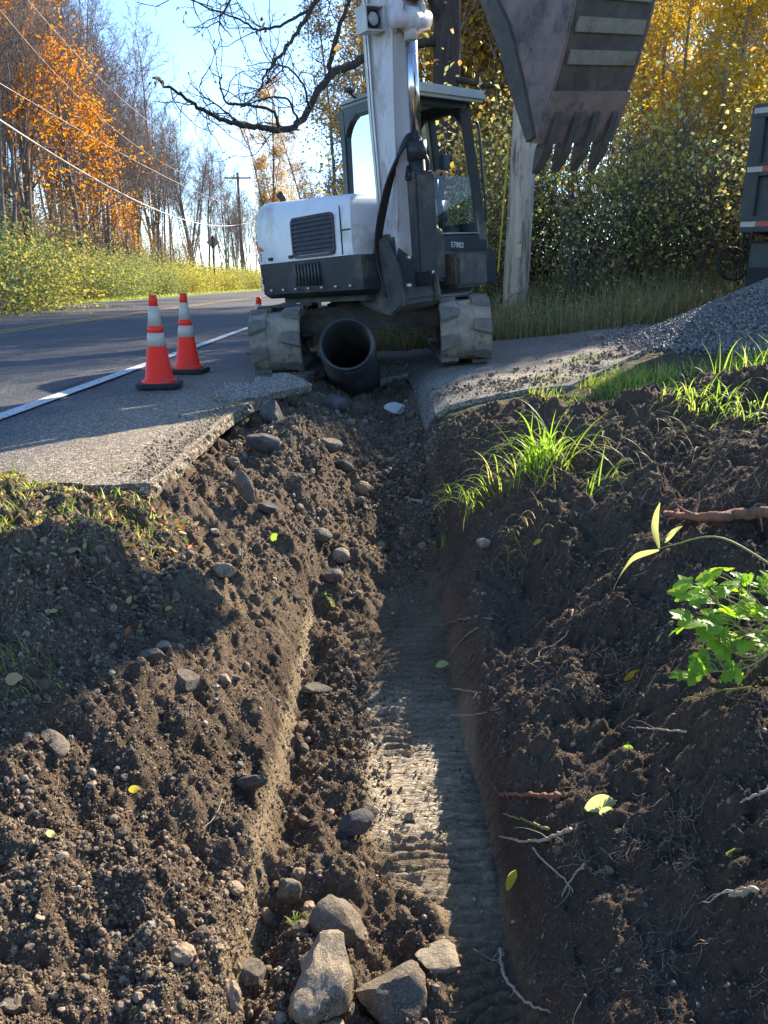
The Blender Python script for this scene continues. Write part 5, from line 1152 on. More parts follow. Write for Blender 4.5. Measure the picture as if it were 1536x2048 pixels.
# ================================================================ corrugated drain pipe
M_pipe = surf('black_corrugated_plastic', (0.028, 0.030, 0.032), (0.045, 0.046, 0.048), rough=0.42, scale=6, c3=(0.10, 0.09, 0.075), bump=0.001)
pc = P(693, 688, 6.65); pd = Vector((0.04, 0.93, -0.42)).normalized()
prof = []; Rp = 0.225
for k in range(26):
    z = k*0.062
    if k == 0: prof += [(Rp-0.012, 0.0), (Rp+0.006, 0.0), (Rp+0.008, 0.02)]
    else: prof += [(Rp-0.006, z-0.012), (Rp+0.016, z), (Rp+0.020, z+0.012), (Rp+0.020, z+0.028), (Rp+0.016, z+0.038), (Rp-0.006, z+0.048)]
L_ = prof[-1][1]; prof += [(Rp-0.02, L_), (Rp-0.024, L_*0.5), (Rp-0.024, 0.02), (Rp-0.012, 0.0)]
g = Geo(); lathe(g, prof, 56, M=Matrix.Translation(pc)@pd.to_track_quat('Z', 'Y').to_matrix().to_4x4())
pipe = g.build('drain_pipe', M_pipe); tag(pipe, 'black corrugated plastic drain pipe poking up out of the trench between the tracks', 'pipe')

# ================================================================ utility poles, wires, sign
M_pole = surf('weathered_pole_wood', (0.52, 0.43, 0.34), (0.38, 0.29, 0.21), rough=0.85, scale=6, c3=(0.13, 0.085, 0.055), bump=0.008, bscale=26, stretch=(2.5, 2.5, 0.35))
M_polew = surf('pole_wood_far', (0.26, 0.20, 0.16), rough=0.85, scale=3)
pb = P(1031, 572, 10.9); pz = zg(pb.x, pb.y)
up = empty('utility_pole', (pb.x, pb.y, pz-0.05), 'thick weathered grey wooden utility pole behind the raised bucket', 'utility pole')
r = np.random.RandomState(9); g = Geo(); n = 40; zz = np.linspace(0, 9.5, n); cx = 0.0+0.010*zz
k = 28; a = np.arange(k)*2*math.pi/k; V = []
for i in range(n):
    R0 = 0.172-0.006*zz[i]; rr = R0*(1+0.05*vnoise(np.cos(a)*2+5, np.sin(a)*2+zz[i]*0.5, 91)+0.06*vnoise(a*3.5, zz[i]*1.4+a*0, 92)); V.append(np.stack([cx[i]+rr*np.cos(a), rr*np.sin(a), zz[i]+a*0], -1))
V = np.array(V); i = np.arange(n-1)[:, None]*k; j = np.arange(k)[None, :]; g.add(V.reshape(-1, 3), np.stack([i+j, i+(j+1) % k, i+k+(j+1) % k, i+k+j], -1).reshape(-1, 4))
g.build('pole', M_pole, up)
bmobj('tag_plate', bbox((-0.015, -0.178, 0.86), (0.075, 0.004, 0.17), 0.001), surf('yellow_tag', (0.62, 0.45, 0.16), (0.45, 0.45, 0.42), rough=0.5, scale=22), up)
bmobj('guy_guard', [bbox((0, 0, 0), (0.022, 0.012, 1.7), 0.004, Matrix.Translation((-0.20, 0.06, 1.45))@Matrix.Rotation(R(2.5), 4, 'Y'))], surf('yellow_plastic', (0.55, 0.42, 0.05), rough=0.5), up)
g = Geo(); lathe(g, [(0.0005, 0), (0.05, 0.002), (0.055, 0.012), (0.03, 0.02), (0.0005, 0.02)], 18, M=Matrix.Translation((0.02, -0.158, 0.36))@Matrix.Rotation(R(90), 4, 'X')); g.build('knot', M_pole, up)
fp = empty('utility_pole', (-14.2, 81, 0.1), 'slim distant utility pole with a crossarm at the end of the sagging wires', 'utility pole')
g = Geo(); tube(g, [(0, 0, 0), (0, 0, 5), (0, 0, 10.6)], [0.19, 0.16, 0.13], 10); g.build('pole', M_polew, fp)
bmobj('crossarm', bbox((0, -0.12, 10.1), (2.6, 0.12, 0.15), 0.01), M_polew, fp)
for x_ in (-1.15, -0.4, 1.15):
    g = Geo(); cyl(g, (x_, -0.12, 10.17), (x_, -0.12, 10.38), 0.05, 10, 0.03); g.build('insulator', M_polew, fp)
M_wire = surf('pale_wire', (0.52, 0.50, 0.48), rough=0.5); M_wire2 = surf('thin_wire', (0.50, 0.42, 0.38), rough=0.5)
def wire(pts3, rad, label, m):
    ys_ = [p[1] for p in pts3]; cx_ = np.polyfit(ys_, [p[0] for p in pts3], 2); cz_ = np.polyfit(ys_, [p[2] for p in pts3], 2)
    yy = np.linspace(12, pts3[0][1], 60); g = Geo(); tube(g, np.stack([np.polyval(cx_, yy), yy, np.polyval(cz_, yy)], -1), rad, 5)
    o = g.build('utility_wire', m); tag(o, label, 'wire', 'overhead wires along the left side of the road'); return o
def WP(px, py, D): return tuple(P(px, py, D))
wire([WP(502, 443, 80), WP(395, 449, 52), WP(250, 385, 34), WP(0, 245, 21)], 0.030, 'thick pale cable, the lowest of the wires sagging along the left side', M_wire)
wire([WP(502, 425, 80), WP(350, 363, 46), WP(0, 167, 22)], 0.014, 'thin pinkish wire, second lowest of the wires on the left', M_wire2)
wire([WP(500, 398, 80), WP(300, 310, 46), WP(0, 20, 20)], 0.012, 'faint thin wire, third lowest of the wires on the left', M_wire2)
wire([WP(480, 341, 80), WP(300, 245, 44), WP(55, 0, 22)], 0.012, 'topmost faint wire running to the crossarm of the distant pole', M_wire2)
sp = P(431, 578, 55)
sg = empty('road_sign', (sp.x, 55, 0.1), 'back of a diamond road sign on a thin post by the far verge', 'sign')
bmobj('sign_plate', prism([(0.45, 0), (0, 0.45), (-0.45, 0), (0, -0.45)], -0.01, 0.01, Matrix.Translation((0, 0.06, 3.1))@Matrix.Rotation(R(90), 4, 'X'), 0.004), surf('sign_back', (0.36, 0.29, 0.23), (0.28, 0.24, 0.20), rough=0.5, scale=3), sg)
bmobj('post', bbox((0, 0, 1.75), (0.09, 0.06, 3.6), 0.01), surf('rusty_post', (0.10, 0.075, 0.06), rough=0.8), sg)

# ================================================================ dump truck at the right edge
M_truck = surf('dark_green_truck_paint', (0.018, 0.030, 0.032), (0.030, 0.045, 0.046), rough=0.4, scale=4, c3=(0.06, 0.065, 0.06), bump=0.001)
M_red = surf('red_reflective_tape', (0.40, 0.07, 0.06), rough=0.4); M_wtape = surf('white_reflective_tape', (0.40, 0.38, 0.33), rough=0.4)
tk = empty('dump_truck', (0, 0, 0), 'dark green dump truck tipping gravel at the right edge', 'truck')
ta = P(1492, 300, 8.6); TM = Matrix.Translation((ta.x, ta.y, 0))@Matrix.Rotation(R(-36), 4, 'Z')   # local x along the tailgate, y forward along the truck
tk.matrix_world = TM@Matrix.Translation((0, 0, 0.25))
z0 = 1.20-0.25+0.10; z1 = 2.42-0.25+0.02
def tb(c, s, bev=0.01): return bbox(c, s, bev)
bmobj('dump_body', [tb((0.06, 2.3, (z0+z1)/2), (0.07, 4.5, z1-z0)), tb((2.36, 2.3, (z0+z1)/2), (0.07, 4.5, z1-z0)), tb((1.21, 2.3, z0+0.02), (2.26, 4.5, 0.06)), tb((1.21, 4.5, (z0+z1)/2+0.1), (2.3, 0.07, z1-z0+0.2))]+[tb((-0.0, 0.6+0.75*k_, (z0+z1)/2), (0.07, 0.09, z1-z0-0.05)) for k_ in range(6)]+[tb((2.43, 0.6+0.75*k_, (z0+z1)/2), (0.07, 0.09, z1-z0-0.05)) for k_ in range(6)], M_truck, tk, True)
tg_ = bmobj('tailgate', [tb((1.21, 0.02, (z0+z1)/2), (2.25, 0.035, z1-z0-0.04)), tb((0.10, -0.03, (z0+z1)/2), (0.13, 0.10, z1-z0+0.06)), tb((2.32, -0.03, (z0+z1)/2), (0.13, 0.10, z1-z0+0.06)), tb((1.21, -0.035, z1-0.03), (2.3, 0.12, 0.13)), tb((1.21, -0.035, (z0+z1)/2-0.0), (2.1, 0.11, 0.12)), tb((1.21, -0.035, z0+0.05), (2.3, 0.12, 0.15))]+[tb((0.16+0.42*k_, -0.03, (z0+z1)/2), (0.06, 0.07, z1-z0-0.1)) for k_ in range(1, 6)], M_truck, tk, True)
for zz_ in (z1-0.03, (z0+z1)/2, z0+0.05):
    for k_ in range(15):
        bmobj('tape', bbox((0.13+0.15*k_, -0.0985, zz_), (0.145, 0.005, 0.05), 0), M_red if k_ % 2 else M_wtape, tg_)
bmobj('mud_flap', bbox((0.38, 0.25, 0.55), (0.55, 0.02, 0.8), 0.004), M_cbase, tk); bmobj('mud_flap', bbox((2.04, 0.25, 0.55), (0.55, 0.02, 0.8), 0.004), M_cbase, tk)
bmobj('chassis', [tb((0.78, 3.6, 0.78), (0.10, 7.2, 0.22)), tb((1.64, 3.6, 0.78), (0.10, 7.2, 0.22)), tb((1.21, 0.3, 0.80), (2.2, 0.14, 0.26))], M_truck, tk, True)
bmobj('cab_body', [tb((1.21, 6.1, 1.75), (2.1, 1.7, 1.7), 0.12), tb((1.21, 7.5, 1.25), (1.7, 1.4, 0.9), 0.12)], surf('white_cab_paint', (0.6, 0.6, 0.6), rough=0.35), tk, True)
M_tyre = surf('truck_tyre', (0.02, 0.02, 0.02), rough=0.85, c3=(0.08, 0.07, 0.06), bump=0.004)
for (x_, y_) in ((0.22, 1.0), (2.20, 1.0), (0.22, 2.15), (2.20, 2.15), (0.2, 6.9), (2.22, 6.9)):
    g = Geo(); M = Matrix.Translation((x_, y_, 0.50))@Matrix.Rotation(R(90), 4, 'Y'); lathe(g, [(0.28, -0.14), (0.44, -0.15), (0.50, -0.11), (0.50, 0.11), (0.44, 0.15), (0.28, 0.14)], 32, M=M); w_ = g.build('wheel', M_tyre, tk)
    g = Geo(); lathe(g, [(0.001, -0.06), (0.2, -0.08), (0.28, -0.13), (0.28, 0.13), (0.2, 0.08), (0.001, 0.06)], 24, M=M); g.build('rim', surf('steel_rim', (0.3, 0.3, 0.3), rough=0.5, metal=0.5), w_)

# ================================================================ gravel pile
M_gravel = surf('blue_grey_gravel', (0.13, 0.145, 0.16), (0.22, 0.235, 0.25), rough=0.65, scale=20, spots=(30, (0.30, 0.31, 0.32), 0.75))
def island_stone(name, cols, rough=0.7, bump=0.002):
    m, nt, out = newmat(name); L = nt.links.new
    g = N(nt, 'ShaderNodeNewGeometry'); rp = ramp(nt, [(i/len(cols), c) for i, c in enumerate(cols)], g.outputs['Random Per Island'], 'CONSTANT')
    n = N(nt, 'ShaderNodeTexNoise', inp={'Scale': 90.0, 'Detail': 6.0, 'Roughness': 0.7}); L(g.outputs['Position'], n.inputs['Vector'])
    r2 = ramp(nt, [(0.3, (0.55,)*3), (0.7, (1.35,)*3)], n.outputs['Fac'])
    mx = N(nt, 'ShaderNodeMix', data_type='RGBA', blend_type='MULTIPLY', inp={0: 1.0}); L(rp.outputs[0], mx.inputs[6]); L(r2.outputs[0], mx.inputs[7])
    b = N(nt, 'ShaderNodeBsdfPrincipled', inp={'Roughness': rough, 'Specular IOR Level': 0.35}); L(mx.outputs[2], b.inputs['Base Color'])
    bp = N(nt, 'ShaderNodeBump', inp={'Strength': 1.0, 'Distance': bump}); L(n.outputs['Fac'], bp.inputs['Height']); L(bp.outputs[0], b.inputs['Normal']); L(b.outputs[0], out.inputs[0]); return m
M_gst = island_stone('gravel_stones', [(0.12, 0.118, 0.115), (0.18, 0.177, 0.172), (0.08, 0.079, 0.078), (0.26, 0.25, 0.24), (0.14, 0.138, 0.134)], 0.5)
pcx, pcy, prx, pzh = 5.15, 7.60, 2.75, 1.06
def pileh(x, y):
    d = np.sqrt(((x-pcx)/1.0)**2+((y-pcy)/0.85)**2)*(1+0.10*vnoise(x*0.9, y*0.9, 95)); 
    return base(x, y)+np.maximum(pzh*(1-d/prx), -0.05)-0.12*pzh*np.exp(-(d/0.5)**2)
g = Geo(); xs_ = np.arange(pcx-3.1, pcx+3.1, 0.03); ys_ = np.arange(pcy-2.7, pcy+2.5, 0.03); XX, YY = np.meshgrid(xs_, ys_); ZZ = pileh(XX, YY)+0.02*vnoise(XX*28, YY*28, 96)+0.012*vnoise(XX*60, YY*60, 97)
grid(g, np.stack([XX, YY, ZZ], -1), *XX.shape)
r = np.random.RandomState(21); n = 42000; px_ = r.uniform(pcx-2.95, pcx+1.2, n); py_ = r.uniform(pcy-2.5, pcy+1.6, n); hz = pileh(px_, py_); k = hz > base(px_, py_)+r.uniform(-0.03, 0.03, n)
px_, py_, hz = px_[k], py_[k], hz[k]; scatter_stones(g, np.stack([px_, py_, hz+0.008], -1), r.uniform(0.008, 0.021, len(px_)), r, 0 if False else 1, (0.5, 1.0), 0.3)
n = 2600; an = r.uniform(math.pi*0.75, math.pi*1.75, n); dd = prx*(0.93+np.abs(r.normal(0, 0.09, n))); sx_ = pcx+dd*np.cos(an); sy_ = pcy+0.85*dd*np.sin(an); scatter_stones(g, np.stack([sx_, sy_, np.maximum(pileh(sx_, sy_), base(sx_, sy_)+0.05)+0.006], -1), r.uniform(0.007, 0.018, n), r, 1, (0.5, 1.0), 0.3)
gp = g.build('gravel_pile', M_gst, smooth=False); tag(gp, 'heap of blue-grey crushed gravel below the tipping truck', 'gravel pile', kind='stuff')
# gravel still sliding from the truck
# black hoop leaning in the weeds
hc = P(1466, 527, 9.9); g = Geo(); a = np.linspace(0, 2*math.pi, 41); Rh = 0.185
for k in range(3): tube(g, np.stack([hc.x+(Rh+0.006*k)*np.cos(a)*0.98, hc.y+0.02*k+0.08*np.sin(a), hc.z+(Rh+0.004*k)*np.sin(a)*1.02], -1), 0.011, 8, False)
hp_ = g.build('hose_coil', M_hose, smooth=True); tag(hp_, 'thin black coil of hose standing in the weeds left of the truck', 'hose coil')
# ================================================================ loose soil: clods, crumbs, pebbles
M_clod = island_stone('soil_clods', [(0.147, 0.108, 0.072), (0.211, 0.156, 0.105), (0.102, 0.074, 0.051), (0.275, 0.209, 0.141), (0.173, 0.128, 0.087), (0.122, 0.092, 0.064)], 0.9, 0.003)
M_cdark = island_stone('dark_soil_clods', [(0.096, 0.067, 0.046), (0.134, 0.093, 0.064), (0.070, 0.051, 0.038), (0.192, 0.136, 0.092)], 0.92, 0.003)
M_peb = island_stone('pebbles', [(0.17, 0.15, 0.12), (0.25, 0.215, 0.165), (0.13, 0.12, 0.105), (0.20, 0.155, 0.11), (0.33, 0.285, 0.21), (0.15, 0.14, 0.125)], 0.6, 0.001)
def rock_mat(name, c1, c2, c3): return surf(name, c1, c2, rough=0.85, scale=14, c3=c3, bump=0.014, bscale=34, spots=(420, tuple(min(1, x*1.5) for x in c2), 0.85))
M_rock = rock_mat('field_stone', (0.22, 0.175, 0.12), (0.33, 0.27, 0.185), (0.12, 0.09, 0.062))
M_rock2 = rock_mat('dark_field_stone', (0.115, 0.095, 0.074), (0.18, 0.15, 0.115), (0.075, 0.062, 0.05))
M_asph = rock_mat('broken_asphalt', (0.055, 0.055, 0.058), (0.095, 0.092, 0.09), (0.14, 0.12, 0.095))
M_tanst = rock_mat('tan_cobble', (0.33, 0.28, 0.20), (0.26, 0.215, 0.15), (0.20, 0.16, 0.12))
r = np.random.RandomState(77)
def soil_points(n, d0=0.85, d1=6.6, power=1.3, xlo=-9, xhi=9):
    u = r.rand(n); a = 1-power; D = (d0**a+u*(d1**a-d0**a))**(1/a)
    x = r.uniform(-1, 1, n)*0.53*(D*0.957+0.45); k = (soilmask(x, D) > 0.45) & (x > xlo) & (x < xhi)
    k &= ~((x < edge_r(D)+0.02) & (D > 3.04)); xn_ = np.interp(x, [-0.45, 0.24, 0.31, 0.9, 1.3, 1.9, 2.5], [7.6, 7.55, 5.42, 5.36, 5.40, 6.25, 7.2]); k &= D < xn_+0.05
    return x[k], D[k]
def smooth_zone(x, y): return (x > -0.06+0.22*sstep(1.95, 1.5, y)) & (x < 0.36) & (y < 3.6)
def wall_zone(x, y): return (x > 0.33) & (x < 0.52) & (y < 4.2)
x, y = soil_points(280000); keep = r.rand(len(x)) < np.where(smooth_zone(x, y), np.where(x < 0.03+0.05*vnoise(y*6, y*0, 402), 0.3, 0.05), np.where(wall_zone(x, y), 0.75, np.where(x > 0.4, 0.42, 1.0))); x, y = x[keep], y[keep]
sz = np.exp(r.normal(0, 0.48, len(x)))*0.0019*(0.65+0.36*y); sz = np.clip(sz*(1+0.7*np.clip(vnoise(x*2.2, y*2.2, 401)*2, -0.4, 1)), 0.0014, 0.016)
sz = np.where((y > 3.6) & (x < 0.3), sz*1.25, sz)
z = hfull(x, y)+sz*0.25
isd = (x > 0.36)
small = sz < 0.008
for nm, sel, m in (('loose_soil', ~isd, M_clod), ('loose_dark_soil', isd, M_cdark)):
    g = Geo(); k = sel & small; scatter_stones(g, np.stack([x, y, z], -1)[k], sz[k], r, 1, (0.6, 1.0), 0.22) if False else None
    v0 = ico(1)[0][:0]
    # crumbs: icosahedra; clods: finer, rougher
    bm = bmesh.new(); bmesh.ops.create_icosphere(bm, subdivisions=1, radius=1); ICO[0] = (np.array([v.co[:] for v in bm.verts]), np.array([[v.index for v in f.verts] for f in bm.faces])); bm.free()
    scatter_stones(g, np.stack([x, y, z], -1)[k], sz[k], r, 0, (0.45, 1.0), 0.38)
    k = sel & ~small; scatter_stones(g, np.stack([x, y, z], -1)[k], sz[k], r, 2, (0.5, 1.0), 0.20)
    o = g.build(nm, m, smooth=False); tag(o, kind='stuff'); o['label'] = 'crumbly dug soil lying loose over the trench bank' if nm == 'loose_soil' else 'dark crumbly soil on the shaded right side of the trench'
x, y = soil_points(2200, power=1.5); keep = r.rand(len(x)) < np.where(smooth_zone(x, y), 0.1, np.where(wall_zone(x, y), 0.1, np.where(x > 0.4, 0.12, 1.0))); x, y = x[keep], y[keep]
sz = np.clip(np.exp(r.normal(0, 0.5, len(x)))*0.0048*(0.7+0.22*y), 0.003, 0.020)
g = Geo(); scatter_stones(g, np.stack([x, y, hfull(x, y)+sz*0.45], -1), sz, r, 1, (0.5, 1.0), 0.14); o = g.build('pebbles', M_peb, smooth=False); tag(o, 'small grey and tan pebbles scattered over the soil', kind='stuff')
# larger crumbling lumps at the far end of the cut and along the foot of the left bank
x, y = soil_points(2600, d0=1.0, d1=6.4, power=0.2, xhi=0.35); keep = (r.rand(len(x)) < np.where(y > 3.9, 0.75, np.where((x > -0.34) & (x < -0.05), 0.45, 0.10))) & ~smooth_zone(x, y); x, y = x[keep], y[keep]
sz = np.clip(np.exp(r.normal(0, 0.45, len(x)))*0.020, 0.008, 0.055)
g = Geo(); scatter_stones(g, np.stack([x, y, hfull(x, y)+sz*0.2], -1), sz, r, 3, (0.5, 0.95), 0.09); o = g.build('soil_lumps', M_clod, smooth=False); tag(o, 'lumps of broken earth piled at the far end of the cut', kind='stuff')

# ================================================================ rocks and broken asphalt, one by one
def rock(name, label, px, py, w, d, h, seed, m, rot=(0, 0, 0), cat='rock', sink=0.3, cuts=9, group=None, rough=0.05):
    """w, d, h in full-size pixels at that distance"""
    p = G(px, py); dep = p.y*0.957+(EYE-p.z)*0.29; k = dep/1539*0.5
    g = Geo(); M = Matrix.Rotation(rot[2], 4, 'Z')@Matrix.Rotation(rot[1], 4, 'Y')@Matrix.Rotation(rot[0], 4, 'X')
    rock_geo(g, seed, w*k, d*k, h*k, 4, cuts, M, rough); o = g.build(name, m, smooth=True)
    o.data.set_sharp_from_angle(angle=R(28))
    o.location = (p.x, p.y, p.z+h*k*(1-sink*2)); tag(o, label, cat, group); return o
rock('boulder', 'squat dark brown angular rock behind the longer pale one at the bottom of the trench', 672, 1872, 150, 120, 120, 101, M_rock2, (0.1, 0.2, 0.3), sink=0.24)
rock('boulder', 'long pale tan rock standing tilted at the bottom edge, front of the squat one', 645, 2010, 130, 190, 180, 102, M_rock, (-0.65, 0.1, -0.25), sink=0.17, rough=0.09)
rock('boulder', 'rounded grey-brown rock at the bottom edge, right of the long pale one', 785, 2005, 150, 130, 100, 103, M_rock2, (0.2, -0.1, 0.5), sink=0.27, rough=0.08)
rock('stone', 'flat tan stone on the trench floor above the rounded grey rock', 880, 1925, 110, 70, 44, 104, M_tanst, (0.1, 0, 0.3), sink=0.2, cat='stone')
rock('stone', 'small pointed stone with a mossy green leaf beside it, left of the squat rock', 580, 1806, 52, 40, 72, 105, M_rock2, (0, 0.2, 0.4), sink=0.1, cat='stone')
rock('stone', 'purplish brown clod-like stone low on the left bank near the bottom', 500, 1955, 64, 55, 44, 106, M_rock2, sink=0.2, cat='stone')
rock('asphalt_chunk', 'black leaning slab of asphalt lying on the lower left bank', 500, 1578, 52, 110, 26, 107, M_asph, (-0.75, 0.5, 0.45), 'asphalt chunk', 0.05, 6)
rock('asphalt_chunk', 'black lump of asphalt casting a long shadow beside the sunlit floor patch', 712, 1662, 74, 60, 44, 108, M_asph, (0.1, -0.3, 0.3), 'asphalt chunk', 0.1, 7)
rock('asphalt_chunk', 'upright brown slab stuck in the bank below the pavement corner', 492, 1012, 30, 22, 78, 109, M_rock2, (0.1, -0.30, 0.2), 'asphalt chunk', 0.0, 6)
rock('asphalt_chunk', 'dark chunk lying just right of the upright slab', 532, 1026, 46, 34, 26, 110, M_asph, (0, 0.3, 0.5), 'asphalt chunk', 0.1, 7)
rock('asphalt_chunk', 'large dark chunk of asphalt on top of the heap beside the trench', 530, 902, 74, 60, 46, 111, M_asph, (0.2, 0.3, 0.1), 'asphalt chunk', 0.1, 7)
rock('asphalt_chunk', 'pointed dark chunk standing at the back of the heap beside the pavement', 548, 862, 56, 50, 70, 112, M_asph, (0.1, -0.2, 0.6), 'asphalt chunk', 0.1, 7)
rock('stone', 'greenish pale flat-topped stone half way up the left bank', 450, 1152, 54, 42, 32, 113, M_rock, (0.15, 0.05, 0), sink=0.1, cat='stone')
rock('stone', 'thin upright stone splinter beside the greenish flat stone', 480, 1132, 12, 22, 44, 114, M_rock, (0, 0.3, 0), sink=0.05, cat='stone')
rock('stone', 'smooth round tan cobble at the foot of the heap in the trench', 682, 1124, 36, 32, 32, 115, M_tanst, (0, 0, 0), sink=0.08, cuts=0, cat='stone', rough=0.015)
rock('stone', 'brown cobble just below the smooth tan one', 668, 1160, 38, 32, 26, 116, M_rock2, (0, 0, 0.3), sink=0.12, cuts=2, cat='stone')
rock('stone', 'grey stone half buried in the shadow on the left bank beside two small pebbles', 372, 1372, 66, 56, 40, 117, M_rock2, (0.2, 0.2, 0.1), sink=0.2, cat='stone')
rock('stone', 'dull grey stone in the fingers of the bucket shadow', 302, 1318, 62, 46, 30, 118, M_rock2, (0.1, -0.2, 0.2), sink=0.2, cat='stone')
rock('stone', 'pale boulder tip poking out above the grey stone in the shadow', 330, 1300, 38, 26, 24, 119, M_rock, sink=0.15, cat='stone')
rock('stone', 'small rounded brown pebble stone at the shadow edge', 450, 1368, 28, 22, 24, 120, M_tanst, sink=0.1, cuts=2, cat='stone')
rock('stone', 'reddish little stone beside the rounded brown one', 474, 1362, 18, 14, 14, 121, M_rock2, sink=0.1, cuts=3, cat='stone')
rock('stone', 'slate grey slab half buried in shadow at the left edge', 112, 1492, 44, 110, 18, 122, M_rock2, (0.1, 0.1, 0.75), sink=0.2, cuts=5, cat='stone')
rock('stone', 'pale quartz pebble near the bottom left', 300, 2020, 32, 28, 22, 123, M_tanst, sink=0.1, cat='stone')
rock('stone', 'brown cobble at the bottom left corner', 22, 2018, 44, 38, 30, 124, M_rock2, sink=0.15, cuts=4, cat='stone')
rock('stone', 'flat topped stone in the middle of the heap left of the trench centre', 655, 905, 64, 44, 34, 125, M_rock2, (0.2, 0, 0.3), sink=0.1, cat='stone')
rock('stone', 'crusty lump beside the pipe end of the trench', 668, 826, 58, 44, 44, 126, M_asph, (0.1, 0.1, 0.4), sink=0.1, cuts=4, cat='stone')
rock('stone', 'dark slab leaning in the cut right of the flat topped stone', 688, 944, 48, 20, 24, 127, M_asph, (0.5, 0.3, -0.6), sink=0.05, cuts=5, cat='stone')
rock('stone', 'pale bluish flat stone right of the trench head', 790, 834, 46, 36, 24, 128, surf('pale_stone', (0.42, 0.42, 0.40), (0.33, 0.33, 0.32), rough=0.8, scale=12, bump=0.004), (0.3, 0.1, 0.4), sink=0.1, cat='stone')
rock('stone', 'dark cavity-side stone half way down the left bank of the cut', 640, 1085, 50, 40, 34, 129, M_rock2, (0.2, 0.2, 0.1), sink=0.15, cat='stone')
rock('stone', 'dark flat clod on the trench floor above the ledge', 632, 1385, 64, 36, 24, 130, M_rock2, (0, 0.1, 0.1), sink=0.2, cuts=5, cat='stone')
rock('stone', 'small pale cobble lying in the shade right of the scraped strip', 965, 1095, 30, 26, 22, 131, M_tanst, sink=0.1, cuts=2, cat='stone')
rs2 = np.random.RandomState(500); k_ = 0
for (a, b) in ((60, 1590), (410, 1750), (230, 1880), (440, 1900), (330, 1720), (130, 1700), (520, 1745), (80, 1840), (370, 1980), (170, 1960), (430, 1640), (250, 1560), (560, 1660), (600, 1750), (610, 1500), (520, 1420), (410, 1450), (590, 1200), (430, 1070), (380, 1110), (600, 1020), (720, 1010), (740, 980), (700, 1190), (760, 1075), (800, 1120), (345, 1560), (290, 1640), (470, 1800), (30, 1900), (110, 1995), (640, 1755), (820, 1640), (890, 1690), (215, 1760), (540, 1850)):
    w_ = rs2.uniform(11, 24); rock('stone', 'one of many small loose stones half sunk in the dug soil', a, b, w_, w_*rs2.uniform(0.6, 1), w_*rs2.uniform(0.5, 0.8), 600+k_, (M_rock, M_rock2, M_tanst, M_rock2)[rs2.randint(4)], (rs2.rand(), rs2.rand(), rs2.rand()*3), 'stone', 0.15, rs2.randint(1, 8), 'small stones in the dug soil'); k_ += 1
# lifted slab of pavement at the head of the trench
a_ = P(458, 812, 5.25); b_ = P(620, 775, 5.9)
bm = bmesh.new(); L1 = (b_-a_).length; ncol = 14; rng = random.Random(4)
tops = []; 
for i in range(ncol+1):
    t = i/ncol; wv = 0.22+0.05*rng.uniform(-1, 1)-(0.10 if i == ncol else 0); tops.append((t*L1, rng.uniform(-0.012, 0.012), wv))
poly = [(t, o) for t, o, w_ in tops]+[(t, o+w_) for t, o, w_ in reversed(tops)]
bm = prism(poly, 0, 0.065, None, 0.006, 1)
bmesh.ops.triangulate(bm, faces=bm.faces[:])
dx = (b_-a_).normalized(); yv = Vector((0, 0, 1)).cross(dx).normalized(); yv = (yv*0.92+Vector((0, 0, 0.34))).normalized(); zv = dx.cross(yv).normalized()
o = bmobj('pavement_slab', bm, M_drive, None); o.matrix_world = Matrix(((dx.x, yv.x, zv.x, a_.x), (dx.y, yv.y, zv.y, a_.y), (dx.z, yv.z, zv.z, a_.z-0.03), (0, 0, 0, 1)))
tag(o, 'long lifted slab of broken pavement lying at the head of the trench', 'pavement slab')

# ================================================================ grass blades
def blades(g, pos, length, width, r, lean=0.6, az=None, seg=6, droop=1.0):
    n = len(pos); pos = np.asarray(pos, float); length = np.broadcast_to(length, (n,)); width = np.broadcast_to(width, (n,))
    az = r.uniform(0, 2*math.pi, n) if az is None else az
    ln = np.clip(r.normal(lean, 0.35, n), 0.02, 1.6); t = np.linspace(0, 1, seg)
    ang = ln[:, None]*0.5+droop*ln[:, None]*1.6*t[None, :]**1.3           # angle from vertical along the blade
    ds = length[:, None]/(seg-1)
    hx = np.concatenate([np.zeros((n, 1)), np.cumsum(np.sin(ang[:, :-1])*ds, 1)], 1); hz = np.concatenate([np.zeros((n, 1)), np.cumsum(np.cos(ang[:, :-1])*ds, 1)], 1)
    dx, dy = np.cos(az)[:, None], np.sin(az)[:, None]
    c = np.stack([pos[:, 0:1]+hx*dx, pos[:, 1:2]+hx*dy, pos[:, 2:3]+hz], -1)
    wd = width[:, None]*np.clip(1.15-t**1.5*1.12, 0.03, 1)[None, :]*0.5; s = np.stack([-dy+0*t, dx+0*t, 0*hx], -1)
    a = c-s*wd[..., None]; b = c+s*wd[..., None]; V = np.stack([a, b], 2).reshape(n, -1, 3)
    i = (np.arange(seg-1)*2)[None, :]+(np.arange(n)*seg*2)[:, None]; g.add(V.reshape(-1, 3), np.stack([i, i+1, i+3, i+2], -1).reshape(-1, 4))
L_grass = leafmat('grass_blades', [(0.24, 0.34, 0.06), (0.32, 0.40, 0.08), (0.16, 0.26, 0.05), (0.42, 0.42, 0.12), (0.22, 0.32, 0.06), (0.50, 0.44, 0.20)])
L_lush = leafmat('lush_grass_blades', [(0.26, 0.40, 0.06), (0.34, 0.46, 0.08), (0.18, 0.30, 0.05), (0.42, 0.48, 0.12)], trans=0.55)
L_straw = leafmat('dry_grass_blades', [(0.30, 0.26, 0.14), (0.40, 0.34, 0.20), (0.20, 0.20, 0.09), (0.24, 0.28, 0.10), (0.34, 0.24, 0.14)], trans=0.4)
r = np.random.RandomState(88)
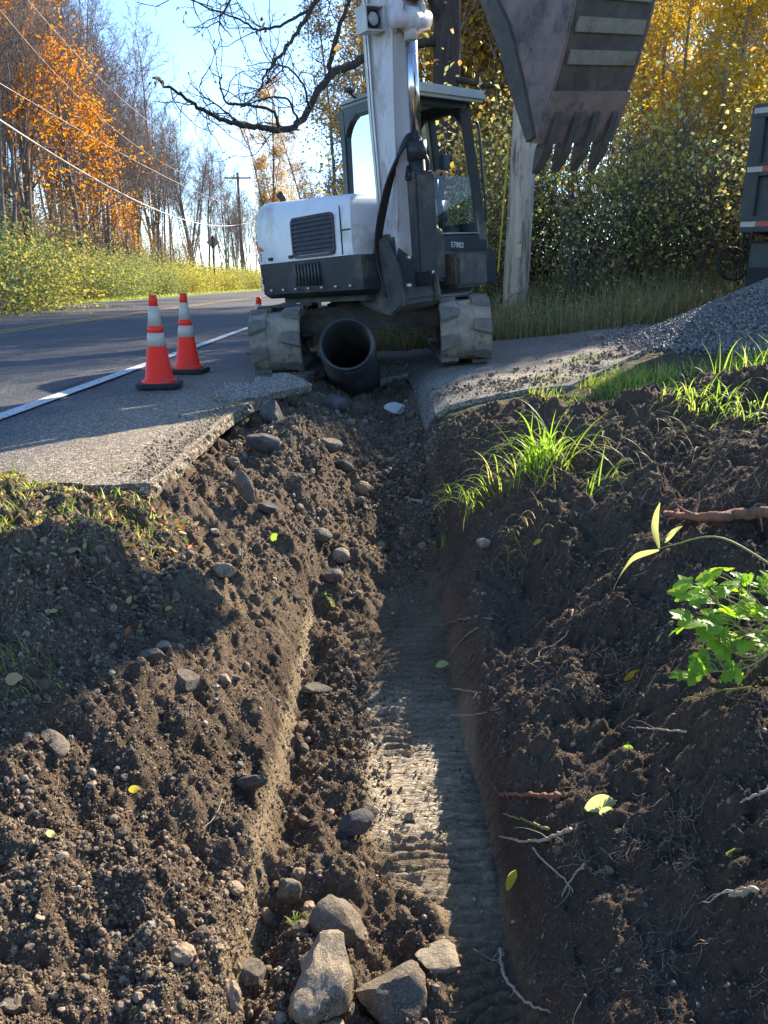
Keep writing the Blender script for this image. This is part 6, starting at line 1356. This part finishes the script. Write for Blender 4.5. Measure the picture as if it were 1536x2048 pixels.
# bank-edge grass (right), a band following the lip of the bank
g = Geo(); n = 11000; x = r.uniform(1.0, 4.3, n); yc = np.interp(x, [0.9, 1.3, 1.9, 2.6, 4.2], [5.25, 5.45, 5.35, 5.2, 5.0]); y = yc+r.normal(0, 0.30, n)-0.10
cl = vnoise(x*3, y*3, 201)+r.uniform(-0.35, 0.35, n); k = cl > -0.05; x, y = x[k], y[k]
blades(g, np.stack([x, y, hfull(x, y)], -1), r.uniform(0.05, 0.16, len(x))*(0.7+0.35*(x > 1.7)), r.uniform(0.004, 0.009, len(x)), r, 0.8); 
x2 = r.uniform(1.9, 3.4, 300); y2 = r.uniform(4.3, 5.1, 300); blades(g, np.stack([x2, y2, hfull(x2, y2)], -1), r.uniform(0.15, 0.34, 300), r.uniform(0.006, 0.011, 300), r, 0.75)
o = g.build('grass', L_grass, smooth=False); tag(o, 'short bright grass fringing the lip of the right bank', kind='stuff')
# left verge strip
g = Geo(); n = 7000; x = r.uniform(-2.3, -0.85, n); y = r.uniform(1.3, 3.1, n); k = (y > 2.35+0.5*(x+1.6)*(x > -1.6)+r.normal(0, 0.12, n)) | (x < -0.75-0.35*y+r.normal(0, 0.08, n)+(-0.0)); k &= (vnoise(x*4, y*4, 211)+r.uniform(-0.4, 0.4, n)) > -0.22; x, y = x[k], y[k]
blades(g, np.stack([x, y, hfull(x, y)], -1), r.uniform(0.02, 0.075, len(x)), r.uniform(0.003, 0.007, len(x)), r, 0.9)
o = g.build('grass', L_grass, smooth=False); tag(o, 'short grass and weeds on the strip below the pavement end', kind='stuff')
g = Geo(); n = 2200; x = r.uniform(-2.2, -0.75, n); y = r.uniform(2.0, 3.1, n); k = (y > 2.25+0.55*(x+1.3)*(x > -1.3)+r.normal(0, 0.2, n)); x, y = x[k], y[k]
leaves(g, np.stack([x, y, hfull(x, y)+0.008], -1), r.uniform(0.012, 0.04, len(x)), r, up=1.5); o = g.build('fallen_leaves', leafmat('fallen_leaf', [(0.34, 0.20, 0.10), (0.45, 0.30, 0.14), (0.42, 0.14, 0.06), (0.28, 0.32, 0.07), (0.36, 0.28, 0.18), (0.50, 0.40, 0.16)], trans=0.25)); tag(o, 'small fallen leaves scattered on the left strip', kind='stuff')
# far verge of the road and weeds behind the driveway
g = Geo(); n = 16000; y = 14+r.rand(n)**1.5*60; x = road_x(y)-4.35-np.abs(r.normal(0, 0.55, n)); blades(g, np.stack([x, y, base(x, y)], -1), r.uniform(0.10, 0.28, n), 0.02, r, 0.7, seg=4)
o = g.build('verge_grass', L_grass, smooth=False); tag(o, 'mown grass edge along the far side of the road', kind='stuff')
g = Geo(); n = 15000; x = r.uniform(-0.9, 7.5, n); y = 9.35+np.abs(r.normal(0, 1.0, n)); k = (vnoise(x*1.5, y*1.5, 221)+r.uniform(-0.3, 0.3, n)) > -0.25; x, y = x[k], y[k]
blades(g, np.stack([x, y, base(x, y)], -1), r.uniform(0.12, 0.50, len(x)), r.uniform(0.006, 0.013, len(x)), r, 0.55, seg=5)
o = g.build('weeds', L_straw, smooth=False); tag(o, 'dry tangled grass and weeds behind the driveway', kind='stuff')
g = Geo(); n = 5200; x = r.uniform(-0.8, 6.5, n); y = 9.45+np.abs(r.normal(0, 0.9, n)); z = base(x, y)+r.uniform(0.0, 0.30, n)**1; leaves(g, np.stack([x, y, z], -1), r.uniform(0.03, 0.075, n), r, up=0.8); o = g.build('weed_leaves', L_mix); tag(o, 'low leafy weeds behind the driveway', kind='stuff')

# dirt and crumbs kicked up on the driveway
g = Geo(); n = 5200; x = r.uniform(-0.3, 3.0, n); y = np.interp(x, [-0.45, 0.24, 0.31, 0.9, 1.3, 1.9, 2.5, 4.5], [7.6, 7.55, 5.42, 5.36, 5.40, 6.25, 7.2, 7.7])+0.05+np.abs(r.normal(0, 0.45, n)); k = (vnoise(x*2, y*5, 231)+r.uniform(-0.3, 0.3, n)) > 0.0; x, y = x[k], y[k]
sz = np.clip(np.exp(r.normal(0, 0.6, len(x)))*0.006, 0.003, 0.03); scatter_stones(g, np.stack([x, y, base(x, y)+0.048+sz*0.3], -1), sz, r, 1, (0.4, 1.0), 0.25); o = g.build('loose_dirt', M_clod, smooth=False); tag(o, 'dirt crumbs scattered over the driveway edge', kind='stuff')
g = Geo(); n = 2600; x = edge_r(r.uniform(3.1, 7.0, n)); yy_ = r.uniform(3.1, 7.0, n); x = edge_r(yy_)-np.abs(r.normal(0, 0.10, n))-0.01; sz = np.clip(np.exp(r.normal(0, 0.5, n))*0.0035, 0.0015, 0.014); scatter_stones(g, np.stack([x, yy_, 0.012+0*x+sz*0.3], -1), sz, r, 1, (0.4, 1.0), 0.25); o = g.build('loose_grit', M_clod, smooth=False); tag(o, 'grit spilled along the broken pavement edge', kind='stuff')

# individual tufts
def tuft(label, px, py, n, ln, wd, lean=0.7, az=None, spread=0.02, m=None, dz=0.0, name='grass_tuft', seed=0, azs=0.5):
    rr = np.random.RandomState(seed+px); p = G(px, py, dz); g = Geo(); q = np.array(p)[None]+rr.normal(size=(n, 3))*np.array([spread, spread, 0.003]); q[:, 2] = hfull(q[:, 0], q[:, 1])+dz if dz == 0 else q[:, 2]
    a = None if az is None else rr.normal(az, azs, n); blades(g, q, rr.uniform(0.55, 1.1, n)*ln, rr.uniform(0.6, 1.1, n)*wd, rr, lean, a, seg=9); o = g.build(name, m or L_lush, smooth=True); tag(o, label, 'grass tuft', 'uprooted grass tufts on the right bank'); return o
tuft('largest tuft of long bright grass blades sprawling over the middle of the right bank', 1100, 925, 48, 0.44, 0.012, 1.1, spread=0.06, seed=1)
tuft('long drooping blades fallen down-slope below the largest grass tuft', 1075, 930, 26, 0.52, 0.012, 1.25, az=-2.0, spread=0.04, seed=2)
tuft('dull green blades hanging over the trench wall left of the largest tuft', 985, 975, 42, 0.36, 0.007, 1.35, az=-2.4, spread=0.07, m=L_grass, seed=3)
tuft('small curled grass tuft at the trench edge in shade', 893, 1010, 16, 0.15, 0.007, 1.2, az=-2.4, spread=0.015, seed=4)
tuft('lone pair of upright blades on the shaded trench wall', 884, 1095, 4, 0.12, 0.009, 0.3, spread=0.008, seed=5)
tuft('sprawling straw and grass blades lower on the shaded bank', 1040, 1090, 30, 0.16, 0.005, 1.2, az=-2.2, spread=0.06, m=L_straw, seed=6)
tuft('slanting blades of grass right of the largest tuft', 1195, 985, 14, 0.26, 0.007, 1.1, az=0.5, spread=0.05, seed=7)
tuft('overhanging grass tuft at the upper right edge of the bank', 1395, 800, 60, 0.22, 0.007, 1.1, az=-1.8, spread=0.10, azs=1.0, seed=8)
tuft('tall arching grass tuft at the right edge above the gravel', 1490, 740, 40, 0.34, 0.009, 0.9, spread=0.08, seed=9)
tuft('grass tuft on the driveway corner above the cut', 1150, 735, 40, 0.14, 0.006, 0.7, spread=0.08, seed=10)
tuft('dead brown blades matted under the largest grass tuft', 1090, 940, 70, 0.30, 0.005, 1.4, spread=0.09, seed=21, m=L_straw)
tuft('straggling dry grass across the upper right bank', 1320, 900, 60, 0.26, 0.004, 1.3, spread=0.16, seed=22, m=L_straw)
tuft('weeds hanging over the lip at the top right edge', 1480, 830, 70, 0.20, 0.007, 1.3, az=-1.6, spread=0.12, seed=23, azs=0.8)
tuft('thin dry stalks on the bank near the pale stem', 1010, 1150, 14, 0.14, 0.003, 0.9, spread=0.06, m=L_straw, seed=11)
tuft('weedy grass tuft at the left edge in the bucket shadow', 20, 1350, 60, 0.07, 0.004, 0.9, spread=0.05, seed=12, m=L_grass)
tuft('sparse dry grass tuft at the left edge above the shadow', 60, 1180, 50, 0.06, 0.003, 0.9, spread=0.06, seed=13, m=L_straw)
tuft('tiny green seedling tuft on the left bank', 655, 1195, 18, 0.04, 0.005, 0.9, spread=0.012, seed=14)
tuft('small green sprout with a runner beside the squat rock', 598, 1850, 12, 0.05, 0.008, 1.0, spread=0.008, seed=15)
tuft('weed sprig growing at the broken pavement corner', 255, 965, 16, 0.09, 0.006, 0.7, spread=0.02, seed=16)

# ================================================================ green weed and dead stems at right
def lobed_leaf(g, base_, d, size, r, lobes=3):
    """a leaf of three toothed leaflets, slightly cupped"""
    d = nrm(np.array(d)); up_ = nrm(np.array([r.normal()*0.4, r.normal()*0.4-0.2, 1.0])); s = nrm(np.cross(d, up_)); up_ = np.cross(s, d)
    for li, a0 in enumerate(np.linspace(-0.85, 0.85, lobes)):
        ln = size*(1.0 if abs(a0) < 0.1 else 0.78); dd = d*math.cos(a0)+s*math.sin(a0); ss = -d*math.sin(a0)+s*math.cos(a0)
        out = [(0.0, 0.03), (0.18, 0.10), (0.30, 0.30), (0.36, 0.20), (0.50, 0.40), (0.58, 0.26), (0.70, 0.36), (0.78, 0.20), (0.90, 0.16), (1.0, 0.0)]
        V = []; 
        for t, w_ in out:
            for sg_ in (-1, 0, 1): V.append(np.array(base_)+dd*ln*t+ss*ln*w_*sg_*(0.9+0.25*r.rand())+up_*ln*(-0.25*t*t+0.10*abs(sg_)*w_*1.5))
        Q = []
        for i in range(len(out)-1): Q += [(3*i, 3*i+1, 3*i+4, 3*i+3), (3*i+1, 3*i+2, 3*i+5, 3*i+4)]
        g.add(V, Q)
L_weed = leafmat('weed_leaves_bright', [(0.24, 0.40, 0.05), (0.30, 0.46, 0.06), (0.18, 0.33, 0.05)], trans=0.6, rough=0.4)
M_stem = surf('green_stem', (0.19, 0.22, 0.06), (0.26, 0.26, 0.08), rough=0.6)
wb = P(1560, 1290, 1.62); wd_ = empty('leafy_weed', tuple(wb), 'bright green weed with toothed lobed leaves growing out of the right bank', 'weed')
rr = np.random.RandomState(31); g = Geo(); gs_ = Geo()
cl_ = [(1385, 1165, 1.75), (1430, 1150, 1.80), (1455, 1190, 1.72), (1400, 1215, 1.70), (1375, 1245, 1.70), (1425, 1255, 1.66), (1470, 1235, 1.68), (1510, 1205, 1.72), (1530, 1240, 1.66), (1490, 1280, 1.62), (1445, 1295, 1.62), (1405, 1325, 1.62), (1520, 1300, 1.60), (1390, 1355, 1.62), (1500, 1165, 1.78), (1550, 1180, 1.75), (1560, 1260, 1.62), (1475, 1330, 1.60), (1405, 1185, 1.78), (1450, 1225, 1.74)]
cl_ += [(a+rr.uniform(-28, 28), b+rr.uniform(-24, 24), D+rr.uniform(-0.05, 0.08)) for a, b, D in cl_+cl_]+[(rr.uniform(1420, 1570), rr.uniform(1150, 1300), 1.8) for _ in range(22)]
spines = [curvepts([(0, 0, 0), np.array(P(a, b, D))-np.array(wb)+np.array([0, 0, -0.03]), np.array(P(a2, b2, D2))-np.array(wb)], 14) for (a, b, D, a2, b2, D2) in ((1500, 1250, 1.68, 1410, 1180, 1.76), (1490, 1290, 1.62, 1400, 1250, 1.68), (1500, 1310, 1.60, 1410, 1345, 1.61), (1530, 1230, 1.70, 1470, 1165, 1.78), (1550, 1230, 1.68, 1540, 1180, 1.74))]
for sp_ in spines: tube(gs_, sp_, np.linspace(0.0035, 0.0015, 14), 6)
spine = np.concatenate(spines)
for (a, b, D) in cl_:
    sz_ = rr.uniform(0.030, 0.055); q = np.array(P(a, b, D))-np.array(wb); lobed_leaf(g, q, q*np.array([1, 1, 0.4])+rr.normal(size=3)*0.08+np.array([-0.05, 0, 0.02]), sz_, rr)
    dd_ = np.linalg.norm(spine-q, axis=1); kk_ = int(np.argmin(dd_+0.02*rr.rand(len(spine)))); a_ = spine[max(kk_-2, 0)]
    tube(gs_, curvepts([a_, (a_+q)/2+np.array([0, 0, 0.012]), q], 7), np.linspace(0.0016, 0.0009, 7), 4)
g.build('leaves', L_weed, wd_, smooth=False); gs_.build('stems', M_stem, wd_)
L_dead = leafmat('withered_leaves', [(0.42, 0.42, 0.18), (0.36, 0.38, 0.15), (0.48, 0.44, 0.24)], trans=0.5)
ws = empty('withered_stem', tuple(P(1536, 1135, 1.75)), 'pale withered stem with hanging curled leaves leaning over the green weed', 'plant'); o0 = np.array(ws.location)
def rl_(a, b, D): return np.array(P(a, b, D))-o0
g = Geo(); tube(g, curvepts([rl_(1560, 1140, 1.75), rl_(1440, 1075, 1.85), rl_(1345, 1015+75, 1.92), rl_(1318, 1098, 1.95)], 20), np.linspace(0.003, 0.0016, 20), 6); tube(g, curvepts([rl_(1350, 1092, 1.92), rl_(1330, 1080, 1.93), rl_(1345, 1060, 1.94)], 8), 0.0014, 5); g.build('stem', M_stem, ws)
def strapleaf(pts, w, name='leaf', parent=None, m=None, twist=0.5):
    c = curvepts(pts, 14); n = len(c); t = np.gradient(c, axis=0); t /= np.linalg.norm(t, axis=1)[:, None]; s = np.cross(t, np.array([0.2, -1, 0.3])); s /= np.linalg.norm(s, axis=1)[:, None]; u = np.cross(s, t)
    wd = w*np.sin(np.linspace(0.12, math.pi*0.97, n))**0.8*np.linspace(1.15, 0.35, n)**0.6; ph = np.linspace(0, twist, n)[:, None]; s2 = s*np.cos(ph)+u*np.sin(ph); fold = np.cross(s2, t)
    V = np.stack([c-s2*wd[:, None]+fold*wd[:, None]*0.4, c, c+s2*wd[:, None]+fold*wd[:, None]*0.4], 1)
    g = Geo(); grid(g, V, n, 3); return g.build(name, m or L_dead, parent, smooth=True)
strapleaf([rl_(1318, 1098, 1.95), rl_(1309, 1060, 1.97), rl_(1312, 1030, 1.97), rl_(1320, 1005, 1.97)], 0.011, 'leaf', ws)
strapleaf([rl_(1318, 1100, 1.95), rl_(1270, 1112, 1.97), rl_(1245, 1140, 1.99), rl_(1228, 1175, 2.0)], 0.012, 'leaf', ws, twist=1.2)
strapleaf([rl_(1330, 1085, 1.94), rl_(1345, 1065, 1.93), rl_(1365, 1052, 1.93)], 0.008, 'leaf', ws)
def leaf_at(label, px, py, ang, ln, w, m, dz=0.006, D=None, name='fallen_leaf', up_=0.25):
    p = G(px, py, dz); dep = p.y*0.957+(EYE-p.z)*0.29; k = dep/1539
    d = Vector((math.cos(ang), -0.3*math.sin(ang), math.sin(ang)*0.9)).normalized()*ln*k; q = Vector(p)+Vector((0, -0.01, 0.01))
    o = strapleaf([q, q+d*0.35+Vector((0, 0, 0.15*ln*k)), q+d*0.7+Vector((0, 0, 0.12*ln*k)), q+d], w*k, name, None, m, 0.3); tag(o, label, 'leaf'); return o
L_pale = leafmat('pale_leaf', [(0.50, 0.54, 0.24)], trans=0.5); L_yel1 = leafmat('yellow_leaf', [(0.52, 0.44, 0.08)], trans=0.35); L_olive = leafmat('olive_leaf', [(0.25, 0.27, 0.08)], trans=0.35); L_grn1 = leafmat('green_leaf', [(0.24, 0.38, 0.07)], trans=0.5)
leaf_at('pale yellow-green leaf catching the sun in the middle of the right bank', 1168, 1625, 0.35, 60, 20, L_pale)
leaf_at('second pale leaf lobe tilted beside the sunlit one', 1195, 1632, -0.3, 36, 13, L_pale)
leaf_at('hanging narrow yellow leaf low on the right bank', 1012, 1800, 1.45, 75, 11, L_yel1, 0.03)
leaf_at('long olive leaf with dark spots at the lower right', 1445, 1715, -0.55, 78, 14, L_olive)
leaf_at('small pale green leaf lying on the trench wall beside the scraped floor', 872, 1340, 0.3, 26, 8, L_pale)
leaf_at('tiny green sprig on the right bank below the withered leaves', 1240, 1490, 0.5, 26, 10, L_grn1)
leaf_at('yellow leaf fragment lying on the lower left bank', 262, 1588, 0.2, 24, 9, L_yel1)
leaf_at('pale leaf fragment near the bottom left of the bank', 100, 1678, 0.3, 18, 9, L_pale)
leaf_at('bright green leaf stuck on the crest of the left bank', 545, 1088, 0.9, 20, 8, L_grn1)
leaf_at('curled tan leaf at the left edge beside the shadow', 20, 1375, 0.4, 38, 14, leafmat('tan_leaf', [(0.42, 0.28, 0.16)], trans=0.3))
leaf_at('small yellow leaf at the roots of the shaded grass', 1065, 1100, 0.5, 22, 5, L_yel1)
leaf_at('orange-yellow leaf under the root mass on the right bank', 1245, 1368, 0.5, 44, 9, leafmat('amber_leaf', [(0.60, 0.34, 0.05)], trans=0.4))
leaf_at('pale folded leaf with a grey underside right of the centre', 1310, 1290, 0.3, 40, 13, L_pale)

# ================================================================ roots and sticks
M_root = surf('root_skin', (0.19, 0.13, 0.085), (0.28, 0.20, 0.135), rough=0.9, scale=30)
M_rootl = surf('pale_stick', (0.40, 0.33, 0.24), (0.30, 0.24, 0.17), rough=0.85, scale=40, bump=0.001, bscale=90)
M_redroot = surf('reddish_root', (0.30, 0.13, 0.075), (0.22, 0.095, 0.06), rough=0.8, scale=22, bump=0.006, bscale=40, c3=(0.14, 0.08, 0.05))
def stick(label, pix, rad, m, name='root', lift=0.012, cat='root', side=0, group=None):
    """pix: (px,py) along the ground"""
    pts = [np.array(G(a, b, lift)) for a, b in pix]; c = curvepts(pts, 8*len(pts)); rr = np.random.RandomState(int(pix[0][0])); c[1:-1] += rr.normal(size=(len(c)-2, 3))*min(rad*0.35, 0.003)
    g = Geo(); n = len(c); tube(g, c, rad*np.linspace(1, 0.45, n)*(1+(0.15 if rad < 0.02 else 0.05)*rr.normal(size=n).clip(-1, 1)), 7)
    for k in range(side):
        i = rr.randint(2, n-2); s = wander(c[i], rr.normal(size=3)+np.array([0, -0.5, 0.2]), rr.uniform(0.04, 0.12), 5, rr, 0.4, -0.05); tube(g, s, rad*0.3*np.linspace(1, 0.3, 6), 4, False)
    o = g.build(name, m); tag(o, label, cat, group); return o
stick('thick reddish root lying across the bank at the right edge', [(1560, 1045), (1480, 1045), (1400, 1048), (1330, 1042)], 0.026, M_redroot, lift=0.03, side=8)
stick('short broken twig sticking out of the far trench wall', [(838, 1008), (810, 1000), (775, 996)], 0.010, M_rootl, 'stick', side=4, cat='stick')
stick('broken red-barked stick end poking from the lower right wall', [(1120, 1602), (1060, 1598), (1000, 1595)], 0.009, M_redroot, 'stick', 0.012, side=5, cat='stick')
stick('pale bent stick across the lower right bank', [(1140, 1672), (1095, 1690), (1050, 1695), (998, 1685)], 0.0055, M_rootl, 'stick', 0.02, 'stick', 2)
stick('yellow-green stalk above the pale bent stick', [(1095, 1678), (1050, 1660), (1005, 1645)], 0.004, M_stem, 'stick', 0.03, 'stick')
stick('thin forked twig hanging below the pale bent stick', [(1065, 1710), (1095, 1745), (1130, 1775), (1145, 1800)], 0.003, M_rootl, 'stick', 0.02, 'stick', 3)
stick('thin straight twig crossing the forked one', [(1168, 1742), (1140, 1775), (1122, 1808)], 0.003, M_rootl, 'stick', 0.02, 'stick')
stick('upper pale twig jutting from the trench wall', [(905, 1385), (950, 1392), (995, 1394)], 0.0035, M_rootl, 'stick', 0.015, 'stick', 1)
stick('lower pale twig jutting from the trench wall', [(900, 1437), (950, 1437), (1000, 1425)], 0.003, M_rootl, 'stick', 0.015, 'stick', 1)
stick('curved brown root running down the wall top to the ripple marks', [(985, 1245), (930, 1245), (890, 1255)], 0.006, M_root, lift=0.015, side=4)
stick('slanting brown root above the jutting twigs', [(955, 1262), (920, 1290), (895, 1325)], 0.005, M_root, lift=0.012, side=2)
stick('long wavy pale root down the middle of the right bank', [(1145, 1225), (1135, 1270), (1110, 1295), (1080, 1310), (1078, 1345)], 0.003, M_rootl, lift=0.012)
stick('long curved pale root beside the trench floor at the bottom', [(1000, 1905), (1008, 1960), (1050, 2010), (1100, 2035)], 0.005, M_rootl, lift=0.012, side=3)
stick('pale stick pointing left at the lower right edge', [(1510, 1795), (1480, 1805), (1455, 1808)], 0.006, M_rootl, 'stick', 0.02, 'stick', 3)
stick('brown diagonal stick at the right edge', [(1545, 1590), (1500, 1612), (1478, 1622)], 0.004, M_rootl, 'stick', 0.02, 'stick')
stick('brown horizontal twig on the bank under the flare', [(1370, 1475), (1310, 1468), (1255, 1465)], 0.003, M_rootl, 'stick', 0.015, 'stick', 3)
stick('greenish fallen stalk below the weed', [(1500, 1400), (1430, 1398), (1365, 1390)], 0.003, M_stem, 'stick', 0.02, 'stick')
stick('dry thin stem arching over the left bank', [(445, 1605), (430, 1640), (405, 1665)], 0.0015, M_rootl, 'stick', 0.01, 'stick')
# fine hair roots hanging from the bank: uncountable
g = Geo(); rr = np.random.RandomState(66)
def hairs(px0, px1, py0, py1, n, ln, dirv=(0, -0.5, -0.6), rad=0.0009, wob=0.5, cl=None):
    for k in range(n):
        a = rr.uniform(px0, px1); b = rr.uniform(py0, py1)
        if cl is not None and vnoise(a/cl, b/cl, 301) < -0.02: continue
        p = np.array(G(a, b, 0.004)); L_ = ln*rr.uniform(0.3, 1.3); s = wander(p, np.array(dirv)+rr.normal(size=3)*0.8, L_, 6, rr, wob, -0.02)
        s[:, 2] = np.maximum(s[:, 2], hfull(s[:, 0], s[:, 1])+0.002); tube(g, s, rad*rr.uniform(0.6, 1.8)*np.linspace(1, 0.4, 7), 3, False)
hairs(900, 1536, 850, 1400, 1500, 0.09, cl=70, wob=0.3, rad=0.0007); hairs(900, 1536, 1400, 2040, 620, 0.06, cl=110, wob=0.3, rad=0.00055); hairs(1180, 1536, 860, 1020, 500, 0.14, rad=0.0013, cl=50); hairs(1080, 1260, 1300, 1400, 260, 0.05, rad=0.0012)
hairs(860, 1010, 1150, 1950, 420, 0.035, dirv=(-0.3, -0.3, -0.9), rad=0.0007); hairs(1130, 1400, 1620, 1760, 400, 0.05, cl=50); hairs(880, 1150, 820, 960, 260, 0.10, rad=0.0012); hairs(0, 560, 1500, 2048, 90, 0.05); hairs(0, 250, 1000, 1450, 260, 0.06)
o = g.build('fine_roots', M_root, smooth=False); tag(o, 'fine hair-like roots and straw hanging from the cut bank', kind='stuff')
# loose straw and leaf bits on the right bank
g = Geo(); n = 500; P_ = []
for k in range(n):
    a = rr.uniform(900, 1536); b = rr.uniform(820, 2040)
    if vnoise(a/90, b/90, 311) > -0.05: P_.append(np.array(G(a, b, 0.006)))
leaves(g, np.array(P_), rr.uniform(0.006, 0.02, len(P_)), rr, up=0.6, aspect=0.3); o = g.build('leaf_litter', L_straw); tag(o, 'bits of straw and torn leaves strewn on the right bank', kind='stuff')
